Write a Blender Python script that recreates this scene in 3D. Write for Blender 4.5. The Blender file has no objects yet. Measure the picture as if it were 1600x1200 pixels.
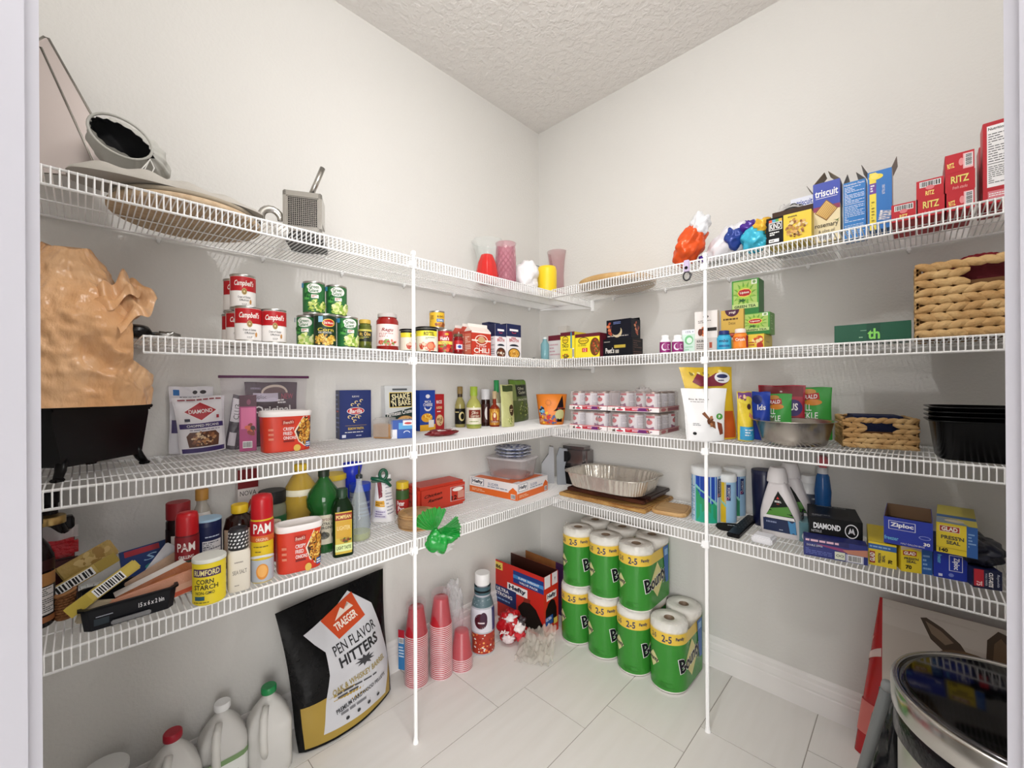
import bpy, bmesh, math, random
from mathutils import Vector, Matrix

# ------------------------------------------------------------------ camera
CAM = Vector((1.68006, -1.97898, 1.27785))
YAW, ROLL, FPX = 0.7707, -0.0055, 650.92
H = 2.8307                                   # ceiling height
Z1, Z2, Z3, Z4 = 1.7406, 1.3985, 1.0635, 0.7222   # shelf decks
SL, SR, LIP = 0.3845, 0.3787, 0.042          # shelf depths, lip
C = bpy.context.scene.collection
fwd = Vector((-math.sin(YAW), math.cos(YAW), 0))
r0 = Vector((math.cos(YAW), math.sin(YAW), 0)); u0 = Vector((0, 0, 1))
rgt = r0 * math.cos(ROLL) + u0 * math.sin(ROLL)
upv = -r0 * math.sin(ROLL) + u0 * math.cos(ROLL)
cam = bpy.data.objects.new('camera', bpy.data.cameras.new('camera')); C.objects.link(cam)
m = Matrix((rgt, upv, -fwd)).transposed().to_4x4(); m.translation = CAM
cam.matrix_world = m
cam.data.sensor_width = 36; cam.data.lens = FPX / 1600 * 36; cam.data.clip_start = 0.02
bpy.context.scene.camera = cam

# ------------------------------------------------------------------ light
sc = bpy.context.scene
sc.view_settings.view_transform = 'Standard'; sc.view_settings.look = 'None'
sc.view_settings.exposure = -0.17; sc.view_settings.gamma = 1
w = bpy.data.worlds.new('world'); sc.world = w; w.use_nodes = True
w.node_tree.nodes['Background'].inputs[0].default_value = (1.0, 0.98, 0.96, 1)
w.node_tree.nodes['Background'].inputs[1].default_value = 0.8
def light(name, kind, loc, energy, color, size, target=None, sy=None):
    d = bpy.data.lights.new(name, kind); d.energy = energy; d.color = color
    o = bpy.data.objects.new(name, d); C.objects.link(o); o.location = loc
    if kind == 'POINT': d.shadow_soft_size = size
    else:
        d.shape = 'RECTANGLE'; d.size = size; d.size_y = sy or size
        o.rotation_euler = (Vector(target) - Vector(loc)).to_track_quat('-Z', 'Y').to_euler()
    return o
light('pantry_ceiling_bulb', 'POINT', (1.22, -1.30, H - 0.20), 26, (1.0, 0.99, 0.98), 0.035)
light('doorway_fill', 'AREA', CAM + Vector((0.697, -0.717, 0)) * 3.0 + Vector((0, 0, 0.4)), 360,  # added soft fill behind the camera; its source is not seen
      (1.0, 0.98, 0.955), 4.6, CAM + fwd * 2 + Vector((0, 0, -0.35)), 2.2)

# ------------------------------------------------------------------ rays from the photograph to places in the room
def ray(px, py):
    return fwd + rgt * ((px - 800) / FPX) - upv * ((py - 600) / FPX)
def onz(px, py, z):                          # point of a horizontal plane
    d = ray(px, py); t = (z - CAM.z) / d.z; return CAM + d * t
def onw(side, d, px, z):                     # point at distance d from the left ('L') or right ('R') wall
    for _ in range(3):
        py = 600 if _ == 0 else py
        r = ray(px, py)
        t = (d - CAM.x) / r.x if side == 'L' else (-d - CAM.y) / r.y
        P = CAM + r * t; P.z = z; py = proj(P)[1]
    return P
def proj(P):
    v = P - CAM; dp = v.dot(fwd)
    return 800 + FPX * v.dot(rgt) / dp, 600 - FPX * v.dot(upv) / dp
def topz(P, py):                             # height of the point above P seen at row py
    a = proj(Vector((P.x, P.y, 0)))[1]; b = proj(Vector((P.x, P.y, 1)))[1]
    return (py - a) / (b - a)
def face(P, extra=0):                        # rotation that turns a thing's front to the door
    return math.atan2(CAM.x - P.x, -(CAM.y - P.y)) + math.radians(extra)
def cylz(x0, x1, ybase, z):                  # round thing whose base front shows at ybase
    pf = onz((x0 + x1) / 2, ybase, z); h = Vector((pf.x - CAM.x, pf.y - CAM.y, 0))
    a0 = ray(x0, 600); a1 = ray(x1, 600)
    a = abs(math.atan2(a0.x * a1.y - a0.y * a1.x, a0.x * a1.x + a0.y * a1.y)) / 2
    Df = h.length; Dc = Df / (1 - math.sin(a)); r = Dc * math.sin(a)
    P = CAM + h.normalized() * Dc; P.z = z
    return P, r
def cylw(side, d, x0, x1, z):                # round thing whose axis is d from the wall
    P = onw(side, d, (x0 + x1) / 2, z); h = Vector((P.x - CAM.x, P.y - CAM.y, 0))
    a0 = ray(x0, 600); a1 = ray(x1, 600)
    a = abs(math.atan2(a0.x * a1.y - a0.y * a1.x, a0.x * a1.x + a0.y * a1.y)) / 2
    return P, h.length * math.sin(a)
def boxz(x0, y0, x1, y1, z):                 # front base edge seen from (x0,y0) to (x1,y1)
    a = onz(x0, y0, z); b = onz(x1, y1, z); v = b - a
    return (a + b) / 2, v.length, math.atan2(v.y, v.x), a, b
def boxw(side, d, x0, x1, z, tw=0):          # front face parallel to the wall
    a = onw(side, d, x0, z); b = onw(side, d, x1, z); v = b - a
    return (a + b) / 2, v.length, math.atan2(v.y, v.x), a, b

# ------------------------------------------------------------------ materials
def lin(h):
    h = h.lstrip('#'); v = [int(h[i:i + 2], 16) / 255 for i in (0, 2, 4)]
    return tuple((c / 12.92 if c <= 0.04045 else ((c + 0.055) / 1.055) ** 2.4) for c in v) + (1,)
MC = {}
def mat(col, rough=0.5, metal=0, trans=0, alpha=1, bump=0, bscale=60, ior=1.45, coat=0, sss=0, noise2=None, nscale=30, stretch=None):
    key = (col, rough, metal, trans, alpha, bump, bscale, ior, coat, noise2, nscale, stretch)
    if key in MC: return MC[key]
    m = bpy.data.materials.new('paint_' + col.strip('#')); m.use_nodes = True
    nt = m.node_tree; p = nt.nodes['Principled BSDF']
    p.inputs['Base Color'].default_value = lin(col); p.inputs['Roughness'].default_value = rough
    p.inputs['Metallic'].default_value = metal; p.inputs['Transmission Weight'].default_value = trans
    p.inputs['Alpha'].default_value = alpha; p.inputs['IOR'].default_value = ior
    p.inputs['Coat Weight'].default_value = coat
    if not metal and not trans and max(lin(col)[:3]) < 0.02: p.inputs['Specular IOR Level'].default_value = 0.2
    if bump or noise2:
        tc = nt.nodes.new('ShaderNodeTexCoord'); mp = nt.nodes.new('ShaderNodeMapping')
        nt.links.new(tc.outputs['Object'], mp.inputs['Vector'])
        if stretch: mp.inputs['Scale'].default_value = stretch
    if bump:
        n = nt.nodes.new('ShaderNodeTexNoise'); n.inputs['Scale'].default_value = bscale; n.inputs['Detail'].default_value = 4
        bp = nt.nodes.new('ShaderNodeBump'); bp.inputs['Strength'].default_value = bump; bp.inputs['Distance'].default_value = 0.01
        nt.links.new(mp.outputs[0], n.inputs['Vector']); nt.links.new(n.outputs['Fac'], bp.inputs['Height'])
        nt.links.new(bp.outputs[0], p.inputs['Normal'])
    if noise2:
        n = nt.nodes.new('ShaderNodeTexNoise'); n.inputs['Scale'].default_value = nscale; n.inputs['Detail'].default_value = 5
        cr = nt.nodes.new('ShaderNodeValToRGB'); cr.color_ramp.elements[0].color = lin(col); cr.color_ramp.elements[1].color = lin(noise2)
        cr.color_ramp.elements[0].position = 0.4; cr.color_ramp.elements[1].position = 0.62
        nt.links.new(mp.outputs[0], n.inputs['Vector']); nt.links.new(n.outputs['Fac'], cr.inputs[0]); nt.links.new(cr.outputs[0], p.inputs['Base Color'])
    MC[key] = m; return m
def ink(c): return c if not isinstance(c, str) else mat(c, 0.42)
WIRE = mat('#fdfdfd', 0.3)
GLASS = lambda c, r=0.03: mat(c, r, trans=1)
FILM = mat('#f4f2f4', 0.12, alpha=0.22, bump=0.9, bscale=25)
CLEARP = mat('#f2f4f4', 0.08, alpha=0.28)
STEEL = mat('#b9b6b0', 0.22, 1)

# ------------------------------------------------------------------ mesh builder
TXT = {}
def text_mesh(s, bold, shear):
    k = (s, bold, shear)
    if k not in TXT:
        cu = bpy.data.curves.new('t', 'FONT'); cu.body = s; cu.size = 1; cu.offset = bold; cu.shear = shear; cu.resolution_u = 2
        cu.fill_mode = 'BOTH'; o = bpy.data.objects.new('t', cu)
        me = bpy.data.meshes.new_from_object(o)
        V = [(v.co.x, v.co.y) for v in me.vertices]; F = [tuple(f.vertices) for f in me.polygons]
        bpy.data.objects.remove(o); bpy.data.curves.remove(cu); bpy.data.meshes.remove(me)
        if V:
            x0 = min(v[0] for v in V); x1 = max(v[0] for v in V); y0 = min(v[1] for v in V); y1 = max(v[1] for v in V)
            V = [((v[0] - x0), (v[1] - y0)) for v in V]; TXT[k] = (V, F, x1 - x0, y1 - y0)
        else: TXT[k] = ([], [], 1, 1)
    return TXT[k]

class B:
    def __init__(s, name, label=None):
        s.name = name; s.label = label; s.v = []; s.f = []; s.m = []; s.sm = []; s.mats = []; s.subs = []; s.stuff = False
    def mi(s, m):
        m = ink(m)
        if m not in s.mats: s.mats.append(m)
        return s.mats.index(m)
    def add(s, V, F, m, smooth=False):
        o = len(s.v); k = s.mi(m)
        s.v += [tuple(v) for v in V]
        for f in F: s.f.append(tuple(i + o for i in f)); s.m.append(k); s.sm.append(smooth)
        return s
    def box(s, x0, x1, y0, y1, z0, z1, m, c=0.0, open_top=False):
        if x0 > x1: x0, x1 = x1, x0
        if y0 > y1: y0, y1 = y1, y0
        if c <= 0:
            V = [(x, y, z) for z in (z0, z1) for y in (y0, y1) for x in (x0, x1)]
            F = [(0, 2, 3, 1), (4, 5, 7, 6), (0, 1, 5, 4), (2, 6, 7, 3), (0, 4, 6, 2), (1, 3, 7, 5)]
            if open_top: F.pop(1)
            return s.add(V, F, m)
        bm = bmesh.new(); bmesh.ops.create_cube(bm, size=1)
        for v in bm.verts: v.co = Vector((x0 + (v.co.x + .5) * (x1 - x0), y0 + (v.co.y + .5) * (y1 - y0), z0 + (v.co.z + .5) * (z1 - z0)))
        bmesh.ops.bevel(bm, geom=bm.edges[:], offset=min(c, (x1-x0)*.45, (y1-y0)*.45, (z1-z0)*.45), segments=2, affect='EDGES')
        bm.verts.ensure_lookup_table(); bm.verts.index_update()
        s.add([v.co[:] for v in bm.verts], [[v.index for v in f.verts] for f in bm.faces], m, False); bm.free(); return s
    def lathe(s, prof, m, n=32, sx=1, sy=1, sq=2, c=(0, 0), cap0=True, cap1=True, rib=0, ribn=0, smooth=True):
        V = []; F = []
        for (r, z) in prof:
            for i in range(n):
                a = 2 * math.pi * i / n; ca, sa = math.cos(a), math.sin(a)
                k = 1.0 if sq == 2 else (abs(ca) ** sq + abs(sa) ** sq) ** (-1 / sq)
                rr = r * k * (1 + rib * math.cos(ribn * a))
                V.append((c[0] + rr * ca * sx, c[1] + rr * sa * sy, z))
        for j in range(len(prof) - 1):
            for i in range(n):
                F.append((j * n + i, j * n + (i + 1) % n, (j + 1) * n + (i + 1) % n, (j + 1) * n + i))
        s.add(V, F, m, smooth)
        L = len(prof)
        if cap0: s.add(V[:n], [tuple(range(n))[::-1]], m)
        if cap1: s.add(V[(L - 1) * n:], [tuple(range(n))], m)
        return s
    def tube(s, pts, r, m, n=6, closed=False, flat=1):
        pts = [Vector(p) for p in pts]; V = []; F = []; N = len(pts); up = Vector((0, 0, 1))
        for i, p in enumerate(pts):
            a = pts[(i - 1) % N] if (closed or i) else p; b = pts[(i + 1) % N] if (closed or i < N - 1) else p
            t = (b - a).normalized()
            if i == 0:
                q = up if abs(t.z) < 0.9 else Vector((1, 0, 0)); x = t.cross(q).normalized()
            else:
                x = (x - t * x.dot(t)).normalized()
            y = t.cross(x); rr = r[i] if isinstance(r, (list, tuple)) else r
            for k in range(n):
                an = 2 * math.pi * k / n; V.append(p + x * math.cos(an) * rr + y * math.sin(an) * rr * flat)
        for i in range(N if closed else N - 1):
            j = (i + 1) % N
            for k in range(n): F.append((i * n + k, i * n + (k + 1) % n, j * n + (k + 1) % n, j * n + k))
        if not closed: F += [tuple(range(n))[::-1], tuple((N - 1) * n + k for k in range(n))]
        return s.add(V, F, m, n > 5)
    def surf(s, fn, nu, nv, m, wrapu=False, smooth=True):
        V = [fn(i / nu, j / nv) for j in range(nv + 1) for i in range(nu + (0 if wrapu else 1))]; W = nu if wrapu else nu + 1; F = []
        for j in range(nv):
            for i in range(nu):
                F.append((j * W + i, j * W + (i + 1) % W, (j + 1) * W + (i + 1) % W, (j + 1) * W + i))
        return s.add(V, F, m, smooth)
    def ext(s, poly, axis, a, b, m):           # extrude a 2-D polygon along an axis
        n = len(poly)
        def P(u, v, t): return (u, t, v) if axis == 'y' else ((t, u, v) if axis == 'x' else (u, v, t))
        V = [P(u, v, a) for u, v in poly] + [P(u, v, b) for u, v in poly]
        F = [tuple(range(n)), tuple(range(n, 2 * n))[::-1]] + [(i, i + n, (i + 1) % n + n, (i + 1) % n) for i in range(n)]
        return s.add(V, F, m)
    def xf(s, M, start=0):
        for i in range(start, len(s.v)): s.v[i] = tuple(M @ Vector(s.v[i]))
        return s
    def sub(s, name, label=None):
        b = B(name, label); s.subs.append(b); return b
    def mesh(s):
        me = bpy.data.meshes.new(s.name); me.from_pydata(s.v, [], s.f)
        for mt in s.mats: me.materials.append(mt)
        me.polygons.foreach_set('material_index', s.m); me.polygons.foreach_set('use_smooth', s.sm)
        me.update(); return me
    def build(s, parent=None):
        o = bpy.data.objects.new(s.name, s.mesh()); C.objects.link(o); o.parent = parent
        if s.label: o['label'] = s.label
        if s.stuff: o['kind'] = 'stuff'
        for q in s.subs: q.build(o)
        return o

class Panel:
    """printing on a surface: fn(u, v, off) gives a point, u and v run 0..1, w and h are its size in metres"""
    def __init__(s, b, fn, w, h, curved=False, base=0.0003, step=0.00012, seed=1):
        s.b = b; s.fn = fn; s.w = w; s.h = h; s.cv = curved; s.o = base; s.st = step; s.rnd = random.Random(seed)
    def nxt(s): s.o += s.st; return s.o
    def rect(s, u0, v0, u1, v1, c):
        o = s.nxt(); nu = max(1, int(abs(u1 - u0) * 16)) if s.cv else 1; nv = max(1, int(abs(v1 - v0) * 24)) if s.cv == 2 else 1
        if s.cv == 2: nu = max(1, int(abs(u1 - u0) * 30))
        s.b.surf(lambda a, e: s.fn(u0 + (u1 - u0) * a, v0 + (v1 - v0) * e, o), nu, nv, c, smooth=bool(s.cv)); return s
    def poly(s, pts, c):
        o = s.nxt(); n = len(pts); cx = sum(p[0] for p in pts) / n; cy = sum(p[1] for p in pts) / n
        if s.cv == 2:
            q = []
            for i in range(n):
                a, b_ = pts[i], pts[(i + 1) % n]; k = max(1, int(math.hypot((b_[0] - a[0]) * s.w, (b_[1] - a[1]) * s.h) / 0.012)); q += [(a[0] + (b_[0] - a[0]) * j / k, a[1] + (b_[1] - a[1]) * j / k) for j in range(k)]
            pts = q; n = len(pts)
        R = (max(4, int(max(max(abs(p[0] - cx) * s.w, abs(p[1] - cy) * s.h) for p in pts) / 0.012)) if s.cv == 2 else 4) if s.cv else 1; V = [s.fn(cx, cy, o)]; F = []
        for k in range(1, R + 1):
            for p in pts: V.append(s.fn(cx + (p[0] - cx) * k / R, cy + (p[1] - cy) * k / R, o))
        for i in range(n): F.append((0, 1 + i, 1 + (i + 1) % n))
        for k in range(R - 1):
            for i in range(n): F.append((1 + k * n + i, 1 + (k + 1) * n + i, 1 + (k + 1) * n + (i + 1) % n, 1 + k * n + (i + 1) % n))
        s.b.add(V, F, c, bool(s.cv)); return s
    def ell(s, cu, cv, ru, rv, c, n=22, a0=0, a1=360):
        pts = [(cu + ru * math.cos(math.radians(a0 + (a1 - a0) * i / n)), cv + rv * math.sin(math.radians(a0 + (a1 - a0) * i / n))) for i in range(n + (0 if a1 - a0 == 360 else 1))]
        return s.poly(pts, c)
    def star(s, cu, cv, ru, rv, c, n=10, k=0.6):
        return s.poly([(cu + ru * (1 if i % 2 else k) * math.cos(math.pi * i / n), cv + rv * (1 if i % 2 else k) * math.sin(math.pi * i / n)) for i in range(2 * n)], c)
    def text(s, t, cu, cv, h, c, w=None, bold=0.0, shear=0, rot=0, align='c', arc=0, stretch=None):
        V, F, tw, th = text_mesh(t, bold, shear)
        k = h * s.h / th; kx = k
        if w: kx = w * s.w / tw
        elif tw * kx > s.w * 0.98: kx = s.w * 0.98 / tw
        o = s.nxt(); cr, sr = math.cos(math.radians(rot)), math.sin(math.radians(rot)); P = []
        ax = {'c': tw / 2, 'l': 0, 'r': tw}[align]
        for x, y in V:
            X = (x - ax) * kx; Y = (y - th / 2) * k
            if arc: Y += arc * s.h * (1 - (2 * (x - tw / 2) / tw) ** 2)
            X, Y = X * cr - Y * sr, X * sr + Y * cr
            P.append(s.fn(cu + X / s.w, cv + Y / s.h, o))
        s.b.add(P, F, c); return s
    def lines(s, u0, v0, u1, v1, n, c, k=0.45):
        for i in range(n):
            v = v1 - (v1 - v0) * (i + 0.5) / n; hh = (v1 - v0) / n * k / 2; o = s.nxt(); s.o -= s.st
            u = u0
            while u < u1 - 1e-6:
                L = (u1 - u0) * s.rnd.uniform(0.08, 0.22); e = min(u + L, u1)
                s.b.add([s.fn(u, v - hh, o), s.fn(e, v - hh, o), s.fn(e, v + hh, o), s.fn(u, v + hh, o)], [(0, 1, 2, 3)], c); u = e + (u1 - u0) * 0.03
                if s.rnd.random() < 0.05: break
        s.nxt(); return s
    def bar(s, u0, v0, u1, v1, vert=False):
        s.rect(u0, v0, u1, v1, '#eeeeee'); o = s.nxt(); t = 0.06
        while t < 0.92:
            w = s.rnd.uniform(0.025, 0.06)
            if vert: a = v0 + (v1 - v0) * t; b_ = v0 + (v1 - v0) * (t + w); q = [(u0 + (u1-u0)*.1, a), (u1 - (u1-u0)*.1, a), (u1 - (u1-u0)*.1, b_), (u0 + (u1-u0)*.1, b_)]
            else: a = u0 + (u1 - u0) * t; b_ = u0 + (u1 - u0) * (t + w); q = [(a, v0 + (v1-v0)*.1), (b_, v0 + (v1-v0)*.1), (b_, v1 - (v1-v0)*.1), (a, v1 - (v1-v0)*.1)]
            s.b.add([s.fn(x, y, o) for x, y in q], [(0, 1, 2, 3)], '#222222'); t += w + s.rnd.uniform(0.02, 0.05)
        return s
    def blobs(s, cu, cv, ru, rv, n, cols, sz, inside=None):
        for i in range(n):
            for _ in range(20):
                a = s.rnd.uniform(-1, 1); e = s.rnd.uniform(-1, 1)
                if a * a + e * e <= 1: break
            u = cu + a * ru; v = cv + e * rv; k = s.rnd.uniform(0.6, 1.2) * sz; an = s.rnd.uniform(0, 3.14); el = s.rnd.uniform(0.45, 1)
            o = s.o + s.st * (1 + i % 9); q = []
            for j in range(7):
                t = 2 * math.pi * j / 7; X = k * math.cos(t); Y = k * el * math.sin(t)
                X, Y = X * math.cos(an) - Y * math.sin(an), X * math.sin(an) + Y * math.cos(an)
                q.append(s.fn(u + X / s.w, v + Y / s.h, o))
            s.b.add(q, [tuple(range(7))], cols[i % len(cols)])
        s.o += s.st * 10; return s

def flat(b, x0, x1, y, z0, z1, seed=1):        # front panel of a box, facing -y
    return Panel(b, lambda u, v, o: (x0 + (x1 - x0) * u, y - o, z0 + (z1 - z0) * v), abs(x1 - x0), z1 - z0, seed=seed)
def flatside(b, x, y0, y1, z0, z1, sgn, seed=1):   # side panel; sgn -1 = left (-x) side
    if sgn < 0: f = lambda u, v, o: (x - o, y1 - (y1 - y0) * u, z0 + (z1 - z0) * v)
    else: f = lambda u, v, o: (x + o, y0 + (y1 - y0) * u, z0 + (z1 - z0) * v)
    return Panel(b, f, y1 - y0, z1 - z0, seed=seed)
def flattop(b, x0, x1, y0, y1, z, seed=1):
    return Panel(b, lambda u, v, o: (x0 + (x1 - x0) * u, y0 + (y1 - y0) * v, z + o), x1 - x0, y1 - y0, seed=seed)
def wrap(b, r, z0, z1, a=110, sx=1, sy=1, c=(0, 0), rf=None, seed=1, sq=2, a0=0):      # a degrees of a round label, centred on -y
    A = math.radians(a)
    if rf: r = rf((z0 + z1) / 2)
    def f(u, v, o):
        t = -math.pi / 2 + (u - 0.5) * A + math.radians(a0); ca, sa = math.cos(t), math.sin(t)
        k = 1.0 if sq == 2 else (abs(ca) ** sq + abs(sa) ** sq) ** (-1 / sq)
        z = z0 + (z1 - z0) * v; rr = (rf(z) if rf else r)
        return (c[0] + (rr * k * sx + o) * ca, c[1] + (rr * k * sy + o) * sa, z)
    return Panel(b, f, r * A * (sx + sy) / 2, z1 - z0, curved=2 if rf else True, base=0.0005, step=0.00018, seed=seed)

class Thing:
    def __init__(s, name, label, cat, loc, rot=0, group=None, tilt=None):
        s.name, s.label, s.cat, s.loc, s.rot, s.group, s.tilt = name, label, cat, Vector(loc), rot, group, tilt; s.parts = []; s.kind = None
    def part(s, name, label=None):
        b = B(name, label); s.parts.append(b); return b
    def done(s):
        M = Matrix.Translation(s.loc) @ Matrix.Rotation(s.rot, 4, 'Z')
        if s.tilt is not None: M = M @ s.tilt
        if len(s.parts) == 1 and not s.parts[0].subs:
            o = bpy.data.objects.new(s.name, s.parts[0].mesh()); C.objects.link(o)
        elif len(s.parts) == 1:
            o = bpy.data.objects.new(s.name, s.parts[0].mesh()); C.objects.link(o)
            for q in s.parts[0].subs: q.build(o)
        else:
            o = bpy.data.objects.new(s.name, None); C.objects.link(o); o.empty_display_size = 0.02
            for p in s.parts: p.build(o)
        o.matrix_world = M
        o['label'] = s.label; o['category'] = s.cat
        if s.group: o['group'] = s.group
        if s.kind: o['kind'] = s.kind
        return o
def struct(b):
    o = b.build(); o['kind'] = 'structure'; return o
def RX(d): return Matrix.Rotation(math.radians(d), 4, 'X')
def RY(d): return Matrix.Rotation(math.radians(d), 4, 'Y')
def RZ(d): return Matrix.Rotation(math.radians(d), 4, 'Z')
def TR(x, y, z): return Matrix.Translation((x, y, z))

#%% ================================================================ the setting
def wallmat(name, col, bs, st, sc2=40):
    m = bpy.data.materials.new(name); m.use_nodes = True; nt = m.node_tree; p = nt.nodes['Principled BSDF']
    p.inputs['Base Color'].default_value = lin(col); p.inputs['Roughness'].default_value = 0.75
    tc = nt.nodes.new('ShaderNodeTexCoord'); n = nt.nodes.new('ShaderNodeTexNoise'); n.inputs['Scale'].default_value = bs; n.inputs['Detail'].default_value = 3
    r = nt.nodes.new('ShaderNodeValToRGB'); r.color_ramp.elements[0].position = 0.42; r.color_ramp.elements[1].position = 0.6
    bp = nt.nodes.new('ShaderNodeBump'); bp.inputs['Strength'].default_value = st; bp.inputs['Distance'].default_value = 0.004
    nt.links.new(tc.outputs['Object'], n.inputs['Vector']); nt.links.new(n.outputs['Fac'], r.inputs[0]); nt.links.new(r.outputs[0], bp.inputs['Height']); nt.links.new(bp.outputs[0], p.inputs['Normal'])
    return m
WALL = wallmat('wall_paint', '#dbd9d5', 90, 0.12); CEIL = wallmat('ceiling_texture', '#e9e6e3', 38, 0.5)
TRIM = mat('#eeebe9', 0.4); JAMB = mat('#cbcad2', 0.5)
XR, YF = 2.16, -2.24                         # right end wall, front wall
JA, JB = Vector((1.173, -2.0135, 0)), Vector((1.743, -1.458, 0))   # door opening in the diagonal wall
dv = (JB - JA).normalized()
A0 = JA - dv * ((JA.y - YF) / dv.y); B0 = JB + dv * ((XR - JB.x) / dv.x)

b = B('floor')
fm = bpy.data.materials.new('floor_tile'); fm.use_nodes = True; nt = fm.node_tree; p = nt.nodes['Principled BSDF']
p.inputs['Roughness'].default_value = 0.32
tc = nt.nodes.new('ShaderNodeTexCoord'); n = nt.nodes.new('ShaderNodeTexNoise'); n.inputs['Scale'].default_value = 3; n.inputs['Detail'].default_value = 6
mp = nt.nodes.new('ShaderNodeMapping'); mp.inputs['Scale'].default_value = (9, 1, 1)
cr = nt.nodes.new('ShaderNodeValToRGB'); cr.color_ramp.elements[0].color = lin('#e6e3de'); cr.color_ramp.elements[1].color = lin('#f1efec')
nt.links.new(tc.outputs['Object'], mp.inputs[0]); nt.links.new(mp.outputs[0], n.inputs['Vector']); nt.links.new(n.outputs['Fac'], cr.inputs[0]); nt.links.new(cr.outputs[0], p.inputs['Base Color'])
GR = mat('#aaa49c', 0.8)
b.box(-0.1, 3.4, -4.2, 0.1, -0.05, -0.0015, GR)
TW, TLn, G = 0.3045, 0.609, 0.0016
# grout columns x = .49, .798, ...; cross joints step by a third of a tile from column to column
xc = 0.4892
for ci in range(-2, 10):
    x1_ = xc + ci * TW; x0_ = x1_ - TW
    j0 = -0.84 + 0.1525 * ci
    y = j0 - 8 * TLn
    while y < 0.1:
        X0, X1, Y0, Y1 = max(x0_ + G, -0.1), x1_ - G, max(y + G, -4.2), min(y + TLn - G, 0.1)
        if Y1 > Y0 and X1 > X0: b.box(X0, X1, Y0, Y1, -0.01, 0.0, fm)
        y += TLn
struct(b)
b = B('ceiling'); b.box(-0.1, XR + 0.1, YF - 0.1, 0.1, H, H + 0.05, CEIL); struct(b)
b = B('wall_left'); b.box(-0.1, 0, YF - 0.1, 0.1, 0, H, WALL); struct(b)
b = B('wall_right'); b.box(0, XR + 0.1, 0, 0.1, 0, H, WALL); struct(b)
b = B('wall_end'); b.box(XR, XR + 0.1, B0.y - 0.02, 0, 0, H, WALL); struct(b)
b = B('wall_front'); b.box(0, A0.x, YF - 0.1, YF, 0, H, WALL); struct(b)
nrm = Vector((dv.y, -dv.x, 0))               # points out of the pantry
def slab(b, P, Q, z0, z1, t0, t1, m):
    V = [P + nrm * t0, Q + nrm * t0, Q + nrm * t1, P + nrm * t1]
    b.add([(v.x, v.y, z) for z in (z0, z1) for v in V], [(0, 3, 2, 1), (4, 5, 6, 7), (0, 1, 5, 4), (1, 2, 6, 5), (2, 3, 7, 6), (3, 0, 4, 7)], m)
b = B('wall_doorway'); slab(b, A0, JA - dv * 0.017, 0, H, 0, 0.29, WALL); slab(b, JB + dv * 0.017, B0, 0, H, 0, 0.29, WALL); slab(b, JA, JB, 2.05, H, 0, 0.29, WALL); struct(b)
b = B('door_1')
slab(b, JA - dv * 0.018, JA + dv * 0.0, 0, 2.05, -0.004, 0.294, JAMB); slab(b, JB, JB + dv * 0.018, 0, 2.05, -0.004, 0.294, JAMB)
slab(b, JA, JB, 2.032, 2.05, -0.004, 0.294, JAMB)
for P, s_ in ((JA, -1), (JB, 1)): slab(b, P + dv * s_ * 0.004, P + dv * s_ * 0.075, 0, 2.1, -0.018, -0.004, JAMB); slab(b, P + dv * s_ * 0.004, P + dv * s_ * 0.075, 0, 2.1, 0.29, 0.308, JAMB)
struct(b)
BP = [(0, 0), (0.013, 0), (0.013, 0.072), (0.010, 0.076), (0.0115, 0.084), (0.0095, 0.104), (0.006, 0.110), (0.0065, 0.124), (0.003, 0.135), (0, 0.137)]
b = B('baseboard_left'); b.ext([(x, z) for x, z in BP], 'y', YF, 0, TRIM); struct(b)
b = B('baseboard_right'); b.ext([(-x, z) for x, z in BP], 'x', 0.013, XR, TRIM); struct(b)

#%% ================================================================ shelving
WS = 0.01298
def wire_shelf(side, z, s0, s1, depth, label, endcap=False):
    """side L: runs along y from s0 to s1, depth along x. side R: runs along x, depth along -y."""
    T = Thing('wire_shelf', label, 'shelf', (0, 0, z), 0, 'white wire shelves')
    def P(s, d, h): return (d, s, h) if side == 'L' else (s, -d, h)
    g = T.part('wire_grid'); r = 0.0017; n = int((s1 - s0) / WS)
    for i in range(n + 1):
        s = s0 + (s1 - s0) * i / n
        g.tube([P(s, 0.010, -r), P(s, depth - 0.003, -r), P(s, depth, -r - 0.002), P(s, depth, -LIP)], r, WIRE, n=5)
    g.tube([P(s0, 0.15, -3 * r), P(s1, 0.15, -3 * r)], r, WIRE); g.tube([P(s0, 0.27, -3 * r), P(s1, 0.27, -3 * r)], r, WIRE)
    T.part('front_rail').tube([P(s0, depth - 0.0045, -0.0035), P(s1, depth - 0.0045, -0.0035)], 0.0032, WIRE, n=8)
    T.part('lip_rail').tube([P(s0, depth - 0.0015, -LIP), P(s1, depth - 0.0015, -LIP)], 0.0032, WIRE, n=8)
    T.part('rear_rail').tube([P(s0, 0.011, -0.005), P(s1, 0.011, -0.005)], 0.0036, WIRE, n=8)
    k = s0 + 0.12
    while k < s1:
        c = T.part('wall_clip')
        a = P(k - 0.006, 0.0005, -0.016); e = P(k + 0.006, 0.015, -0.001)
        c.box(min(a[0], e[0]), max(a[0], e[0]), min(a[1], e[1]), max(a[1], e[1]), a[2], e[2], WIRE, 0.002)
        c.tube([P(k, 0.002, -0.021), P(k, 0.012, -0.016)], 0.0035, WIRE, n=6)
        k += 0.285
    if endcap:
        c = T.part('end_bracket')
        c.ext([(0.01, -0.004), (depth, -0.004), (depth, -LIP - 0.003), (depth - 0.02, -LIP - 0.003), (0.04, -0.012), (0.01, -0.012)], 'y', -0.003, -0.0005, WIRE)
        c.box(depth - 0.004, depth + 0.016, -0.012, -0.0005, -LIP - 0.02, 0.002, WIRE, 0.003)
    T.done()
ORD = ['top', 'second', 'third', 'lowest']
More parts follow.
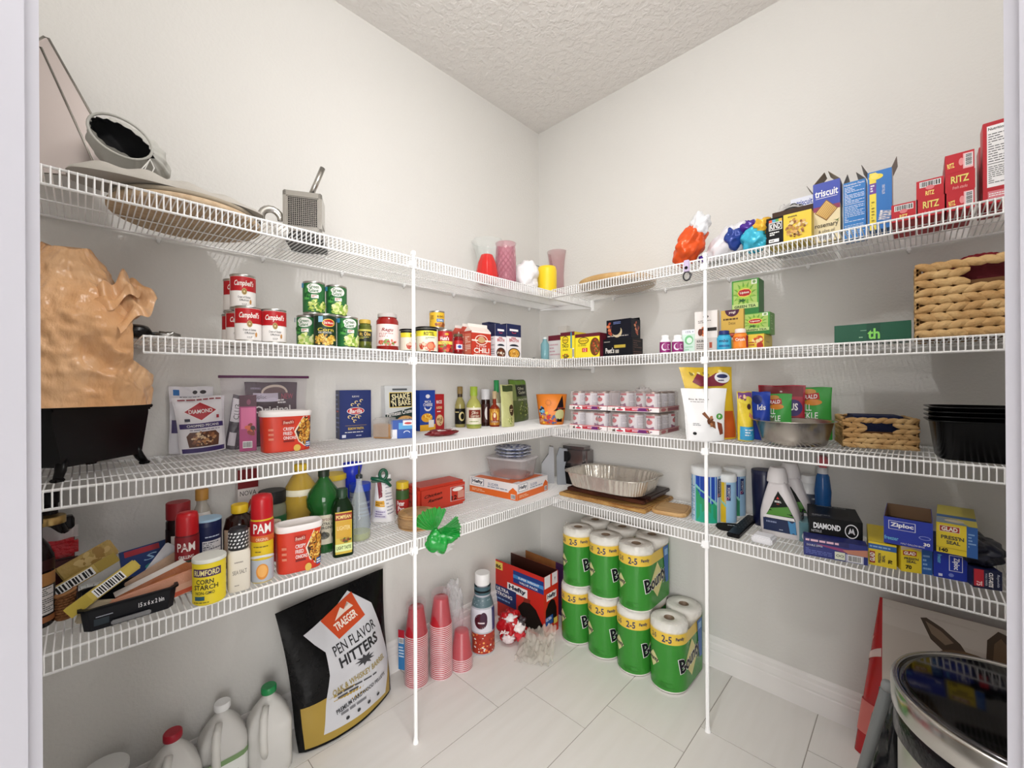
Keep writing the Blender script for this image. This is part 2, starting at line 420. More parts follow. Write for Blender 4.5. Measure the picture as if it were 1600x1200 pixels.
for i, z in enumerate((Z1, Z2, Z3, Z4)):
    wire_shelf('L', z, YF + 0.02 if i != 1 else -1.880, -0.005, SL, '%s white wire shelf on the left wall, counted from above' % ORD[i], True)
    wire_shelf('R', z, SL + 0.019, XR - 0.01, SR, '%s white wire shelf on the right wall, counted from above' % ORD[i])
for (x, y, sd, lab) in ((SL + 0.0085, -1.1565, 'L', 'white support pole in front of the left shelves'), (1.1255, -SR - 0.0085, 'R', 'white support pole in front of the right shelves')):
    T = Thing('support_pole', lab, 'pole', (x, y, 0), 0 if sd == 'L' else -math.pi / 2, 'shelf support poles')
    T.part('pole').box(-0.0056, 0.0056, -0.0056, 0.0056, 0.004, Z1 + 0.012, WIRE, 0.0025)
    T.part('pole_cap').box(-0.0075, 0.0075, -0.0075, 0.0075, Z1 - 0.002, Z1 + 0.014, WIRE, 0.002)
    f = T.part('foot'); f.lathe([(0.011, 0), (0.011, 0.004), (0.008, 0.012), (0.008, 0.02)], WIRE, 16)
    for z in (Z1, Z2, Z3, Z4):
        c = T.part('shelf_clip'); c.box(-0.010, 0.009, -0.016, 0.009, z - LIP - 0.008, z - LIP + 0.018, WIRE, 0.002); c.tube([(0.004, -0.014, z - LIP), (0.012, -0.014, z - LIP)], 0.004, WIRE, n=8)
    T.done()
#%% ================================================================ helpers for the goods
from mathutils import noise as NZ
def nz(p, s, seed=0): return NZ.noise(Vector((p[0] * s + seed * 7.1, p[1] * s - seed * 3.3, p[2] * s + seed)))
def back(P, rot, d): return Vector((P.x - math.sin(rot) * d, P.y + math.cos(rot) * d, P.z))
def W3(side, d, px, py, z=1.0):
    P = onw(side, d, px, z); P.z = topz(P, py)
    P2 = onw(side, d, px, P.z); P2.z = topz(P2, py); return P2
def carton(name, label, cat, pl, h, D, col, front=None, left=None, right=None, top=None, group=None, c=0.0012, openbox=None, inner='#8d6f55', tilt=None, lift=0, flaps=(), m=None):
    P, W, rot, a, e = pl; loc = back(P, rot, D / 2); loc.z += lift
    T = Thing(name, label, cat, loc, rot, group, tilt); x0, x1, y0, y1 = -W / 2, W / 2, -D / 2, D / 2
    b = T.part('carton'); mm = m or col
    if openbox:
        t = 0.0012
        for q in ((x0, x1, y0, y0 + t), (x0, x1, y1 - t, y1), (x0, x0 + t, y0 + t, y1 - t), (x1 - t, x1, y0 + t, y1 - t)): b.box(*q, 0, h, mm)
        b.box(x0, x1, y0, y1, 0, t, mm); i = 0.0003
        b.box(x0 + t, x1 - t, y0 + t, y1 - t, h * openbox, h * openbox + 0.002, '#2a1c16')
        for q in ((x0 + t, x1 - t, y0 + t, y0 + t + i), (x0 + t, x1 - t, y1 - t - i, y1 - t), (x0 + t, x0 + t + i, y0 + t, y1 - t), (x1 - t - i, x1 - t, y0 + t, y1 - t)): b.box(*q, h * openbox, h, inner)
    else: b.box(x0, x1, y0, y1, 0, h, mm, c)
    if front: front(flat(b, x0, x1, y0, 0, h))
    if left: left(flatside(b, x0, y0, y1, 0, h, -1))
    if right: right(flatside(b, x1, y0, y1, 0, h, 1))
    if top: top(flattop(b, x0, x1, y0, y1, h))
    for (sd, ln, ang, fc, bc) in flaps:       # flap standing off a top edge
        f = T.part('flap'); an = math.radians(ang); t = 0.001
        if sd in 'fb':
            y = y0 if sd == 'f' else y1 - t; sg = -1 if sd == 'f' else 1; M = TR(0, y, h) @ RX(-sg * ang)
            f.box(x0 + .002, x1 - .002, 0, t, 0, ln, fc)
        else:
            x = x0 if sd == 'l' else x1 - t; sg = -1 if sd == 'l' else 1; M = TR(x, 0, h) @ RY(sg * ang)
            f.box(0, t, y0 + .002, y1 - .002, 0, ln, fc)
        f.xf(M)
    return T.done()
def canprof(r, h):
    return [(r * .93, 0), (r, 0.0012), (r, 0.004), (r * .965, 0.006), (r * .965, h - .006), (r, h - .004), (r, h - .0008), (r * .95, h), (r * .93, h - .003), (0.001, h - .003)]
def tincan(name, label, P, r, h, base, art, rot=None, group=None, lid='#c8c6c2', a=150, cat='can'):
    T = Thing(name, label, cat, P, face(P) if rot is None else rot, group)
    b = T.part('tin'); b.lathe(canprof(r, h), mat(lid, 0.3, 1), 40, cap1=False)
    l = T.part('paper_label'); l.lathe([(r * .972, 0.007), (r * .976, 0.0075), (r * .976, h - .0075), (r * .972, h - .007)], base, 40, cap0=False, cap1=False)
    if art: art(wrap(l, r * .976, 0.0078, h - .0078, a))
    return T.done()
def bottle(name, label, cat, P, prof, body, cap=None, lab=None, rot=None, group=None, sx=1, sy=1, sq=2, n=32, liquid=None, tilt=None, neck=None, extra=None, partname='bottle_body'):
    """cap: (r, z0, z1, colour); lab: list of (z0, z1, degrees, base colour, art)"""
    P = Vector(P); T = Thing(name, label, cat, P, face(P) if rot is None else rot, group, tilt)
    b = T.part(partname); b.lathe(prof, body, n, sx=sx, sy=sy, sq=sq)
    def rf(z):
        for (r0_, z0_), (r1_, z1_) in zip(prof, prof[1:]):
            if z0_ <= z <= z1_ and z1_ > z0_: return r0_ + (r1_ - r0_) * (z - z0_) / (z1_ - z0_)
        return prof[-1][0]
    if liquid:
        lc, lz = liquid; q = T.part('liquid'); pp = [(max(rf(z) - .0022, .001), z) for z in [0.003 + (lz - .003) * i / 12 for i in range(13)]]
        q.lathe(pp, lc, n, sx=sx, sy=sy, sq=sq)
    for (z0, z1, deg, bc, art) in (lab or []):
        l = T.part('bottle_label' if partname == 'bottle_body' else 'label'); pn = wrap(l, rf((z0 + z1) / 2), z0, z1, deg, sx=sx, sy=sy, rf=rf, sq=sq); pn.rect(0, 0, 1, 1, bc)
        if art: art(pn)
    if cap:
        r, z0, z1, cc = cap; k = T.part('cap'); k.lathe([(r, z0), (r, z1 - .002), (r - .002, z1)], cc, 28, rib=0.015, ribn=28)
    if extra: extra(T)
    return T.done()
def pouch(name, label, cat, P, W, h, D, rot, col, art=None, backcol=None, lean=4, group=None, wr=0.003, nf=22, seed=1, topw=1.0, m=None, tilt=None, flare=0, partname='pouch_film', roll=0):
    T = Thing(name, label, cat, P, rot, group, tilt if tilt is not None else RX(-lean) @ RY(roll)); b = T.part(partname); mm = m or mat(col, 0.32, bump=0.35, bscale=45)
    def th(v): return D / 2 * (min(1, (1 - v) * 1.6) ** 0.8) * (0.75 + 0.25 * min(1, v * 6)) + 0.0008
    def fn(u, v, sg, o=0):
        w_ = W * (1 + (topw - 1) * v) * (1 - 0.05 * math.sin(math.pi * min(1, (1 - v) * 1.2))); x = (u - .5) * w_ + flare * v
        e = max(0, 1 - (2 * u - 1) ** 2) ** 0.65; y = sg * (th(v) * e)
        q = nz((x, sg, v * h), nf, seed) * wr * 2 * e; z = v * h + (1 - e) * 0.004 * (1 - v) + 0.001 * math.sin(u * 9 + seed) * v
        return (x, y + sg * (q + o), z)
    for sg in (-1, 1): b.surf(lambda u, v: fn(u, v, sg), 22, 22, mm)
    b.surf(lambda u, v: (fn(u, 0, -1)[0], fn(u, 0, -1 + 2 * v)[1] if False else (fn(u, 0, -1)[1] * (1 - v) + fn(u, 0, 1)[1] * v), 0.004 * (abs(2 * u - 1) ** 4)), 10, 2, mm)
    if art: art(Panel(b, lambda u, v, o: fn(0.04 + .92 * u, 0.02 + .96 * v, -1, o), W, h, curved=2, base=0.0009, step=0.0003))
    return T.done()
def blobsurf(b, c, rx, ry, rz, m, amp=0.15, fr=3, seed=1, nu=40, nv=24, flat_z=None, facet=0.0):
    def fn(u, v):
        a = 2 * math.pi * u; e = math.pi * (v - .5); d = Vector((math.cos(a) * math.cos(e), math.sin(a) * math.cos(e), math.sin(e)))
        n_ = NZ.noise(d * fr + Vector((seed * 3.7, seed, 0))); k = 1 + amp * n_ * 2
        if facet: k += facet * (abs(NZ.noise(d * fr * 1.4 + Vector((0, seed * 5, 0)))) - .2) * .9
        z = c[2] + d.z * rz * k
        if flat_z is not None: z = max(z, flat_z)
        return (c[0] + d.x * rx * k, c[1] + d.y * ry * k, z)
    b.surf(fn, nu, nv, m, wrapu=True); return b
def seam(p, c): p.rect(0, 0.96, 1, 1, c)
WHITE, BLACK, GOLD = '#f2f0ee', '#161414', '#c9a24a'

#%% ================================================================ top shelf, left wall
def traced(T, name, side, d, pts, th, m, rim=None):
    b = T.part(name); L = [W3(side, d, *p) for p in pts]; q = [(p.y if side == 'L' else p.x, p.z) for p in L]
    if side == 'L':
        b.ext(q, 'x', d - th, d, m)
        if rim: b.sub('rim').tube([(d, p[0], p[1]) for p in q], rim, STEEL, n=8, closed=True)
    else:
        b.ext(q, 'y', -d, -d + th, m)
    return b
peel = mat('#b3a9a6', 0.34, 1, bump=0.03, bscale=6)
for (d, pts, lab) in ((0.07, [(30, 80), (69, 57), (76, 60), (184, 252), (186, 268), (176, 277), (40, 262)], 'stainless steel tapered panel standing at the back of the top left shelf'),
                      (0.12, [(30, 66), (64, 74), (150, 262), (152, 280), (120, 275), (40, 268)], 'stainless steel tapered panel leaning in front of its twin on the top left shelf')):
    T = Thing('steel_panel', lab, 'metal tray', (0, 0, 0), 0, 'steel panels')
    pts = pts[:-2] + [(pts[-2][0], pts[-2][1]), (pts[-1][0], pts[-1][1])]
    traced(T, 'sheet', 'L', d, pts, 0.004, peel, 0.0028); T.done()
P = onw('L', 0.20, 203, Z1); P.z = Z1 + 0.160
cl = mat('#b9b8b2', 0.9, bump=0.5, bscale=14); T = Thing('drawstring_bag', 'grey cloth drawstring bag lying open-mouthed above the folded cover', 'bag', P, face(P, -16), None, RY(30) @ Matrix.Scale(.80, 4))
b = T.part('cloth')
def bagf(u, v, k=1.0):
    a = 2 * math.pi * u; r = 0.074 * (0.86 + 0.24 * math.sin(math.pi * min(1, v * 1.3))) * (1 - max(0, v - .65) * 2.2) * k
    wv = 1 + 0.05 * math.sin(a * 17) * (1 - v) + 0.10 * NZ.noise(Vector((math.cos(a) * 2, math.sin(a) * 2, v * 4)))
    return (math.cos(a) * r * 1.35 * wv + 0.01 * v, -0.06 + v * 0.15, math.sin(a) * r * (0.62 + .3 * min(1, v * 3)) * wv - 0.02 * v)
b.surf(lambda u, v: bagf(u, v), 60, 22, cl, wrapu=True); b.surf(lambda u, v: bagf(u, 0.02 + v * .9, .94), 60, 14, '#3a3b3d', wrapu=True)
cd = T.part('drawstring'); cd.tube([(0.088, -0.075, -0.01), (0.115, -0.085, -0.03), (0.125, -0.09, -0.075), (0.105, -0.085, -0.10), (0.098, -0.082, -0.05), (0.09, -0.078, -0.015)], 0.0016, '#dcdad6')
cd.tube([(0.09, -0.076, -0.01), (0.095, -0.09, -0.06), (0.103, -0.088, -0.115)], 0.0016, '#dcdad6')
T.part('lining').tube([(math.cos(t / 30 * 6.2832) * .083, -0.074, math.sin(t / 30 * 6.2832) * .055) for t in range(30)], 0.004, cl, closed=True); T.done()
# black strap, quilted cover and the round stone below it
P = onw('L', 0.20, 215, Z1); T = Thing('webbing_strap', 'black webbing strap with buckle under the grey drawstring bag', 'strap', (P.x, P.y, Z1 + 0.052), face(P, -10))
b = T.part('webbing'); b.box(-0.05, 0.05, -0.012, 0.014, 0, 0.012, '#222224', 0.003); b.box(-0.03, 0.055, -0.014, 0.016, 0.011, 0.02, '#2c2c2f', 0.003)
b = T.part('buckle'); b.box(0.0, 0.03, -0.02, -0.012, 0, 0.018, '#4a4a4c', 0.003); T.done()
P = onw('L', 0.27, 275, Z1); T = Thing('quilted_cover', 'grey padded cover folded on top of the round baking stone', 'cloth', (P.x, P.y, Z1 + 0.032), math.radians(90))
b = T.part('padded_cloth')
def qf(u, v):
    x = (u - .5) * 0.40; a = math.pi * v; k = (1 - abs(2 * u - 1) ** 2.5) ** .5 if abs(2*u-1) < 1 else 0
    h_ = (0.050 - 0.022 * u) * k * (1 + .16 * math.sin(x * 75)); y = -math.cos(a) * 0.085 * (0.3 + .7 * k)
    return (x, y, math.sin(a) * h_ + 0.001)
b.surf(qf, 60, 14, mat('#b7b2aa', 0.85, bump=0.4, bscale=18)); b.surf(lambda u, v: (qf(u, 0)[0], qf(u, v)[1] * 0 + (qf(u, 0)[1] * (1 - v) + qf(u, 1)[1] * v), 0.0008), 40, 2, '#a09b94'); T.done()
P = onw('L', 0.205, 300, Z1)
T = Thing('baking_stone', 'large round beige baking stone lying on the top left shelf', 'baking stone', (0.205, P.y - .005, Z1), 0)
T.part('stone').lathe([(0.168, 0), (0.172, 0.004), (0.172, 0.013), (0.168, 0.017)], mat('#c9b294', 0.8, bump=0.1, bscale=200, noise2='#bda384', nscale=60), 64)
T.done()
T = Thing('baking_pan', 'thin round dark-rimmed pan lying on the beige baking stone', 'pan', (0.205, P.y - .005, Z1 + .0175), 0)
T.part('disc').lathe([(0.150, 0), (0.163, 0.003), (0.166, 0.012), (0.164, 0.013), (0.160, 0.005), (0.01, 0.004)], mat('#a59a88', 0.6), 64); T.done()
# french-fry cutter
P = onw('L', 0.235, 478, Z1); rot = face(P, -8)
T = Thing('fry_cutter', 'steel french-fry cutter with square blade grid and tubular lever', 'kitchen tool', P, rot)
b = T.part('blade_grid')
for i in range(15):
    t = -0.042 + 0.084 * i / 14; b.box(t - .0008, t + .0008, -0.062, -0.056, 0.038, 0.128, STEEL); b.box(-0.043, 0.043, -0.062, -0.056, 0.083 + t - .0008, 0.083 + t + .0008, STEEL)
b.box(-0.043, 0.043, -0.053, -0.050, 0.038, 0.128, '#2b2c2e')
b = T.part('front_frame')
for q in ((-0.056, -0.043, 0.0, 0.148), (0.043, 0.056, 0.0, 0.148)): b.box(q[0], q[1], -0.068, -0.050, q[2], q[3], STEEL, 0.003)
b.box(-0.056, 0.056, -0.068, -0.050, 0.128, 0.148, STEEL, 0.003); b.box(-0.056, 0.056, -0.068, -0.050, 0.022, 0.038, STEEL, 0.003)
b = T.part('top_block'); b.box(-0.052, 0.048, -0.05, 0.03, 0.130, 0.150, '#1c1c1d', 0.003); b.box(-0.056, -0.05, -0.055, 0.04, 0.06, 0.152, STEEL, .002); b.box(0.048, 0.054, -0.055, 0.04, 0.06, 0.152, STEEL, .002)
b = T.part('push_block'); b.box(-0.04, 0.04, 0.02, 0.05, 0.04, 0.125, '#202021', 0.003)
T.part('base').box(-0.058, 0.058, -0.066, 0.10, 0.0, 0.022, mat('#2a2a2b', .3), 0.004)
b = T.part('lever'); b.tube([(0.01, 0.0, 0.15), (0.052, 0.0, 0.262)], 0.0085, STEEL, n=14); b.tube([(0.0500, 0, .257), (0.0524, 0, 0.2632)], 0.0062, '#1a1a1a', n=14); T.done()
P = onw('L', 0.25, 424, Z1); T = Thing('table_clamp', 'chrome clamp with white knob beside the fry cutter', 'clamp', P, face(P, 10))
b = T.part('chrome_band'); b.tube([(0.028 * math.cos(t), 0, 0.052 + 0.03 * math.sin(t)) for t in [i * .35 for i in range(14)]], 0.007, STEEL, n=10, flat=1.6); b.box(-0.03, 0.0, -0.012, 0.012, 0, 0.028, STEEL, .003)
T.part('knob').lathe([(0.012, 0), (0.02, 0.006), (0.022, 0.02), (0.018, 0.032), (0.008, 0.036)], '#e9e7e3', 20, c=(0.026, -0.012)); T.done()

# glassware in the far part of the top left shelf
def vase(name, label, side, d, x0, x1, ytop, prof, m, rib=0, ribn=0, art=None, group=None, cat='vase'):
    P, r = cylw(side, d, x0, x1, Z1); h = topz(P, ytop) - Z1
    T = Thing(name, label, cat, P, face(P), group); b = T.part('glass')
    pr = [(r * a, h * z) for a, z in prof]; inner = [(max(r * a - .0035, .001), max(h * z, .006)) for a, z in prof][::-1]
    b.lathe(pr + inner, m, 48, rib=rib, ribn=ribn, cap1=False)
    if art: art(T, r, h)
    return T.done()
RED = mat('#d9322e', 0.06, alpha=.8); PINK = mat('#c76a84', 0.05, alpha=.28); PINK2 = mat('#c27a82', 0.05, alpha=.26); CLR = mat('#dfe6e3', 0.04, alpha=.22)
vase('glass_vase', 'red ribbed glass vase narrowing upwards on the top shelf', 'L', 0.26, 743, 779, 399, [(.7, 0), (1, .06), (.98, .3), (.8, .7), (.55, .96), (.5, 1)], RED, 0.03, 12, group='coloured glass vases')
def diamonds(T, r, h):
    b = T.part('cut_pattern'); 
    for i in range(12):
        for sg in (-1, 1):
            pts = []
            for k in range(24):
                z = h * (.06 + .84 * k / 23); t = 2 * math.pi * i / 12 + sg * k * .13; rr = r * (.93 + .03 * math.sin(k)) 
                zz = z / h; rr = r * (.90 if zz < .75 else .86) * 1.05
                pts.append((rr * math.cos(t), rr * math.sin(t), z))
            b.tube(pts, 0.0016, PINK, n=4)
vase('glass_vase', 'tall pink glass vase with a diamond-cut pattern on the top shelf', 'L', 0.24, 774, 807, 381, [(.75, 0), (.92, .05), (.93, .35), (.92, .6), (.8, .8), (.85, .9), (1, 1)], PINK, art=diamonds, group='coloured glass vases')
vase('glass_vase', 'flared pale pink glass vase beside the yellow candle', 'L', 0.15, 855, 887, 394, [(.8, 0), (.85, .05), (.75, .3), (.7, .55), (.8, .8), (1, 1)], PINK2, group='coloured glass vases')
vase('glass_bowl', 'clear glass vase with flaring crimped rim behind the red vase', 'L', 0.105, 737, 788, 378, [(.35, 0), (.4, .1), (.5, .4), (.75, .8), (1, 1)], CLR, 0.04, 8)
P = onw('L', 0.12, 822, Z1); T = Thing('glass_pitcher', 'clear glass pitcher with an angular handle behind the white bundle', 'pitcher', P, face(P))
pr = [(0.045, 0), (0.052, .01), (0.055, .08), (0.048, .16), (0.052, .20)]; T.part('glass').lathe(pr + [(a - .0025, max(z, .006)) for a, z in pr][::-1], CLR, 32, cap1=False)
T.part('handle').tube([(0.0, 0, .192), (0.05, 0, .20), (0.088, 0, .185), (0.078, 0, .12), (0.052, 0, .07)], 0.003, mat('#8d9391', .1, trans=.6), n=8); T.done()
P, r = cylw('L', 0.28, 803, 843, Z1); h = topz(P, 409) - Z1; T = Thing('wrapped_bundle', 'white crumpled plastic-wrapped bundle on the top shelf', 'bundle', P, 0)
blobsurf(T.part('plastic_wrap'), (0, 0, h * .5), r * .95, r * .95, h * .53, mat('#eceaec', 0.3, bump=.8, bscale=30), 0.12, 2.0, 3, flat_z=0.001, facet=.08); T.done()
P, r = cylw('L', 0.31, 840, 870, Z1); h = topz(P, 417) - Z1; T = Thing('pillar_candle', 'bright yellow wax candle on the top shelf', 'candle', P, 0)
T.part('wax').lathe([(r * .85, 0), (r, h * .12), (r, h * .85), (r * .9, h * .98), (r * .7, h)], mat('#f2cf2a', .4), 28); T.part('wick').tube([(0, 0, h), (.001, 0, h + .006)], .001, '#333333'); T.done()

#%% ---------------------------------------------------------------- top shelf, right wall
P = onw('R', 0.185, 960, Z1); T = Thing('wooden_tray', 'large round bamboo serving tray lying flat near the shelf corner', 'tray', (P.x + .015, -0.187, Z1), 0)
bam = mat('#c9a873', .55, noise2='#b8925c', nscale=10, stretch=(1, 12, 1))
T.part('tray_disc').lathe([(0.172, 0), (0.178, 0.004), (0.18, 0.026), (0.176, 0.028), (0.172, 0.012), (0.01, 0.010)], bam, 72); T.done()
def crumpled(name, label, cat, P, size, rot, m, amp=.14, fr=2.0, seed=1, facet=.15, tilt=0, art=None, extra=None, group=None, flat_z=0.0005):
    T = Thing(name, label, cat, P, rot, group); b = T.part('film'); blobsurf(b, (0, 0, 0), size[0] / 2, size[1] / 2, size[2] / 2, m, amp, fr, seed, 56, 36, facet=facet)
    b.xf(TR(0, 0, size[2] / 2) @ RY(tilt)); 
    b.v = [(x, y, max(z, flat_z)) for x, y, z in b.v]
    if art: art(b)
    if extra: extra(T)
    return T.done()
def foil(c): return mat(c, 0.25, 0.15, bump=0.6, bscale=20)
P = onw('R', 0.30, 1078, Z1)
crumpled('snack_bag', 'orange foil chip bag slumped on the top right shelf', 'bag', P, (0.10, 0.11, 0.165), 0, foil('#e0551f'), seed=4, tilt=32, facet=.16,
         extra=lambda T: blobsurf(T.part('silver_mouth'), (0.045, -0.01, 0.150), .034, .034, .042, foil('#e6e8ec'), .22, 2.0, 5, 32, 22, facet=.15))
P = onw('R', 0.22, 1116, Z1); P.z = Z1
T = Thing('bread_sticks', 'handful of pale bread sticks poking out behind the orange bag', 'bread sticks', P, face(P)); T.kind = None
for i, (a, o) in enumerate(((38, 0), (46, .012), (33, .02), (52, -.004))):
    q = T.part('stick'); t = math.radians(a); q.tube([(0.0 + o, 0.01 * i - .015, 0.012), (0.0 + o + .13 * math.sin(t), 0.01 * i - .015, 0.115 + .04 * math.cos(t))], .0045, '#ddcfa6', n=8)
T.done()
def stripes(b):
    pass
P = onw('R', 0.27, 1137, Z1)
crumpled('snack_bag', 'white snack bag with navy and purple bands lying on the top right shelf', 'bag', P, (0.20, 0.10, 0.115), 0, foil('#dcdadf'), seed=9, tilt=-38, facet=.15,
         extra=lambda T: (blobsurf(T.part('navy_band'), (0.032, -0.012, 0.068), .034, .048, .043, foil('#27408f'), .2, 2.0, 2, 32, 22, facet=.15), blobsurf(T.part('purple_band'), (0.072, -0.005, 0.10), .034, .036, .030, foil('#4a2a8c'), .2, 2.0, 8, 32, 22, facet=.15), blobsurf(T.part('purple_end'), (-0.078, -0.005, 0.018), .024, .03, .018, foil('#4b2f93'), .3, 2.4, 8, 20, 14, facet=.4)))
P = onw('R', 0.31, 1179, Z1)
crumpled('snack_bag', 'small turquoise foil bag wedged against the granola bar box', 'bag', P, (0.085, 0.07, 0.09), 0, foil('#3fb4d2'), seed=12, tilt=-30, facet=.15,
         extra=lambda T: blobsurf(T.part('yellow_end'), (0.022, 0.0, 0.087), .026, .025, .026, foil('#e9b63a'), .3, 2.4, 2, 20, 14, facet=.4))
# clip hanging from the lip
P = onw('R', SR + 0.008, 1073, Z1); T = Thing('bag_clip', 'lilac clip with a black carabiner hanging from the top right shelf edge', 'clip', (P.x, -SR - .008, Z1 - .05), 0)
T.part('clip_body').box(-0.010, 0.010, -0.005, 0.004, 0.008, 0.052, '#c9b8d6', .002); q = T.part('stud'); q.lathe([(0.006, -0.001), (.006, .001)], BLACK, 16); q.xf(TR(0, -0.0065, 0.022) @ RX(90))
q = T.part('carabiner'); q.tube([(0.013 * math.cos(t), 0, -0.008 + 0.017 * math.sin(t)) for t in [i * .4 for i in range(16)]], .003, mat('#2a2a2c', .3), n=8, closed=True); q.tube([(0.018, 0, -.002), (0.008, 0, -.024)], .0035, '#555458', n=8); T.done()
def kind(p):
    p.rect(0, 0, .40, 1, '#17161a'); p.rect(.40, 0, 1, 1, '#e9c83c'); 
    for i, c in enumerate(('#d8572a', '#4fa0c8', '#58a050', '#e0b02e')): p.rect(.07 + .075 * i, .83, .07 + .075 * (i + 1), .93, c)
    p.rect(.07, .55, .37, .83, '#f2f0ee'); p.rect(.085, .57, .355, .81, '#161618'); p.text('KIND', .22, .69, .2, WHITE, w=.24, bold=.02)
    p.lines(.09, .36, .35, .5, 2, WHITE, .6); p.rect(.07, .12, .3, .24, WHITE); p.lines(.09, .14, .28, .22, 1, '#333333')
    p.blobs(.68, .48, .22, .30, 60, ['#b98540', '#8a5628', '#e6cf9a', '#d8a860'], .006); p.lines(.5, .86, .7, .92, 1, '#333333')
pl = boxw('R', 0.325, 1197, 1268, Z1); pl[0].z += .006
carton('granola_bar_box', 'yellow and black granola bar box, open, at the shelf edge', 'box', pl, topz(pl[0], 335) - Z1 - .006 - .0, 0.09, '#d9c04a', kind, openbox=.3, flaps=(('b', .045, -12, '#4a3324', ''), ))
P = back(pl[0], 0, .055); P.x -= .015; P.z = Z1 + .1
def ape(b): pass
T = Thing('coffee_bag', 'silver foil bag with black letters leaning behind the granola bar box', 'bag', (P.x, -0.165, Z1), 0); b = T.part('film'); blobsurf(b, (-.02, 0, .09), .055, .045, .10, foil('#d5d3d2'), .14, 2.2, 21, 48, 30, flat_z=.001, facet=.35)
q = T.part('folded_top'); q.surf(lambda u, v: (-0.03 + .105 * u, -0.045 + .045 * v, 0.185 + .02 * math.sin(3.1 * u) - .055 * u * u - .03 * (1 - v) + .004 * math.sin(v * 20)), 20, 10, foil('#c9c7c6'))
pn = Panel(q, lambda u, v, o: (-0.03 + .105 * u, -0.045 + .045 * v - o, 0.185 + .02 * math.sin(3.1 * u) - .055 * u * u - .03 * (1 - v) + .004 * math.sin(v * 20) + o), .105, .06, True, .0015, .0006)
pn.text('APE', .55, .5, .62, BLACK, bold=.02, w=.62); T.done()
def tris(p):
    p.rect(0, .0, 1, .52, '#e9d9ae'); p.rect(0, .52, 1, .62, '#8a2a54'); p.rect(0, .60, 1, 1, '#2f43a8'); p.text('triscuit', .5, .82, .12, WHITE, w=.86, bold=.02); p.rect(.1, .735, .9, .742, WHITE)
    p.poly([(.06, .50), (.5, .70), (.92, .52), (.5, .34)], '#7c4f1c'); p.poly([(.10, .50), (.5, .68), (.88, .52), (.5, .36)], '#d9b266')
    for i in range(7): p.poly([(.14 + .055 * i, .475 - .019 * i), (.5 + .055 * i, .655 - .019 * i), (.51 + .055 * i, .648 - .019 * i), (.15 + .055 * i, .468 - .019 * i)], '#a87830')
    p.text('rosemary', .5, .255, .075, '#3b3022', w=.86, bold=.01); p.text('& olive oil', .5, .175, .05, '#3b3022', w=.6); p.bar(.2, .02, .78, .12)
    p.poly([(.75, .34), (.97, .29), (.9, .31), (.99, .35), (.85, .32)], '#5a7a3a')
pl = boxw('R', 0.28, 1271, 1313, Z1); hh = topz(pl[0], 284) - Z1
carton('cracker_box', 'blue and cream rosemary cracker box with opened top', 'box', pl, hh, 0.062, '#e9d9ae', tris, left=lambda p: p.rect(0, .6, 1, 1, '#2f43a8'), right=lambda p: p.rect(0, .6, 1, 1, '#24368c'), group='cracker boxes',
       flaps=(('l', .045, -42, '#6b5a44', ''), ('r', .045, -42, '#7a6a52', '')))
pl = boxw('R', 0.19, 1236, 1272, Z1)
def tris2(p): p.rect(0, .66, 1, 1, '#dfe2ef'); p.rect(0, .73, 1, .80, '#d97a35'); p.text('triscuit', .6, .90, .1, '#33449c', w=.7, bold=.02); p.lines(.05, .1, .95, .68, 10, '#6b7190')
carton('cracker_box', 'white and blue cracker box half hidden behind the granola bars', 'box', pl, topz(pl[0], 308) - Z1, 0.06, '#e4e6ef', tris2, group='cracker boxes', flaps=(('r', .04, -30, '#54483c', ''), ))
def nutr(p):
    p.rect(0, 0, 1, 1, '#2d7fc8'); p.text('Nutrition Facts', .5, .955, .035, WHITE, w=.9, bold=.01); p.lines(.06, .62, .94, .92, 11, '#dfeaf6', .4); p.rect(.06, .6, .94, .608, WHITE); p.lines(.06, .28, .94, .58, 10, '#cfe0f2', .4); p.lines(.06, .06, .94, .24, 6, '#bdd4ec', .4)
pl = boxw('R', 0.26, 1318, 1353, Z1); carton('popcorn_box', 'blue popcorn box showing its nutrition panel on the top right shelf', 'box', pl, topz(pl[0], 283) - Z1, 0.07, '#2d7fc8', nutr, flaps=(('l', .03, -20, '#4a4038', ''), ('r', .035, -40, '#5a4f44', '')), group='popcorn boxes')
def pops(p):
    p.rect(0, 0, 1, 1, '#2a74c0'); p.rect(.08, 0, .36, .98, '#efd94a'); p.rect(.08, .62, .36, .80, '#6b3f9c'); p.lines(.12, .65, .32, .78, 3, WHITE, .6); p.ell(.35, .9, .3, .05, '#efd94a'); p.ell(.30, .92, .16, .05, '#f3e06a')
    p.text('POP SECRET', .72, .22, .16, '#f2f0ee', rot=78, w=.5, bold=.03); p.text('BUTTER LOVERS', .66, .66, .035, WHITE, rot=90, w=.5); p.lines(.16, .08, .28, .5, 8, '#8a7a20')
pl = boxw('R', 0.30, 1356, 1394, Z1); carton('popcorn_box', 'blue and yellow popcorn box with opened lid, beside the red cracker boxes', 'box', pl, topz(pl[0], 266) - Z1, 0.085, '#2a74c0', pops, right=lambda p: p.rect(0, 0, 1, 1, '#d3cdc4'), flaps=(('l', .035, 25, '#4c4038', ''), ('r', .03, 22, '#6a5d50', '')), group='popcorn boxes')
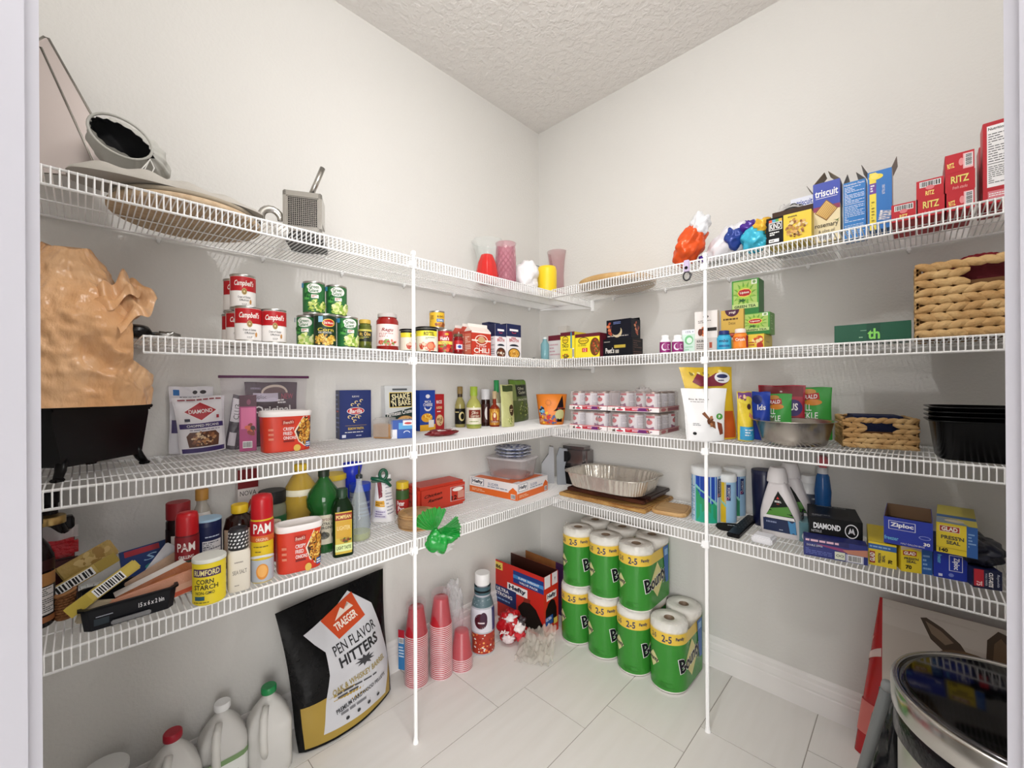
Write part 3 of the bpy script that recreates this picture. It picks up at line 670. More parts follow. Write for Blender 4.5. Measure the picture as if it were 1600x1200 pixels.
def ritzf(v):
    def f(p):
        p.rect(0, 0, 1, 1, '#c01f2c')
        if v == 0:
            p.text('RITZ', .5, .62, .4, '#7c5a20', w=.62, bold=.05); p.text('RITZ', .5, .63, .38, '#f1dc7a', w=.6, bold=.02); p.text('fresh stacks', .5, .2, .16, '#f0b8b0', w=.5, shear=.3)
        elif v == 1: p.text('RITZ', .2, .4, .26, '#f1dc7a', w=.24, bold=.03, rot=6); p.ell(.56, .5, .09, .2, '#e88f92'); p.rect(.62, .1, .96, .9, '#eeb8bb'); p.bar(.68, .2, .94, .85, True)
        else: p.text('RITZ', .5, .25, .24, '#f1dc7a', w=.32, bold=.03); p.bar(.12, .6, .9, .92); p.ell(.5, .55, .16, .12, '#e08086')
    return f
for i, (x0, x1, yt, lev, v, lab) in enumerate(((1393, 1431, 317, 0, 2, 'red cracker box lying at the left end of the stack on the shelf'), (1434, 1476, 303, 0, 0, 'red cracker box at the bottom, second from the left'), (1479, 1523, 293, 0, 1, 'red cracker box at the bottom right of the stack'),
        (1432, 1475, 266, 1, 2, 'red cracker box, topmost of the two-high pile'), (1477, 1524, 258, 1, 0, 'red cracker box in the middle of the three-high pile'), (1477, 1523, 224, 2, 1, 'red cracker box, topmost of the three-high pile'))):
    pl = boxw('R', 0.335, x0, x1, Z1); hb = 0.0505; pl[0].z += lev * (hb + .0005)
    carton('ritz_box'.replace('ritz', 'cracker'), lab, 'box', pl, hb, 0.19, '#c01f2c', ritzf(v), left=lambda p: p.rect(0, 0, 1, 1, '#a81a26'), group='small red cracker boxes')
def bigred(p): p.rect(.12, .2, 1, .95, '#f1eff0'); p.text('Nutrition Facts', .56, .91, .035, '#222222', w=.8, bold=.02); p.lines(.16, .5, .96, .86, 12, '#555555', .35); p.rect(.14, .48, .98, .487, '#222222'); p.lines(.16, .24, .96, .46, 9, '#777777', .4); p.rect(.14, .06, .7, .15, '#d8808a'); p.lines(.17, .08, .66, .13, 2, WHITE)
pl = boxw('R', 0.33, 1536, 1592, Z1); carton('cereal_box', 'tall red box with white nutrition panel at the right end of the top shelf', 'box', pl, topz(pl[0], 186) - Z1, 0.06, '#b9222e', bigred)
pl = boxw('R', 0.24, 1530, 1570, Z1); carton('cereal_box', 'red box edge just behind the tall nutrition-panel box', 'box', pl, topz(pl[0], 225) - Z1, 0.06, '#b84a4e')
#%% ================================================================ second shelf, left wall
def hz(side, d, px, ytop, z): return topz(onw(side, d, px, z), ytop) - z
# black pan handle and foil at the shelf's left end
P = onw('L', 0.26, 222, Z2); T = Thing('black_ladle', 'black ladle lying with crumpled foil at the left end of the second shelf', 'utensil', P, face(P))
blobsurf(T.part('ladle_bowl'), (-0.012, 0, .018), .032, .035, .018, mat(BLACK, .25), .06, 2, 2, 24, 16, flat_z=.0005)
T.part('handle').tube([(0, 0, .012), (.03, .01, .016), (.062, .02, .008)], .005, '#2b2b2b', n=8)
blobsurf(T.part('foil'), (0.05, -.012, .010), .026, .02, .010, mat('#9a9894', .3, 1, bump=1, bscale=40), .3, 3, 2, 20, 12, flat_z=.0005, facet=.3); T.done()
def soup(p):
    p.rect(0, .52, 1, 1, '#b5161f'); p.text("Campbell's", .5, .76, .24, '#f4f0ea', w=.60, bold=.02, shear=.35); p.ell(.5, .50, .075, .11, '#b39554'); p.ell(.5, .50, .055, .08, '#8d7238'); p.star(.5, .5, .035, .05, '#d8c48a', 6)
    p.text('Cream of Chicken', .5, .31, .07, '#2a2626', w=.36, bold=.01); p.text('& Mushroom', .5, .21, .07, '#2a2626', w=.26, bold=.01); p.text('SOUP', .5, .07, .06, '#555555', w=.14); p.ell(.68, .16, .03, .08, '#c08a4a')
cn = onw('L', .30, 387.5, Z2); cr_ = .0335; CH = .102
def dL(d, px): return onw('L', d, px, Z2)
for (px, d, lev, lab) in ((388, .315, 0, 'red and white soup can in front, under the raised can'), (428, .315, 0, 'red and white soup can, rightmost on the left side of the second shelf'),
                     (373, .20, 0, 'red and white soup can hidden behind the front soup can'), (380, .243, 1, 'red and white soup can standing on top of the others'),
                     (366, .13, 0, 'rearmost red and white soup can, its edge showing at the left'), (369, .165, 1, 'raised red and white soup can behind the top one')):
    P = dL(d, px); P.z += lev * (CH + .0005); tincan('soup_can', lab, P, cr_, CH, '#f3efec', soup, rot=face(P, 6), group='soup cans')
def gg(kind):
    def f(p):
        p.rect(0, 0, 1, 1, '#2c6f3b'); p.ell(.5, .82, .25, .17, '#f1f0ea'); p.text('Green', .5, .88, .13, '#2a6a38', w=.3, bold=.02); p.text('Giant', .5, .75, .13, '#2a6a38', w=.28, bold=.02)
        p.rect(.42, .48, .64, .60, '#f0eee6'); p.lines(.44, .5, .62, .59, 2, '#a0453a', .6)
        p.poly([(.16, .42), (.22, .62), (.20, .80), (.27, .86), (.33, .80), (.32, .62), (.38, .42)], '#3f9044'); p.blobs(.27, .55, .09, .14, 26, ['#2a6e34', '#54a64c', '#1f5a2c'], .006); p.ell(.27, .86, .03, .05, '#3a8a44')
        p.blobs(.62, .2, .3, .2, 60, ['#b9c95c', '#8aae3e', '#dbe08c', '#6b9434'] if kind == 0 else ['#d4dd86', '#a8c456', '#e8ecb0', '#8fb24a'], .0055 if kind == 0 else .0075); p.rect(.10, .84, .2, 1, '#4a9ac4')
        if kind: p.rect(0, .86, .14, 1, '#5aa0c8')
    return f
def gcan(px, d, lev, art, lab, base='#2c6f3b', r=.0335, h=.107, rot=0, group='vegetable cans'):
    P = dL(d, px); P.z += lev * (h + .0005); return tincan('vegetable_can', lab, P, r, h, base, art, rot=face(P, rot), group=group, a=170)
def delm(p):
    p.rect(0, 0, 1, 1, '#12301c'); p.ell(.62, .76, .21, .14, '#e9c84e'); p.ell(.62, .76, .18, .115, '#b8201f'); p.text('Del Monte', .62, .76, .08, '#f2ecd8', w=.30, bold=.02); p.rect(.30, .78, .44, .98, '#8cc0dc')
    p.text('Corn', .52, .52, .12, '#d9c24a', w=.5, bold=.02); p.text('FIRE ROASTED', .5, .42, .06, WHITE, w=.4); p.blobs(.5, .17, .34, .17, 90, ['#e3c054', '#f0d880', '#c99a34', '#b0802c'], .0055)
gcan(481, .235, 0, gg(1), 'green vegetable can at the left of the bottom row', rot=-20)
gcan(508, .305, 0, delm, 'dark green corn can in front of the green cans', '#12301c', rot=0)
gcan(543, .300, 0, gg(1), 'green vegetable can at the right of the bottom row, beside the pickles', rot=14)
gcan(491, .262, 1, gg(0), 'green vegetable can with peas, upper left of the pile', rot=0)
gcan(526, .262, 1, gg(1), 'green vegetable can with beans, upper right of the pile', rot=6)
def jar(name, label, cat, P, r, h, glass, lidc, lid_h, lab, liquid=None, rot=None, group=None, sh=.8):
    return bottle(name, label, cat, P, [(r * .9, 0), (r, .006), (r, h * sh), (r * .82, h * (sh + .08)), (r * .80, h - lid_h)], glass, (r * .86, h - lid_h, h, lidc), lab, rot=rot, group=group, liquid=liquid)
P, r = cylw('L', .29, 560, 581, Z2)
jar('pickle_jar', 'small jar of green pickles beside the vegetable cans', 'jar', P, r, topz(P, 500) - Z2, mat('#6f7430', .08, noise2='#3c4a1c', nscale=25), '#c9a948', .014, [(.03, .072, 170, '#20291c', lambda p: (p.text('Mt. Olive', .5, .62, .34, '#d9b65a', w=.6, bold=.02), p.rect(0, .84, 1, 1, '#c9c05a'), p.lines(.2, .2, .8, .4, 2, '#c9c05a')))])
P, r = cylw('L', .30, 588, 623, Z2)
jar('sauce_jar', 'large jar of red pasta sauce with pale label', 'jar', P, r, topz(P, 491) - Z2, mat('#8f1a16', .1), '#b9b3b0', .014, [(.018, .095, 150, '#ecd9d5', lambda p: (p.text('Ragu', .5, .72, .2, '#8a1c20', w=.4, bold=.02, shear=.2), p.lines(.2, .4, .8, .6, 3, '#a85a5a'), p.blobs(.5, .16, .3, .12, 26, ['#b0302a', '#d0745a', '#7a9a4a'], .006)))])
def rotel(p):
    p.rect(0, 0, 1, 1, '#e9e4d2'); p.rect(0, .66, 1, 1, '#eadb3a'); p.rect(0, .90, 1, 1, '#1c1c1c'); p.text('RO*TEL', .68, .77, .17, '#222222', w=.36, bold=.03); p.blobs(.6, .2, .32, .2, 40, ['#c2452e', '#e0785a', '#d8a890', '#f0d0b8'], .007); p.ell(.72, .22, .13, .18, '#c9503a'); p.ell(.72, .22, .10, .14, '#e08a66'); p.lines(.55, .5, .85, .62, 2, '#6a8a4a')
P, r = cylw('L', .30, 624, 650, Z2); tincan('tomato_can', 'yellow and white diced tomato can left of the pole', P, r, topz(P, 515) - Z2, '#e9e4d2', rotel, rot=face(P, 20), group='diced tomato cans', lid='#2a2a2a')
P, r = cylw('L', .305, 649, 685, Z2); h1 = topz(P, 512) - Z2; P1 = P; tincan('tomato_can', 'larger yellow and white tomato can behind the pole', P, r, h1, '#e9e4d2', rotel, rot=face(P, -14), group='diced tomato cans', lid='#2a2a2a')
def bush(p): p.rect(0, 0, 1, 1, '#e6b62e'); p.text("BUSH'S", .62, .72, .16, '#3a2a14', w=.36, bold=.03); p.rect(.42, .34, .85, .56, '#2f6ca8'); p.text('CHILI', .62, .45, .13, WHITE, w=.3, bold=.02); p.blobs(.6, .14, .3, .12, 24, ['#8a4a28', '#c47a40'], .006); p.lines(.1, .3, .28, .8, 5, '#5a3a20')
P, r = cylw('L', .285, 671, 695, Z2); P.z = P1.z + h1 + .0005; tincan('bean_can', 'yellow and orange bean can on top of the tomato can', P, r, topz(P, 487) - P.z, '#e6b62e', bush, rot=face(P, 10), group=None)
def hunts(p): p.rect(0, 0, 1, 1, '#a91a20'); p.text("Hunt's", .56, .66, .2, '#f4ece6', w=.42, bold=.03); p.ell(.66, .86, .1, .06, '#d6a032'); p.rect(0, .36, 1, .52, '#e9d060'); p.text('Tomatoes', .56, .44, .1, '#3a3a20', w=.36); p.blobs(.55, .18, .35, .16, 30, ['#d0302a', '#8a1216', '#e05a44', '#7c8a34'], .008)
P, r = cylw('L', .315, 682, 708, Z2); tincan('tomato_sauce_can', 'red tomato can right of the support pole', P, r, topz(P, 516) - Z2, '#a91a20', hunts, rot=face(P, -10))
P, r = cylw('L', .31, 708, 724, Z2)
jar('salsa_jar', 'small dark red jar with gold lid between red can and chili cartons', 'jar', P, r, topz(P, 522) - Z2, mat('#7c1418', .1), '#5c4a34', .012, [(.02, .06, 150, '#b42026', lambda p: (p.rect(.35, .1, .85, .6, '#d8dce8'), p.ell(.6, .36, .14, .16, '#2c3f8c')))])
# chili cartons and broth
def chili(p):
    p.rect(0, 0, 1, 1, '#c03a28'); p.rect(0, .93, 1, 1, '#f0e8e0'); p.ell(.5, .66, .33, .20, '#f0e4d8'); p.ell(.5, .66, .29, .17, '#b8341f'); p.ell(.5, .70, .15, .10, '#e9d9c0'); p.ell(.5, .62, .12, .09, '#8a5a34'); p.rect(0, .60, 1, .66, '#f0e4d8'); p.ell(.5, .66, .2, .12, '#c9a070')
    p.text('CHILI', .5, .24, .2, '#f4eee6', w=.8, bold=.02); p.rect(.1, .06, .9, .09, '#f0e4d8'); p.text('1-STEP', .5, .41, .08, '#f4eee6', w=.5)
def gable(T, W, D, h, c1, c2):
    b = T.part('gable_top'); gh = .022
    b.add([(-W/2, -D/2, h), (W/2, -D/2, h), (W/2, D/2, h), (-W/2, D/2, h), (-W/2, 0, h + gh), (W/2, 0, h + gh)], [(0, 1, 5, 4), (2, 3, 4, 5), (0, 4, 3), (1, 2, 5)], c1)
    b.box(-W/2, W/2, -.001, .001, h + gh - .001, h + gh + .012, c2)
def gcarton(label, pl, h, D, col, art, side, gc1, gc2, group, tw=None):
    P, W, rot, a, e = pl; T = Thing('drink_carton'.replace('drink', 'food'), label, 'carton', back(P, rot, D / 2), rot, group); b = T.part('carton'); b.box(-W/2, W/2, -D/2, D/2, 0, h, col, .001)
    art(flat(b, -W/2, W/2, -D/2, 0, h)); 
    if side: side(flatside(b, -W/2, -D/2, D/2, 0, h, -1))
    gable(T, W, D, h, gc1, gc2); T.done()
rs = lambda p: (p.rect(0, 0, 1, 1, '#b23a28'), p.rect(.08, .1, .92, .9, '#c8654c'), p.lines(.15, .2, .85, .8, 9, '#f0d8c8'))
pl = boxw('L', .315, 737, 767, Z2); gcarton('red and white chili seasoning carton in front', pl, topz(pl[0], 518) - Z2, .05, '#c03a28', chili, rs, '#e6d8d0', '#f0eae4', 'red chili cartons')
b_ = pl
pl = boxw('L', .25, 728, 752, Z2); gcarton('red and white chili carton in the second rank', pl, topz(pl[0], 518) - Z2, .045, '#c03a28', chili, rs, '#c44a38', '#f0eae4', 'red chili cartons')
pl = boxw('L', .19, 716, 740, Z2); gcarton('red and white chili carton furthest back', pl, topz(pl[0], 520) - Z2, .045, '#b53a28', chili, rs, '#c44a38', '#f0eae4', 'red chili cartons')
def broth(cols):
    def f(p):
        p.rect(0, 0, 1, 1, '#eeeaee'); p.rect(0, .64, 1, 1, '#1a2350'); p.rect(.2, .80, .8, .86, '#f0eef0'); p.ell(.5, .76, .16, .03, '#b0344a'); p.ell(.5, .775, .12, .025, '#1a2350'); p.text('BROTH', .5, .53, .09, '#b02a3a', w=.66, bold=.03); p.lines(.3, .58, .7, .62, 1, '#b02a3a', .8)
        p.ell(.5, .36, .32, .06, '#1d2536', a0=0, a1=180); p.ell(.5, .15, .42, .16, '#2a1c18'); p.ell(.5, .15, .36, .135, cols[0]); p.blobs(.5, .14, .3, .1, 24, cols, .006)
    return f
def bside(p): p.rect(0, 0, 1, 1, '#e6e2e6'); p.rect(0, .64, 1, 1, '#141c44'); p.lines(.1, .1, .9, .6, 8, '#8a8a94')
for x0, x1, c, lab in ((775, 791, ['#5a2a1a', '#8a4a2c', '#e8e0d0'], 'navy and white broth carton beside the chili cartons'), (793, 814, ['#d9a040', '#e8c070', '#b47a30'], 'navy and white broth carton at the right of the pair')):
    pl = boxw('L', .30, x0 - 1 if x0 < 780 else x0 - 1, x1, Z2); h = topz(pl[0], 507) - Z2
    carton('broth_carton', lab, 'carton', pl, h, .055, '#eeeaee', broth(c), left=bside, top=lambda p: p.rect(0, 0, 1, 1, '#141c44'), group='broth cartons', flaps=(('b', .004, 0, '#141c44', ''),))
pl = boxw('L', .225, 764, 782, Z2); carton('broth_carton', 'navy broth carton standing behind the front pair', 'carton', pl, topz(pl[0], 504) - Z2, .05, '#141c44', group='broth cartons')
P = onw('L', .30, 834, Z2); T = Thing('bottle_stopper', 'tiny black stopper lying in the shelf corner', 'stopper', P, 0); T.part('knob').lathe([(.006, 0), (.012, .003), (.010, .009), (.002, .011)], BLACK, 16); T.done()

#%% ---------------------------------------------------------------- second shelf, right wall
P, r = cylw('R', .24, 845, 858, Z2); hh = topz(P, 527) - Z2
bottle('mouthwash_bottle', 'small translucent aqua bottle in the shelf corner', 'bottle', P, [(r * .9, 0), (r, .004), (r, hh * .7), (r * .5, hh * .85), (r * .5, hh * .92)], mat('#7fb4bf', .1, alpha=.75), (r * .45, hh * .9, hh, '#dfe6e8'))
pl = boxw('R', .21, 857, 877, Z2); carton('white_carton'.replace('white_', 'food_'), 'white carton with maroon folded top beside the aqua bottle', 'carton', pl, topz(pl[0], 524) - Z2, .10, '#dcd8d8', lambda p: (p.rect(0, .80, 1, 1, '#6a1a2c'), p.lines(.1, .2, .9, .7, 4, '#c8a0a8')))
pl = boxw('R', .18, 858, 872, Z2); carton('tissue_packet', 'pale paper packet standing behind the maroon-topped carton', 'packet', (back(pl[0], 0, .08), pl[1], pl[2], 0, 0), topz(pl[0], 510) - Z2 + .01, .03, '#d3cfc9')
def taco(i):
    def f(p):
        p.rect(0, 0, 1, 1, '#efdc30'); p.rect(0, .86, 1, 1, '#5e1626'); p.ell(.35, .72, .22, .14, '#3a3a14'); p.ell(.35, .72, .19, .11, '#e9c830'); p.text('Old El Paso', .35, .72, .07, '#3a2a10', w=.34, bold=.02)
        if i == 0: p.text('TACO', .35, .5, .13, '#2a2416', w=.46, bold=.03); p.text('shells', .35, .36, .08, '#2a2416'); p.rect(.72, .4, .82, .98, '#3a8aa8'); p.blobs(.3, .1, .3, .1, 18, ['#7a2a14', '#c86030', '#5a7a2a'], .006); p.bar(.85, .05, .98, .4)
        else: p.ell(.82, .45, .2, .36, '#6b3a1c'); p.blobs(.82, .45, .15, .3, 30, ['#8a4a24', '#b8703a', '#3f6a2a', '#c84030'], .006); p.rect(.30, .26, .52, .42, '#cc2c22'); p.text('12', .41, .34, .12, WHITE); p.text('12 Shells', .3, .54, .08, '#2a2416', w=.34)
    return f
pl = boxw('R', .30, 876, 898, Z2); carton('taco_box', 'yellow taco box with blue stripe, left one', 'box', pl, topz(pl[0], 519) - Z2, .10, '#e6d02e', taco(0), group='yellow taco boxes')
pl = boxw('R', .30, 899, 937, Z2); carton('taco_box', 'yellow taco box with pictured taco, right one', 'box', pl, topz(pl[0], 521) - Z2, .10, '#5e1626', taco(1), group='yellow taco boxes')
def pe1(p): p.rect(0, 0, 1, 1, '#15161c'); p.text("Peet's", .25, .38, .3, '#e9e6e0', w=.3, bold=.02); p.rect(.40, .50, .78, .66, '#b9a23c'); p.rect(.44, .22, .56, .4, '#a8a49c'); p.lines(.05, .8, .3, .9, 1, '#a8a49c')
def pe2(p): p.rect(0, 0, 1, 1, '#151621'); p.blobs(.12, .5, .12, .35, 14, ['#a8402a', '#d07a4c', '#4a2030'], .01); p.ell(.45, .35, .2, .3, '#c9b890'); p.ell(.40, .48, .2, .3, '#151621'); p.lines(.3, .75, .6, .9, 2, '#6a7ab0', .5); p.lines(.05, .08, .9, .18, 1, '#c0b8b0'); p.rect(.0, .2, 1, .205, '#4a4a55')
pl = boxw('R', .27, 942, 988, Z2); h = .052
carton('coffee_pod_box', 'black coffee pod box at the bottom of the two', 'box', pl, topz(pl[0], 529) - Z2, .10, '#15161c', pe1, right=lambda p: p.lines(.1, .1, .9, .9, 7, '#5a3a34'), group='black coffee boxes'); hb = topz(pl[0], 529) - Z2 + .0006
pl = boxw('R', .27, 948, 986, Z2); pl[0].z += hb
carton('coffee_pod_box', 'black coffee pod box stacked on top with its lid ajar', 'box', pl, topz(pl[0], 499) - pl[0].z, .09, '#151621', pe2, right=lambda p: p.blobs(.5, .5, .3, .35, 16, ['#b0503a', '#d88a60', '#4a2030'], .01), group='black coffee boxes', flaps=(('b', .012, -20, '#16161a', ''),))
for x0, x1, lab in ((1031, 1048, 'left one'), (1050, 1068, 'right one')):
    P, r = cylw('R', .32, x0, x1, Z2); hh = topz(P, 524) - Z2
    bottle('vitamin_bottle', 'white vitamin bottle with purple label, ' + lab, 'bottle', P, [(r * .9, 0), (r, .003), (r, hh * .68), (r * .7, hh * .8), (r * .66, hh * .84)], mat('#efecef', .35), (r * .72, hh * .82, hh, '#f2f2f2'), [(.004, hh * .62, 200, '#8c1f6e', lambda p: (p.ell(.45, .5, .16, .34, '#e9dcea'), p.ell(.5, .55, .13, .28, '#8c1f6e'), p.lines(.6, .2, .75, .8, 4, '#e8cfe4')))], group='vitamin bottles')
pl = boxw('R', .30, 1066, 1090, Z2); carton('sweetener_packet', 'pale mint packet with green circle behind the vitamin bottles', 'packet', pl, topz(pl[0], 515) - Z2, .02, '#cfe6da', lambda p: (p.rect(0, .8, 1, 1, '#e6e9ef'), p.text('15% +', .5, .9, .09, '#2a3a6a', w=.5), p.ell(.45, .55, .28, .2, '#7cc08a'), p.ell(.48, .53, .18, .13, '#dcefe2'), p.lines(.2, .08, .8, .3, 2, '#9ad0b0')))
def keur(p): p.rect(0, 0, 1, 1, '#e6e1de'); p.ell(.5, .86, .12, .04, '#222222'); p.lines(.15, .70, .85, .78, 2, '#77716c'); p.blobs(.35, .48, .17, .12, 16, ['#c8603a', '#e08a5a', '#5a2a20'], .008); p.rect(.55, .5, .98, .58, '#2a2624'); p.ell(.25, .48, .1, .09, '#6a3428'); p.rect(0, 0, 1, .33, '#cfcac6'); p.text('KEURIG', .3, .26, .06, '#2a2624', w=.4, bold=.03); p.lines(.08, .06, .6, .2, 3, '#6a6662'); p.rect(.66, .08, .78, .22, '#b85a44'); 
pl = boxw('R', .315, 1086, 1121, Z2); carton('blister_pack', 'clear blister pack with coffee pod card behind the pole', 'package', pl, topz(pl[0], 486) - Z2, .025, '#e6e1de', keur)
def yogi(p): p.rect(0, 0, 1, 1, '#cda84f'); p.ell(.5, 1.0, .32, .17, '#4a1f3c', a0=180, a1=360); p.text('yogi', .5, .93, .07, '#e8dcd0', w=.3, bold=.02); p.lines(.1, .74, .9, .8, 1, '#5a3f22', .7); p.text('Detox', .5, .67, .07, '#4a3018', w=.3); p.ell(.5, .36, .26, .10, '#e9dcc4', a0=180, a1=360); p.ell(.5, .37, .26, .06, '#7c2c28'); p.ell(.5, .385, .12, .025, '#c06050')
pl = boxw('R', .30, 1127, 1162, Z2); carton('tea_box', 'golden tea box with a cup picture behind the orange bottle', 'box', pl, topz(pl[0], 484) - Z2, .06, '#cda84f', yogi, group='tea boxes', right=lambda p: p.rect(0, 0, 1, 1, '#c3a25a'))
def bigelow(p): p.rect(0, 0, 1, 1, '#e6c843'); p.blobs(.6, .5, .3, .35, 26, ['#d88a3a', '#c8502c', '#f0e0a0'], .008); p.ell(.75, .2, .2, .25, '#b03424'); p.lines(.05, .2, .4, .7, 3, '#b0302a')
pl = boxw('R', .305, 1169, 1194, Z2); h = topz(pl[0], 522) - Z2; carton('tea_box', 'low yellow tea box at the bottom right of the tea pile', 'box', pl, h, .115, '#dcc44a', bigelow, group='tea boxes', right=lambda p: p.lines(.2, .4, .7, .6, 1, '#a89030'), top=lambda p: p.rect(0, 0, 1, 1, '#e0ca5a'))
def liptonf(full):
    def f(p):
        p.rect(0, 0, 1, 1, '#4d9a42'); p.rect(0, 0, 1, .16, '#2f7a3a'); p.rect(.06, .2, .94, .96, '#a8c46a'); p.star(.48, .58, .46, .38, '#6fa23c', 13, .55); p.star(.48, .6, .38, .3, '#9cc44e', 11, .6)
        p.ell(.48, .62, .26, .13, '#e8c65a'); p.poly([(.24, .62), (.3, .70), (.48, .72), (.66, .70), (.72, .62), (.66, .54), (.48, .52), (.3, .54)], '#b0202a'); p.text('Lipton', .48, .62, .085, '#f2ece0', w=.34, bold=.03)
        p.rect(.74, .84, .94, .97, '#e6e9da'); p.ell(.84, .905, .06, .045, '#7aa060'); p.rect(.02, .16, .98, .3, '#b9cf86'); p.text('GREEN TEA', .5, .22, .08, '#1e3d1e', w=.8, bold=.03)
        p.star(.4, .4, .18, .06, '#2c5a2a', 7, .5)
    return f
pl = boxw('R', .285, 1160, 1203, Z2); pl[0].z += h + .0006; h2 = topz(pl[0], 489) - pl[0].z
carton('tea_box', 'green tea box in the middle, half behind the golden tea box', 'box', pl, h2, .07, '#4d9a42', liptonf(0), right=lambda p: (p.rect(0, 0, 1, 1, '#6ea653'), p.lines(.2, .2, .6, .9, 6, '#a8cc88')), group='tea boxes')
pl2 = boxw('R', .285, 1144, 1186, Z2); pl2[0].z = pl[0].z + h2 + .0006
carton('tea_box', 'tall green tea box on top of the tea pile', 'box', pl2, topz(pl2[0], 437) - pl2[0].z, .07, '#3f8a3e', liptonf(1), right=lambda p: p.rect(0, 0, 1, 1, '#3c7a3f'), group='tea boxes')
def squeeze(lab, x0, x1, yt, d, body, capc, txt, tc, art2):
    P, r = cylw('R', d, x0, x1, Z2); hh = topz(P, yt) - Z2
    bottle('water_enhancer', lab, 'bottle', P, [(r * .9, 0), (r, .004), (r * .97, hh * .45), (r * 1.02, hh * .6), (r * .8, hh * .76), (r * .7, hh * .80)], mat(body, .3), (r * .72, hh * .79, hh, capc), [(.006, hh * .66, 150, body, lambda p: (art2(p), p.text(txt, .48, .66, .26, tc, w=.5, bold=.03)))], group='small squeeze bottles', sy=.7)
squeeze('small blue squeeze bottle with navy cap', 1120, 1143, 517, .335, '#36a8cf', '#1c2a6c', 'mio', '#142a5a', lambda p: p.rect(.2, .1, .8, .3, '#1c6a9c'))
squeeze('small orange squeeze bottle with white cap', 1145, 1169, 514, .335, '#ee8a2c', '#f2e2d8', 'Crush', '#f4ece0', lambda p: (p.rect(0, .5, 1, .9, '#d8641c'), p.rect(.8, 0, 1, 1, '#8a1c34')))
def thrive(p): p.rect(0, 0, 1, 1, '#1f5a42'); p.lines(.36, .62, .46, .68, 1, '#a8d0b0'); p.rect(.44, 0, .62, 1, '#194c39'); p.text('th', .535, .45, .55, '#8fe066', w=.16, bold=.03); p.lines(.34, .25, .46, .35, 1, '#a8d0b0')
pl = boxw('R', .30, 1304, 1424, Z2); carton('green_box'.replace('green_', 'supplement_'), 'long dark green box with light green letters beside the wicker basket', 'box', pl, topz(pl[0], 505) - Z2, .10, '#1f5a42', thrive, left=lambda p: p.rect(0, 0, 1, 1, '#0e2a20'))
# woven baskets
def wicker(T, W, D, h, rows, m1, m2, notch=None, braid=.021):
    """rope rows around a rounded box; each row is a chain of overlapping twisted strands"""
    b = T.part('woven_side'); rnd = random.Random(rows)
    b.box(-W/2 + .006, W/2 - .006, -D/2 + .006, D/2 - .006, 0.002, .006, m2)
    for (x0, y0, x1, y1) in ((-W/2, -D/2, W/2, -D/2), (W/2, -D/2, W/2, D/2), (W/2, D/2, -W/2, D/2), (-W/2, D/2, -W/2, -D/2)):
        L = math.hypot(x1 - x0, y1 - y0); n = max(3, int(L / (braid * 1.35))); ux, uy = (x1 - x0) / L, (y1 - y0) / L; nx, ny = uy, -ux
        for k in range(rows):
            z = h * (k + .5) / rows
            for i in range(n):
                t = L * (i + .5) / n
                if notch and (x0, y0) == (-W/2, -D/2) and notch[0] < t / L < notch[1] and notch[2] < z / h < notch[3]: continue
                cx, cy = x0 + ux * t, y0 + uy * t; l = L / n * .78; rr = h / rows * .56; tl = (1 if k % 2 else -1) * math.radians(14 + rnd.uniform(-5, 5)); V = []; F = []
                for a in range(5):
                    s_ = (a / 4 - .5) * 2; q = rr * (1 - s_ * s_ * .86) ** .5
                    for c_ in range(6):
                        an = 2 * math.pi * c_ / 6; o1 = math.cos(an) * q * .65 + .002; o2 = math.sin(an) * q; dx = s_ * l
                        V.append((cx + ux * dx * math.cos(tl) + nx * o1, cy + uy * dx * math.cos(tl) + ny * o1, max(.0005, z + o2 + dx * math.sin(tl))))
                for a in range(4):
                    for c_ in range(6): F.append((a * 6 + c_, a * 6 + (c_ + 1) % 6, (a + 1) * 6 + (c_ + 1) % 6, (a + 1) * 6 + c_))
                b.add(V, F, m1, True)
        inn = .004
        zt = h * (notch[2] if notch and (x0, y0) == (-W/2, -D/2) else .97)
        b.box(min(x0, x1) - (0 if ux else -inn) * 0 + (0 if abs(ux) > .5 else (inn if x0 < 0 else -inn - .002)), max(x0, x1) + (0 if abs(ux) > .5 else (inn + .002 if x0 < 0 else -inn)),
              min(y0, y1) + (0 if abs(uy) > .5 else (inn if y0 < 0 else -inn - .002)), max(y0, y1) + (0 if abs(uy) > .5 else (inn + .002 if y0 < 0 else -inn)), .004, zt, m2)
RUSH = mat('#cfab76', .7, bump=.5, bscale=90, noise2='#b88f5a', nscale=18); RUSH2 = mat('#6b4a2a', .85)
pl = boxw('R', .345, 1431, 1600, Z2); hh = topz(pl[3], 414) - Z2; P, W, rot = pl[0], pl[1], pl[2]; D = .25
T = Thing('wicker_basket', 'large woven rush basket at the right end of the second shelf', 'basket', back(P, rot, D / 2), rot, 'rush baskets'); wicker(T, W - .012, D - .02, hh, 9, RUSH, RUSH2, (.56, 1.0, .72, .93)); T.done()
T = Thing('cloth_napkins', 'dark red folded cloth inside the large rush basket', 'cloth', back(P, rot, D / 2) + Vector((0, 0, .012)), rot); T.part('cloth').box(-W * .42, W * .42, -D * .38, D * .36, 0, hh - .014, mat('#5a1119', .9, bump=.5, bscale=30), .01); T.done()
P = onw('R', .24, 1532, Z2); T = Thing('felt_flower', 'dark red scalloped felt ornament lying on the large basket', 'ornament', (P.x, P.y, Z2 + hh + .001), face(P)); q = T.part('petals'); q.lathe([(.002, 0), (.040, .003), (.044, .010), (.030, .02), (.004, .024)], mat('#7c1220', .9), 72, rib=.12, ribn=14); T.done()

#%% ================================================================ third shelf, left wall
def foot3(px, py, z=Z3): return onz(px, py, z)
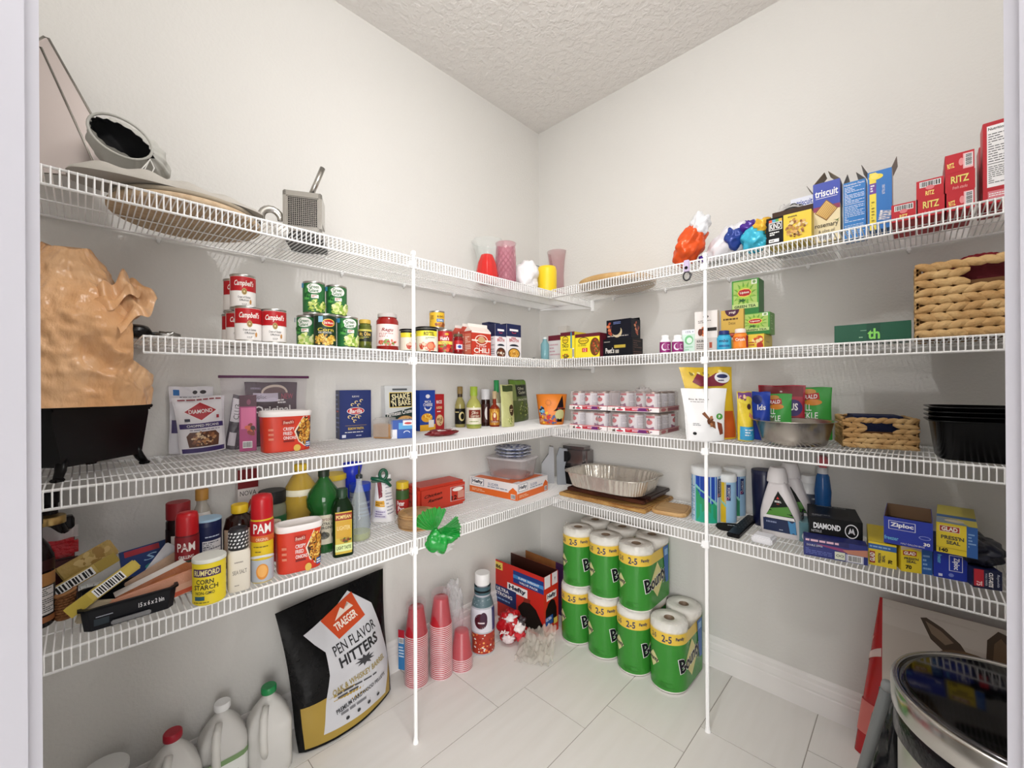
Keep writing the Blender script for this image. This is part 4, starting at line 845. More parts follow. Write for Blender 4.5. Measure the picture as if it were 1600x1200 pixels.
# black appliance with the carrier bag over it
P = Vector((0.172, -1.992, Z3)); T = Thing('countertop_grill', 'black appliance with splayed feet on the left end of the third shelf', 'appliance', P, math.radians(134))
BK = mat('#0b0b0c', .28)
b = T.part('housing'); b.ext([(-.10, .03), (.10, .03), (.122, .14), (.122, .155), (-.122, .155), (-.122, .14)], 'y', -.075, .075, BK); b.box(-.13, .128, -.085, .08, .155, .166, BK, .003)
for sx in (-1, 1):
    for sy in (-1, 1):
        q = T.part('foot'); x = .09 * sx; y = .062 * sy; q.tube([(x, y, .05), (x + .010 * sx, y + .008 * sy, .022), (x + .020 * sx, y + .012 * sy, .006)], [.013, .012, .010], BK, n=10, flat=.7); q.box(x + .020 * sx - .011, x + .020 * sx + .011, y + .012 * sy - .008, y + .012 * sy + .008, 0, .008, BK, .002)
T.part('side_handle').box(.128, .168, -.05, .03, .148, .166, BK, .005)
T.done()
PB = mat('#d6a06e', .28, bump=.9, bscale=30, noise2='#e2b78c', nscale=6, stretch=(1, 1, .5))
T = Thing('paper_bag', 'crumpled tan carrier bag pulled over the black appliance', 'bag', (0.175, -2.005, Z3 + .167), 0); b = T.part('bag_film')
def pbf(u, v):
    a = 2 * math.pi * u; z = v * .385
    R = .150 * (1 + .03 * math.sin(v * 4)) * (1 - max(0, v - .5) ** 1.3 * 1.6); k = (abs(math.cos(a)) ** 3 + abs(math.sin(a)) ** 3) ** (-1 / 3); k = k + (.9 - k) * v
    p = Vector((math.cos(a), math.sin(a), z * 7)); f = min(1, v * 3 + .3)
    w = 1 + f * (.10 * NZ.noise(p * 1.5) + .20 * (.25 - abs(NZ.noise(p * 2.1 + Vector((3, 1, 0))))) + .09 * (.2 - abs(NZ.noise(Vector((p.x * 5 + p.z * 2, p.y * 5, p.z * 1.5))))) + .035 * NZ.noise(p * 8) + .03 * (.2 - abs(NZ.noise(Vector((p.x * 9 + p.z * 3, p.y * 9, p.z * 4))))))
    return (max(math.cos(a) * R * k * w, -.165), min(max(math.sin(a) * R * k * w, -.20), .113 + max(0, abs(z - .165) - .05) * 1.1), z + .02 * NZ.noise(p * 1.2) * v)
b.surf(pbf, 150, 90, PB, wrapu=True); b.add([(pbf(i / 50, 1)) for i in range(50)], [tuple(range(50))], PB, True)
def fl_(a0, z0, L, Hh, sd):
    q = T.part('bag_flap')
    def f(u, v):
        a = a0 + (v - .5) * .9; R = .105 + u * L; zz = z0 + Hh * (v - .5) - .045 * u * u + .012 * math.sin(v * 11 + u * 4 + sd) + .008 * math.sin(u * 9)
        return (R * math.cos(a) + .010 * math.sin(v * 14 + sd), R * math.sin(a), zz)
    q.surf(f, 18, 24, PB)
fl_(1.0, .275, .065, .10, 1); fl_(.75, .30, .04, .08, 4)
T.done()
#%% ---------------------------------------------------------------- third shelf, left wall, goods
def pz(x0, y0, x1, y1, yt, z, left=True, m=.045):  # base edge and height from the photograph's rows, kept clear of the wall
    a, e = onz(x0, y0, z), onz(x1, y1, z)
    if x1 < 864: a, e = [onw('L', m, x, z) if q.x < m else q for q, x in ((a, x0), (e, x1))]
    else: a, e = [onw('R', m, x, z) if q.y > -m else q for q, x in ((a, x0), (e, x1))]
    v = e - a; return (a + e) / 2, v.length, math.atan2(v.y, v.x), topz(a if left else e, yt) - z, a, e
def pecan(p):
    p.rect(0, 0, 1, 1, '#e9e6ea'); p.rect(0, .0, 1, .08, '#3b2b66'); p.poly([(.12, .75), (.5, .93), (.88, .75), (.5, .57)], '#f4eef0'); p.poly([(.15, .75), (.5, .915), (.85, .75), (.5, .585)], '#b3242f'); p.text('DIAMOND', .5, .75, .075, WHITE, w=.52, bold=.02)
    p.rect(0, .44, 1, .53, '#3b2b66'); p.text('CHOPPED PECANS', .52, .485, .045, WHITE, w=.74, bold=.01); p.poly([(.12, .3), (.2, .37), (.8, .37), (.88, .3), (.84, .1), (.16, .1)], '#5a3524'); p.blobs(.5, .24, .30, .12, 80, ['#b98a5c', '#7a4a30', '#dcc09a', '#96623c', '#4a2c20'], .006)
    p.rect(.84, .6, .9, .66, '#a02030'); p.rect(.12, .57, .24, .62, '#333344'); p.lines(.2, .39, .9, .42, 1, '#77718a'); p.lines(.05, .95, .95, .98, 1, '#8a2030', .8)
P, W, rot, h, a, e = pz(287, 711, 352, 704, 622, Z3, m=.066)
pouch('nut_pouch', 'white and red pouch of chopped pecans at the front', 'pouch', back(P, rot, .018), W * 1.1, h * 1.02, .032, rot, '#e9e6ea', pecan, topw=1.18, group='nut pouches', roll=-3, lean=6)
def pecan2(p): p.rect(0, 0, 1, 1, '#e4e2e8'); p.rect(.05, .88, .2, .97, '#2a6cb0'); p.ell(.58, .93, .06, .03, '#2a2024'); p.ell(.78, .93, .08, .03, '#2a2024'); p.lines(.2, .84, .8, .87, 1, '#3b3b55'); p.rect(0, .3, 1, .5, '#3b2b66')
P2 = onw('L', .018, 303, Z3); pouch('nut_pouch', 'white pouch with blue badge behind the pecans', 'pouch', (P2.x, P2.y - .005, Z3), .115, topz(P2, 604) - Z3, .014, math.radians(90), '#e4e2e8', pecan2, lean=0, group='nut pouches')
P2 = onw('L', .030, 363, Z3); pouch('nut_pouch', 'black and white pouch squeezed beside the pecans', 'pouch', P2, .045, topz(P2, 617) - Z3, .02, math.radians(82), '#262228', lambda p: (p.rect(0, .5, 1, .95, '#e4e0e6'), p.text('CLUB', .4, .7, .1, '#222222', rot=90, w=1.2), p.rect(.1, .05, .6, .3, '#d8d4da')), lean=2, roll=8, group='nut pouches')
# zip bag and what stands in it
def orig(p): p.rect(0, 0, 1, 1, '#33201f'); p.ell(.55, .84, .28, .14, '#e0d0bc', a0=0, a1=180); p.ell(.55, .84, .24, .10, '#5a3a2c', a0=0, a1=180); p.rect(.1, .70, .62, .84, '#d6cfe0'); p.text('Ziploc', .24, .77, .08, '#3a3048', w=.26); p.text('NEW', .82, .78, .09, '#c23a4a', w=.26); p.text('Original', .5, .55, .16, WHITE, w=.78, bold=.02); p.lines(.06, .88, .3, .95, 1, '#8a8090'); p.lines(.6, .66, .95, .74, 2, WHITE, .6)
P, W, rot, h, a, e = pz(383, 693, 466, 689, 597, Z3, m=.022)
pouch('chocolate_pouch', 'dark brown pouch reading Original inside the zip bag', 'pouch', P, W, h, .022, rot, '#33201f', orig, lean=2)
P, W, rot, h, a, e = pz(374, 706, 401, 704, 618, Z3, m=.066)
carton('fruit_snack_box', 'narrow magenta box inside the zip bag, its end towards the door', 'box', (P, W, rot, a, e), h, .026, '#a83a72', lambda p: (p.rect(0, .8, 1, 1, '#4a1c30'), p.rect(.1, .4, .95, .78, '#d46a98'), p.blobs(.6, .38, .28, .1, 14, ['#8a2a20', '#d0603a', '#3c1a1c'], .010), p.bar(.2, .06, .75, .18), p.ell(.55, .88, .12, .05, '#7a3a54')))
P, W, rot, a, e = boxz(352, 712, 480, 690, Z3); T = Thing('zip_bag', 'large clear zip bag with a purple slider holding the brown pouch', 'bag', Vector((.046, P.y, Z3)), math.radians(90)); hz3 = topz(P, 588) - Z3
ZF = mat('#c9bccd', .12, alpha=.11, bump=.8, bscale=20); b = T.part('bag_film')
for sg in (-1, 1): b.surf(lambda u, v: ((u - .5) * .275 * (1 - .05 * math.sin(v * 3)), sg * (.032 * (1 - v) ** .4 * (1 - (2 * u - 1) ** 2) ** .4 + .001) + .003 * NZ.noise(Vector((u * 7, v * 7, sg))), .001 + v * hz3), 24, 24, ZF)
T.part('slider_zip').box(-.140, .142, -.004, .004, hz3 - .006, hz3 + .003, '#5c2a50', .001); T.done()
def onion(p):
    p.rect(0, 0, 1, 1, '#cf3a24'); p.poly([(.60, .55), (.80, .98), (1, 1), (1, .0), (.84, .1), (.70, .24)], '#e8dcc8'); p.poly([(.64, .55), (.82, .95), (1, .97), (1, .04), (.85, .13), (.72, .27)], '#3c2218'); p.blobs(.84, .55, .15, .36, 130, ['#d89a3a', '#b8742a', '#eec464', '#8a4e20'], .0055)
    p.rect(.34, .77, .60, .90, '#a8281c'); p.text("French's", .47, .835, .09, '#f4ead8', w=.22, shear=.3, rot=4); p.text('CRISPY', .36, .64, .095, WHITE, w=.24, bold=.01, align='l'); p.text('FRIED', .36, .51, .095, WHITE, w=.19, bold=.01, align='l'); p.text('ONIONS', .36, .38, .095, WHITE, w=.28, bold=.01, align='l'); p.rect(.36, .26, .60, .31, '#7a1a14'); p.ell(.66, .07, .08, .10, '#d8b456'); p.rect(.86, .08, .98, .24, '#2a5a9c'); p.lines(.87, .1, .97, .22, 2, WHITE, .6); p.lines(.06, .3, .16, .7, 3, '#e08a70')
def tub(lab, x0, x1, yb, yt, z, rot, yf=.62):
    P, r = cylz(x0, x1, yb, z); h = topz(P, yt) - z; T = Thing('fried_onion_tub', lab, 'tub', P, face(P, rot), 'fried onion tubs'); b = T.part('tub_body'); R = r * 1.0
    b.lathe([(R * .93, 0), (R * .95, .003), (R * .99, h - .016)], '#cf3a24', 48, sy=yf, sq=3.4); onion(Panel(b, lambda u, v, o: ((u - .5) * 1.9 * R * (.95 + .04 * v), -yf * R * (.95 + .04 * v) * (1 - abs((u - .5) * 1.9) ** 3.4) ** (1 / 3.4) - o, .003 + (h - .021) * v), 1.9 * R, h - .021, curved=2, base=.0008, step=.0003))
    T.part('lid').lathe([(R * 1.02, h - .018), (R * 1.04, h - .016), (R * 1.04, h - .004), (R * 1.0, h), (R * .9, h), (R * .88, h - .004), (.001, h - .004)], '#efe9e7', 48, sy=yf, sq=3.4, cap1=False); T.done()
tub('red tub of crispy fried onions with white lid on the third shelf', 407, 486, 708, 641, Z3, 14)
def barilla(p):
    p.rect(0, 0, 1, 1, '#1f2f6c'); p.text('ELBOWS', .5, .87, .035, WHITE, w=.22); p.ell(.5, .57, .28, .075, '#e8e4e8'); p.ell(.5, .57, .26, .065, '#c4242c'); p.text('Barilla', .5, .57, .085, WHITE, w=.40, bold=.02, shear=.15)
    for u, v in ((.40, .70), (.52, .75), (.60, .69), (.68, .78), (.30, .45), (.42, .42), (.53, .46), (.62, .44), (.47, .36)): p.ell(u, v, .06, .032, '#e9d090', a0=30, a1=260); p.ell(u + .005, v, .035, .017, '#1f2f6c')
    p.rect(.16, .27, .84, .275, '#c9a24a'); p.text('ELBOW PASTA', .5, .21, .05, '#d8b850', w=.5, bold=.03); p.lines(.15, .12, .85, .15, 1, WHITE); p.rect(.06, .03, .18, .09, '#d8dcec'); p.lines(.5, .04, .9, .08, 1, '#c0c6e0')
P, W, rot, h, a, e = pz(531, 687, 580, 683, 610, Z3)
def bl(p): p.rect(0, 0, 1, 1, '#16234f'); p.lines(.12, .1, .85, .95, 9, '#6a76a8', .35); p.rect(.2, .55, .7, .58, '#b8323a')
carton('pasta_box', 'navy blue box of elbow pasta on the third shelf', 'box', (P, W, rot, a, e), h, .055, '#1f2f6c', barilla, left=bl)
def snb(p):
    p.rect(0, 0, 1, 1, '#d8dbdc'); p.rect(.14, .54, .92, .86, '#e3c95a'); p.rect(.16, .555, .90, .845, '#16181e'); p.text('SHAKE', .53, .77, .13, '#f0e6b8', w=.62, bold=.03, rot=4); p.text("'N BAKE", .53, .64, .13, '#f0e6b8', w=.66, bold=.03, rot=4); p.rect(.25, .90, .75, .94, '#5a5e62')
    p.poly([(0, .40), (1, .54), (1, 0), (0, 0)], '#17332f'); p.text('Parmesan Crusted', .5, .43, .09, WHITE, w=.9, rot=7, bold=.02); p.ell(.66, .20, .34, .16, '#c98a4c'); p.ell(.66, .22, .30, .13, '#e4b878'); p.blobs(.66, .22, .25, .1, 20, ['#d09a58', '#a86a34', '#7a8a3a'], .005)
P, W, rot, h, a, e = pz(603, 672, 649, 667, 603, Z3, m=.042)
carton('breading_box', 'white and black breading box behind the blue box by the pole', 'box', (P, W, rot, a, e), h, .03, '#d8dbdc', snb, left=lambda p: p.rect(0, 0, 1, 1, '#e4e4e4'), tilt=RX(-3))
P, W, rot, h, a, e = pz(581, 686, 609, 687, 653, Z3)
T = Thing('cracker_sleeve', 'clear bag of tan crackers beside the pasta box', 'bag', back(P, rot, .03), rot); b = T.part('crackers')
for i in range(9): b.box(-W * .46, W * .46, -.025, .03, .003 + i * .0062, .0082 + i * .0062, '#b98a55', .001)
T.part('bag_film').box(-W * .5, W * .5, -.029, .034, .0005, h, mat('#d9d6d2', .12, alpha=.35, bump=.8, bscale=30), .008); T.done()
P, W, rot, h, a, e = pz(611, 686, 648, 684, 657, Z3)
carton('blue_box'.replace('blue_', 'snack_'), 'small blue and white box in front of the breading box', 'box', (P, W, rot, a, e), h, .05, '#2450a8', lambda p: (p.rect(.32, .5, 1, .85, '#5aa6de'), p.rect(.5, .70, .96, .98, '#eeeef2'), p.ell(.72, .82, .16, .06, '#c43a3a'), p.rect(0, 0, .25, .5, '#e4e6ee'), p.ell(.66, .3, .14, .12, '#dfe6f4', a0=0, a1=180), p.ell(.66, .29, .11, .09, '#2450a8', a0=0, a1=180)), left=lambda p: p.rect(0, 0, 1, 1, '#2a3f8c'), top=lambda p: p.rect(0, 0, 1, 1, '#8f9cc4'))
def kraft(p): p.rect(0, 0, 1, 1, '#1f43a0'); p.ell(.52, .85, .14, .05, '#e9e8f0'); p.text('MAC &', .52, .72, .06, WHITE, w=.4, bold=.02); p.text('CHEESE', .52, .64, .07, WHITE, w=.6, bold=.02); p.ell(.52, .58, .24, .10, '#e9e8f0', a0=180, a1=360); p.ell(.52, .585, .17, .06, '#1f43a0', a0=180, a1=360); p.ell(.45, .32, .36, .11, '#e4a52c'); p.blobs(.45, .34, .3, .08, 26, ['#f0c040', '#f8dc70', '#d88a1c'], .005); p.rect(0, 0, 1, .15, '#e8b02c'); p.rect(.55, .08, .9, .26, '#e9e6e0')
P, W, rot, h, a, e = pz(656, 669, 680, 667, 610, Z3, m=.05); carton('macaroni_box', 'blue macaroni and cheese box just right of the support pole', 'box', (P, W, rot, a, e), h, .04, '#1f43a0', kraft)
def rice(p): p.rect(0, 0, 1, 1, '#a81c22'); p.text('RICE', .45, .78, .09, WHITE, w=.6, bold=.02); p.text('A RONI', .45, .62, .08, '#f0d8a0', w=.6, bold=.02); p.ell(.5, .26, .4, .16, '#d8b888'); p.blobs(.5, .26, .32, .12, 30, ['#e8d0a0', '#b88850', '#7a4a2a'], .004); p.lines(.2, .48, .8, .54, 1, WHITE)
P, W, rot, h, a, e = pz(680, 668, 694, 665, 616, Z3, m=.05); carton('rice_box', 'red rice box beside the blue macaroni box', 'box', (P, W, rot, a, e), h, .04, '#a81c22', rice)
P = onz(697, 682, Z3); P.x -= .03; crumpled('snack_packet', 'flat maroon packet with white lettering lying on the third shelf', 'packet', P, (.15, .07, .028), math.radians(85), mat('#6e1219', .3, bump=.5, bscale=20), .14, 2, 3, facet=.1,
         extra=lambda T: T.part('printed_band').surf(lambda u, v: (-.03 + .085 * u, -.024 + .014 * v, .0235 + .0035 * v), 4, 2, '#e0d4d2'))
def bz(x0, x1, yb, yt, z):
    P, r = cylz(x0, x1, yb, z)
    if x1 < 864 and P.x < r + .01: P, r = cylw('L', .035, x0, x1, z); P, r = cylw('L', r + .01, x0, x1, z)
    return P, r, topz(P, yt) - z
P, r, h = bz(711, 727, 666, 604, Z3)
BP_ = lambda r, h, n=.42, s1=.55, s2=.72: [(r * .92, 0), (r, .004), (r, h * s1), (r * .8, h * (s1 + s2) / 2), (r * n, h * s2), (r * n, h * .86)]
bottle('dressing_bottle', 'dressing bottle with black label and tan cap', 'bottle', P, BP_(r, h, .45), mat('#a39a5e', .15), (r * .52, h * .82, h, '#8c7442'), [(h * .08, h * .46, 170, '#1c1a18', lambda p: (p.ell(.62, .5, .2, .3, '#d9c88a'), p.ell(.66, .5, .13, .2, '#1c1a18'), p.lines(.1, .7, .5, .85, 1, '#d9c88a'))), (h * .74, h * .84, 170, '#3c2c1c', None)], group='salad dressing bottles')
P, r, h = bz(729, 752, 670, 604, Z3)
bottle('dressing_bottle', 'pale green Italian dressing bottle with white label', 'bottle', P, BP_(r, h, .45), mat('#b7b862', .12), (r * .5, h * .78, h, '#9fb83c'), [(h * .06, h * .5, 170, '#e9e3cf', lambda p: (p.rect(.26, .45, .86, .88, '#7c2c1c'), p.text('Olive', .56, .74, .16, '#f2e8d0', w=.3, shear=.2), p.text('Garden', .56, .56, .16, '#f2e8d0', w=.4, shear=.2), p.lines(.3, .2, .8, .3, 1, '#8a9a4a'), p.rect(0, 0, 1, .1, '#8fa03c')))], group='salad dressing bottles')
P, r, h = bz(752, 766, 666, 608, Z3)
bottle('sauce_bottle', 'dark brown sauce bottle with a white cap', 'bottle', P, [(r * .95, 0), (r, .004), (r, h * .68), (r * .9, h * .75)], mat('#2c1410', .12), (r * .95, h * .72, h, '#dcdce0'), [(h * .1, h * .6, 150, '#3c1a18', lambda p: p.ell(.62, .5, .2, .35, '#ded8d4', a0=90, a1=270))], group='sauce bottles')
P, r, h = bz(765, 781, 667, 611, Z3)
bottle('hot_sauce_bottle', 'slim hot sauce bottle with amber label', 'bottle', P, BP_(r, h, .35, .5, .62), mat('#8a2a12', .1), (r * .42, h * .78, h, '#c9b08a'), [(h * .05, h * .5, 170, '#c8862c', lambda p: (p.poly([(.25, .2), (.5, .02), (.75, .2), (.75, .8), (.5, .98), (.25, .8)], '#f0c860'), p.ell(.5, .5, .16, .3, '#a8401c'), p.ell(.5, .6, .08, .15, '#f0d8b0'), p.rect(.2, .15, .8, .3, '#8a2a12'), p.text('Cholula', .5, .22, .12, '#f4e6c8', w=.5)))], group='sauce bottles')
P = onw('L', .13, 776, Z3); r = .024; h = topz(P, 594) - Z3
bottle('seasoning_bottle', 'glass seasoning bottle with tall bright green cap', 'bottle', P, [(r * .9, 0), (r, .005), (r, h * .6), (r * .55, h * .74)], mat('#a8a488', .1, alpha=.7), (r * .55, h * .72, h, '#1f8a4c'), [(h * .1, h * .5, 160, '#dcdccc', lambda p: p.lines(.2, .2, .8, .8, 4, '#4a7a4a'))])
def croutons(p): p.rect(0, 0, 1, 1, '#5a6a34'); p.rect(0, .9, 1, 1, '#6f9a2c'); p.rect(.26, .60, .92, .88, '#22261c'); p.text('Olive', .56, .80, .08, '#e8e6c8', w=.36, shear=.2); p.text('Garden', .6, .70, .08, '#e8e6c8', w=.46, shear=.2); p.text('CROUTONS', .6, .52, .05, '#e8e6c8', w=.6, bold=.02); p.blobs(.58, .25, .36, .2, 60, ['#b5c060', '#7c9238', '#dadca0', '#54642c'], .006); p.rect(0, .5, .2, .9, '#8a9a5a')
P, W, rot, h, a, e = pz(796, 661, 835, 656, 593, Z3)
pouch('crouton_pouch', 'tall dark green crouton pouch with black label', 'pouch', back(P, rot, .02), W * 1.02, h, .045, rot + .2, '#5a6a34', croutons, lean=3, group='crouton pouches')
P, W, rot, h, a, e = pz(787, 668, 806, 666, 601, Z3)
pouch('crouton_pouch', 'pale green pouch with brown oval in front of the crouton pouch', 'pouch', back(P, rot, .012), W * 1.15, h, .035, rot + .1, '#c6c88a', lambda p: (p.rect(.1, .85, 1, 1, '#3a4a22'), p.ell(.66, .38, .22, .14, '#3c2c1c'), p.lines(.5, .34, .84, .42, 2, '#e8d8a8'), p.blobs(.4, .12, .3, .1, 16, ['#8fa83c', '#dfe0a0'], .005)), lean=3, group='crouton pouches')
P = onz(862, 664, Z3); P = P + Vector((P.x - CAM.x, P.y - CAM.y, 0)).normalized() * .055; ht = topz(P, 616) - Z3
T = Thing('treat_bucket', 'orange halloween treat bucket with black witch hat picture', 'bucket', P, face(P)); b = T.part('bucket_body'); b.lathe([(.060, 0), (.063, .004), (.082, ht), (.079, ht), (.060, .006)], '#e8842a', 48, sq=2.6, sy=.8, cap1=False)
p = wrap(b, 0, .004, ht, 150, sy=.8, rf=lambda z: .063 + .019 * z / ht, sq=2.6)
p.star(.42, .72, .10, .14, '#2c1a14', 12, .25); p.ell(.42, .72, .05, .07, '#e8842a'); p.poly([(.62, .52), (.76, .98), (.84, .54), (.95, .5), (.55, .44)], '#201418'); p.poly([(.66, .56), (.84, .58), (.84, .52), (.66, .5)], '#8a3a2c'); p.blobs(.22, .4, .08, .2, 22, ['#4a9ac4', '#203048', '#8ac4dc'], .008); p.blobs(.45, .2, .35, .18, 40, ['#c8382a', '#f0c23a', '#3a5a8c', '#7a5a8a', '#d89a6a'], .009); p.ell(.72, .32, .13, .18, '#c8c48a'); p.poly([(.66, .2), (.78, .2), (.8, .08), (.64, .08)], '#1c1418'); p.ell(.42, .24, .05, .07, '#c82c20')
T.done()

#%% ---------------------------------------------------------------- third shelf, right wall: canned pet food
r_ = .0325; ch = .085
FILM2 = mat('#cfc6c6', .15, alpha=.28, bump=.8, bscale=22)
def petlab(p): p.rect(0, 0, 1, 1, '#dfdce2'); p.rect(.0, .0, .42, 1, '#f0eaee'); p.rect(0, .86, .42, 1, '#c02840'); p.ell(.2, .60, .14, .16, '#c8283c'); p.ell(.2, .76, .05, .08, '#2a2a3a'); p.poly([(0, .04), (.42, .04), (.38, .34), (0, .34)], '#8c2a70'); p.lines(.5, .1, .95, .9, 8, '#b8b4c0', .5)
def pettray(p):
    p.rect(0, 0, 1, 1, '#efe9ea'); p.rect(0, .88, 1, 1, '#c8384a'); p.ell(.05, .45, .04, .34, '#e0d8d0'); p.poly([(.09, .1), (.11, .7), (.13, .4), (.15, .8), (.16, .1)], '#5a4a40'); p.ell(.25, .42, .09, .36, '#f6f2f4'); p.ell(.25, .30, .075, .2, '#c8324a'); p.ell(.25, .66, .03, .12, '#2a2a3a')
    p.poly([(.36, .12), (.80, .12), (.88, .45), (.80, .80), (.36, .80)], '#b82a3c'); p.poly([(.6, .12), (.80, .12), (.88, .45), (.80, .80), (.6, .80)], '#6e2a6c'); p.text('ADULT', .42, .62, .16, WHITE, w=.08); p.text('BEEF', .56, .5, .34, '#f0d8ea', w=.12, bold=.02); p.blobs(.8, .45, .05, .22, 14, ['#3a1a18', '#c85040', '#f0e0d0'], .004)
canL = {}
def pet_tray(lab, P0, ux, uy, W, D, lvl, cols, rows, skip, wh):
    """tray with its front left base corner at P0"""
    rot = math.atan2(ux.y, ux.x); T = Thing('pet_food_tray', lab, 'tray', P0 + ux * (W / 2) + uy * (D / 2), rot, 'pet food trays'); x0, x1, y0, y1 = -W/2, W/2, -D/2, D/2; b = T.part('cardboard_tray'); hh = .021
    b.box(x0, x1, y0, y1, 0, .001, '#d8ccc0'); b.box(x0, x1, y0, y0 + .001, .001, hh, '#efe9ea'); b.box(x0, x1, y1 - .001, y1, .001, hh, '#efe9ea'); b.box(x0, x0 + .001, y0 + .001, y1 - .001, .001, hh, '#efe9ea'); b.box(x1 - .001, x1, y0 + .001, y1 - .001, .001, hh, '#d8ccc8')
    pettray(flat(b, x0, x1, y0, 0, hh)); p = flatside(b, x1, y0, y1, 0, hh, 1); p.rect(0, 0, 1, 1, '#cfc0ba'); p.rect(0, .88, 1, 1, '#a83040'); p.poly([(.4, .1), (.95, .1), (.95, .8), (.4, .8)], '#8c4450'); p.ell(.2, .45, .12, .34, '#b86a70')
    f = T.part('shrink_film'); f.box(x0 + .002, x1 - .002, y0 + .002, y1 - .002, .004, ch + .004, FILM2, .006)
    if wh: blobsurf(f, (x0 + W * .62, y0 + D * .2, ch + .004), .03, .03, .018, FILM2, .3, 3, 2, 24, 12, flat_z=ch + .002, facet=.3)
    T.done(); n = 0
    for i in range(cols):
        for j in range(rows):
            if (i, j) in skip: continue
            q = P0 + ux * (W * (i + .5) / cols) + uy * (D * (j + .5) / rows); q.z = P0.z + .0014
            tt = rot + math.radians((34, 150, 28, 110)[(i + j * 3 + lvl * (lvl < 2)) % 4] if lvl < 2 and i else 34) if (i, j) != (cols - 1, 0) else rot + .8
            tincan('pet_food_can', 'white and purple pet food can inside the ' + wh_names[lvl], q, r_ - .0008, ch - .002, '#dfdce2', petlab, rot=tt, group='pet food cans in the ' + wh_names[lvl], a=200, lid='#b09a90')
wh_names = {0: 'lower left pet food tray', 1: 'lower right pet food tray', 2: 'upper left pet food tray', 3: 'upper right pet food tray'}
a0 = onz(890, 669, Z3); a1 = onz(1030, 680, Z3); ux = (a1 - a0).normalized(); uy = Vector((-ux.y, ux.x, 0)); Lt = (a1 - a0).length
WA = Lt * .455; WB = Lt * .535; DD = min(.23, (-a1.y - .01))
pet_tray('pet food tray at the lower left of the four', a0, ux, uy, WA, DD, 0, 3, 3, (), 0)
pet_tray('pet food tray at the lower right of the four', a0 + ux * (Lt - WB), ux, uy, WB, DD, 1, 3, 3, (), 0)
up = Vector((0, 0, ch + .0075)); a0u = a0 + up
pet_tray('pet food tray at the upper left of the four', a0u, ux, uy, WA, DD, 2, 3, 3, (), 0)
pet_tray('half-empty pet food tray at the upper right of the four', a0u + ux * (Lt - WB), ux, uy, WB, DD, 3, 3, 3, ((0, 0), (1, 0)), 1)
# pouches, bowl, basket, pans
def yel(p): p.rect(0, 0, 1, 1, '#d9b62c'); p.rect(0, 0, 1, .38, '#b8541f'); p.blobs(.5, .9, .5, .08, 30, ['#c8a830', '#efe09a', '#8a7a20'], .006); p.poly([(.15, .80), (.3, .93), (.5, .86), (.7, .93), (.95, .80), (.8, .74), (.3, .74)], '#7a1a34'); p.ell(.82, .86, .17, .08, '#e9e9ee'); p.ell(.82, .88, .12, .03, '#2a3060'); p.lines(.72, .80, .92, .84, 1, '#333355'); p.text('WITH REAL BACON!', .5, .68, .045, '#5a3a10', w=.8, bold=.02); p.lines(.2, .6, .85, .64, 1, '#8a6a20')
P, W, rot, h, a, e = pz(1094, 687, 1152, 688, 573, Z3)
pouch('dog_treat_pouch', 'tall yellow and orange dog treat pouch behind the pole', 'pouch', back(P, rot, .035), W * 1.15, h, .05, rot, '#d9b62c', yel, lean=2, topw=1.28, flare=-.035)
def hip(p): p.rect(0, 0, 1, 1, '#e9e9ea'); p.text('Bits & Shapes', .34, .80, .04, '#4a2c20', w=.5, bold=.01); p.lines(.12, .74, .6, .77, 1, '#9a9494'); p.poly([(.38, .52), (.46, .56), (.60, .40), (.72, .36), (.74, .22), (.6, .28), (.5, .42)], '#7a4a2c'); p.poly([(.78, .36), (.92, .32), (.96, .12), (.86, .10), (.80, .24)], '#7a3a24'); p.ell(.86, .46, .10, .06, '#4c9a3c'); p.text('p', .86, .46, .06, WHITE, bold=.03); p.lines(.12, .28, .5, .34, 2, '#8a8a8e'); p.ell(.16, .13, .05, .03, '#222222'); p.blobs(.62, .38, .1, .1, 8, ['#5a3018', '#a8704a'], .007)
P, W, rot, h, a, e = pz(1077, 690, 1131, 690, 607, Z3)
pouch('dog_treat_pouch', 'white stand-up dog treat pouch in front of the yellow one', 'pouch', back(P, rot, .01), W * 1.08, h, .045, rot - .02, '#e9e9ea', hip, lean=4, topw=1.25, group=None)
P, W, rot, h, a, e = pz(1158, 690, 1181, 690, 612, Z3)
pouch('snack_pouch', 'yellow snack bag with blue lower half beside the dog treats', 'pouch', back(P, rot, .02), W * 1.15, h, .05, rot + .15, '#e0c63a', lambda p: (p.rect(0, .84, 1, 1, '#7a4a8c'), p.ell(.5, .84, .5, .08, '#e8d44a'), p.ell(.62, .70, .14, .06, '#3c1e24'), p.poly([(.5, .5), (.8, .42), (.85, .5), (.6, .58)], '#c07a5a'), p.rect(0, 0, 1, .28, '#3a9ac8'), p.lines(.2, .08, .9, .24, 3, '#e6eef4'), p.blobs(.4, .9, .3, .05, 10, ['#e0a0b0', '#7a3a6a', '#f0d0a0'], .006)), lean=2)
P = onw('R', .20, 1189, Z3); pouch('snack_pouch', 'blue snack bag with white letters behind the bowl', 'pouch', P, .062, topz(P, 612) - Z3, .05, math.radians(10), '#1c3fa8', lambda p: (p.rect(0, 0, 1, 1, '#1c3fa8'), p.text('lds', .55, .68, .12, WHITE, w=.5, bold=.02), p.ell(.3, .85, .3, .1, '#1a2a6c')), lean=2, wr=.006)
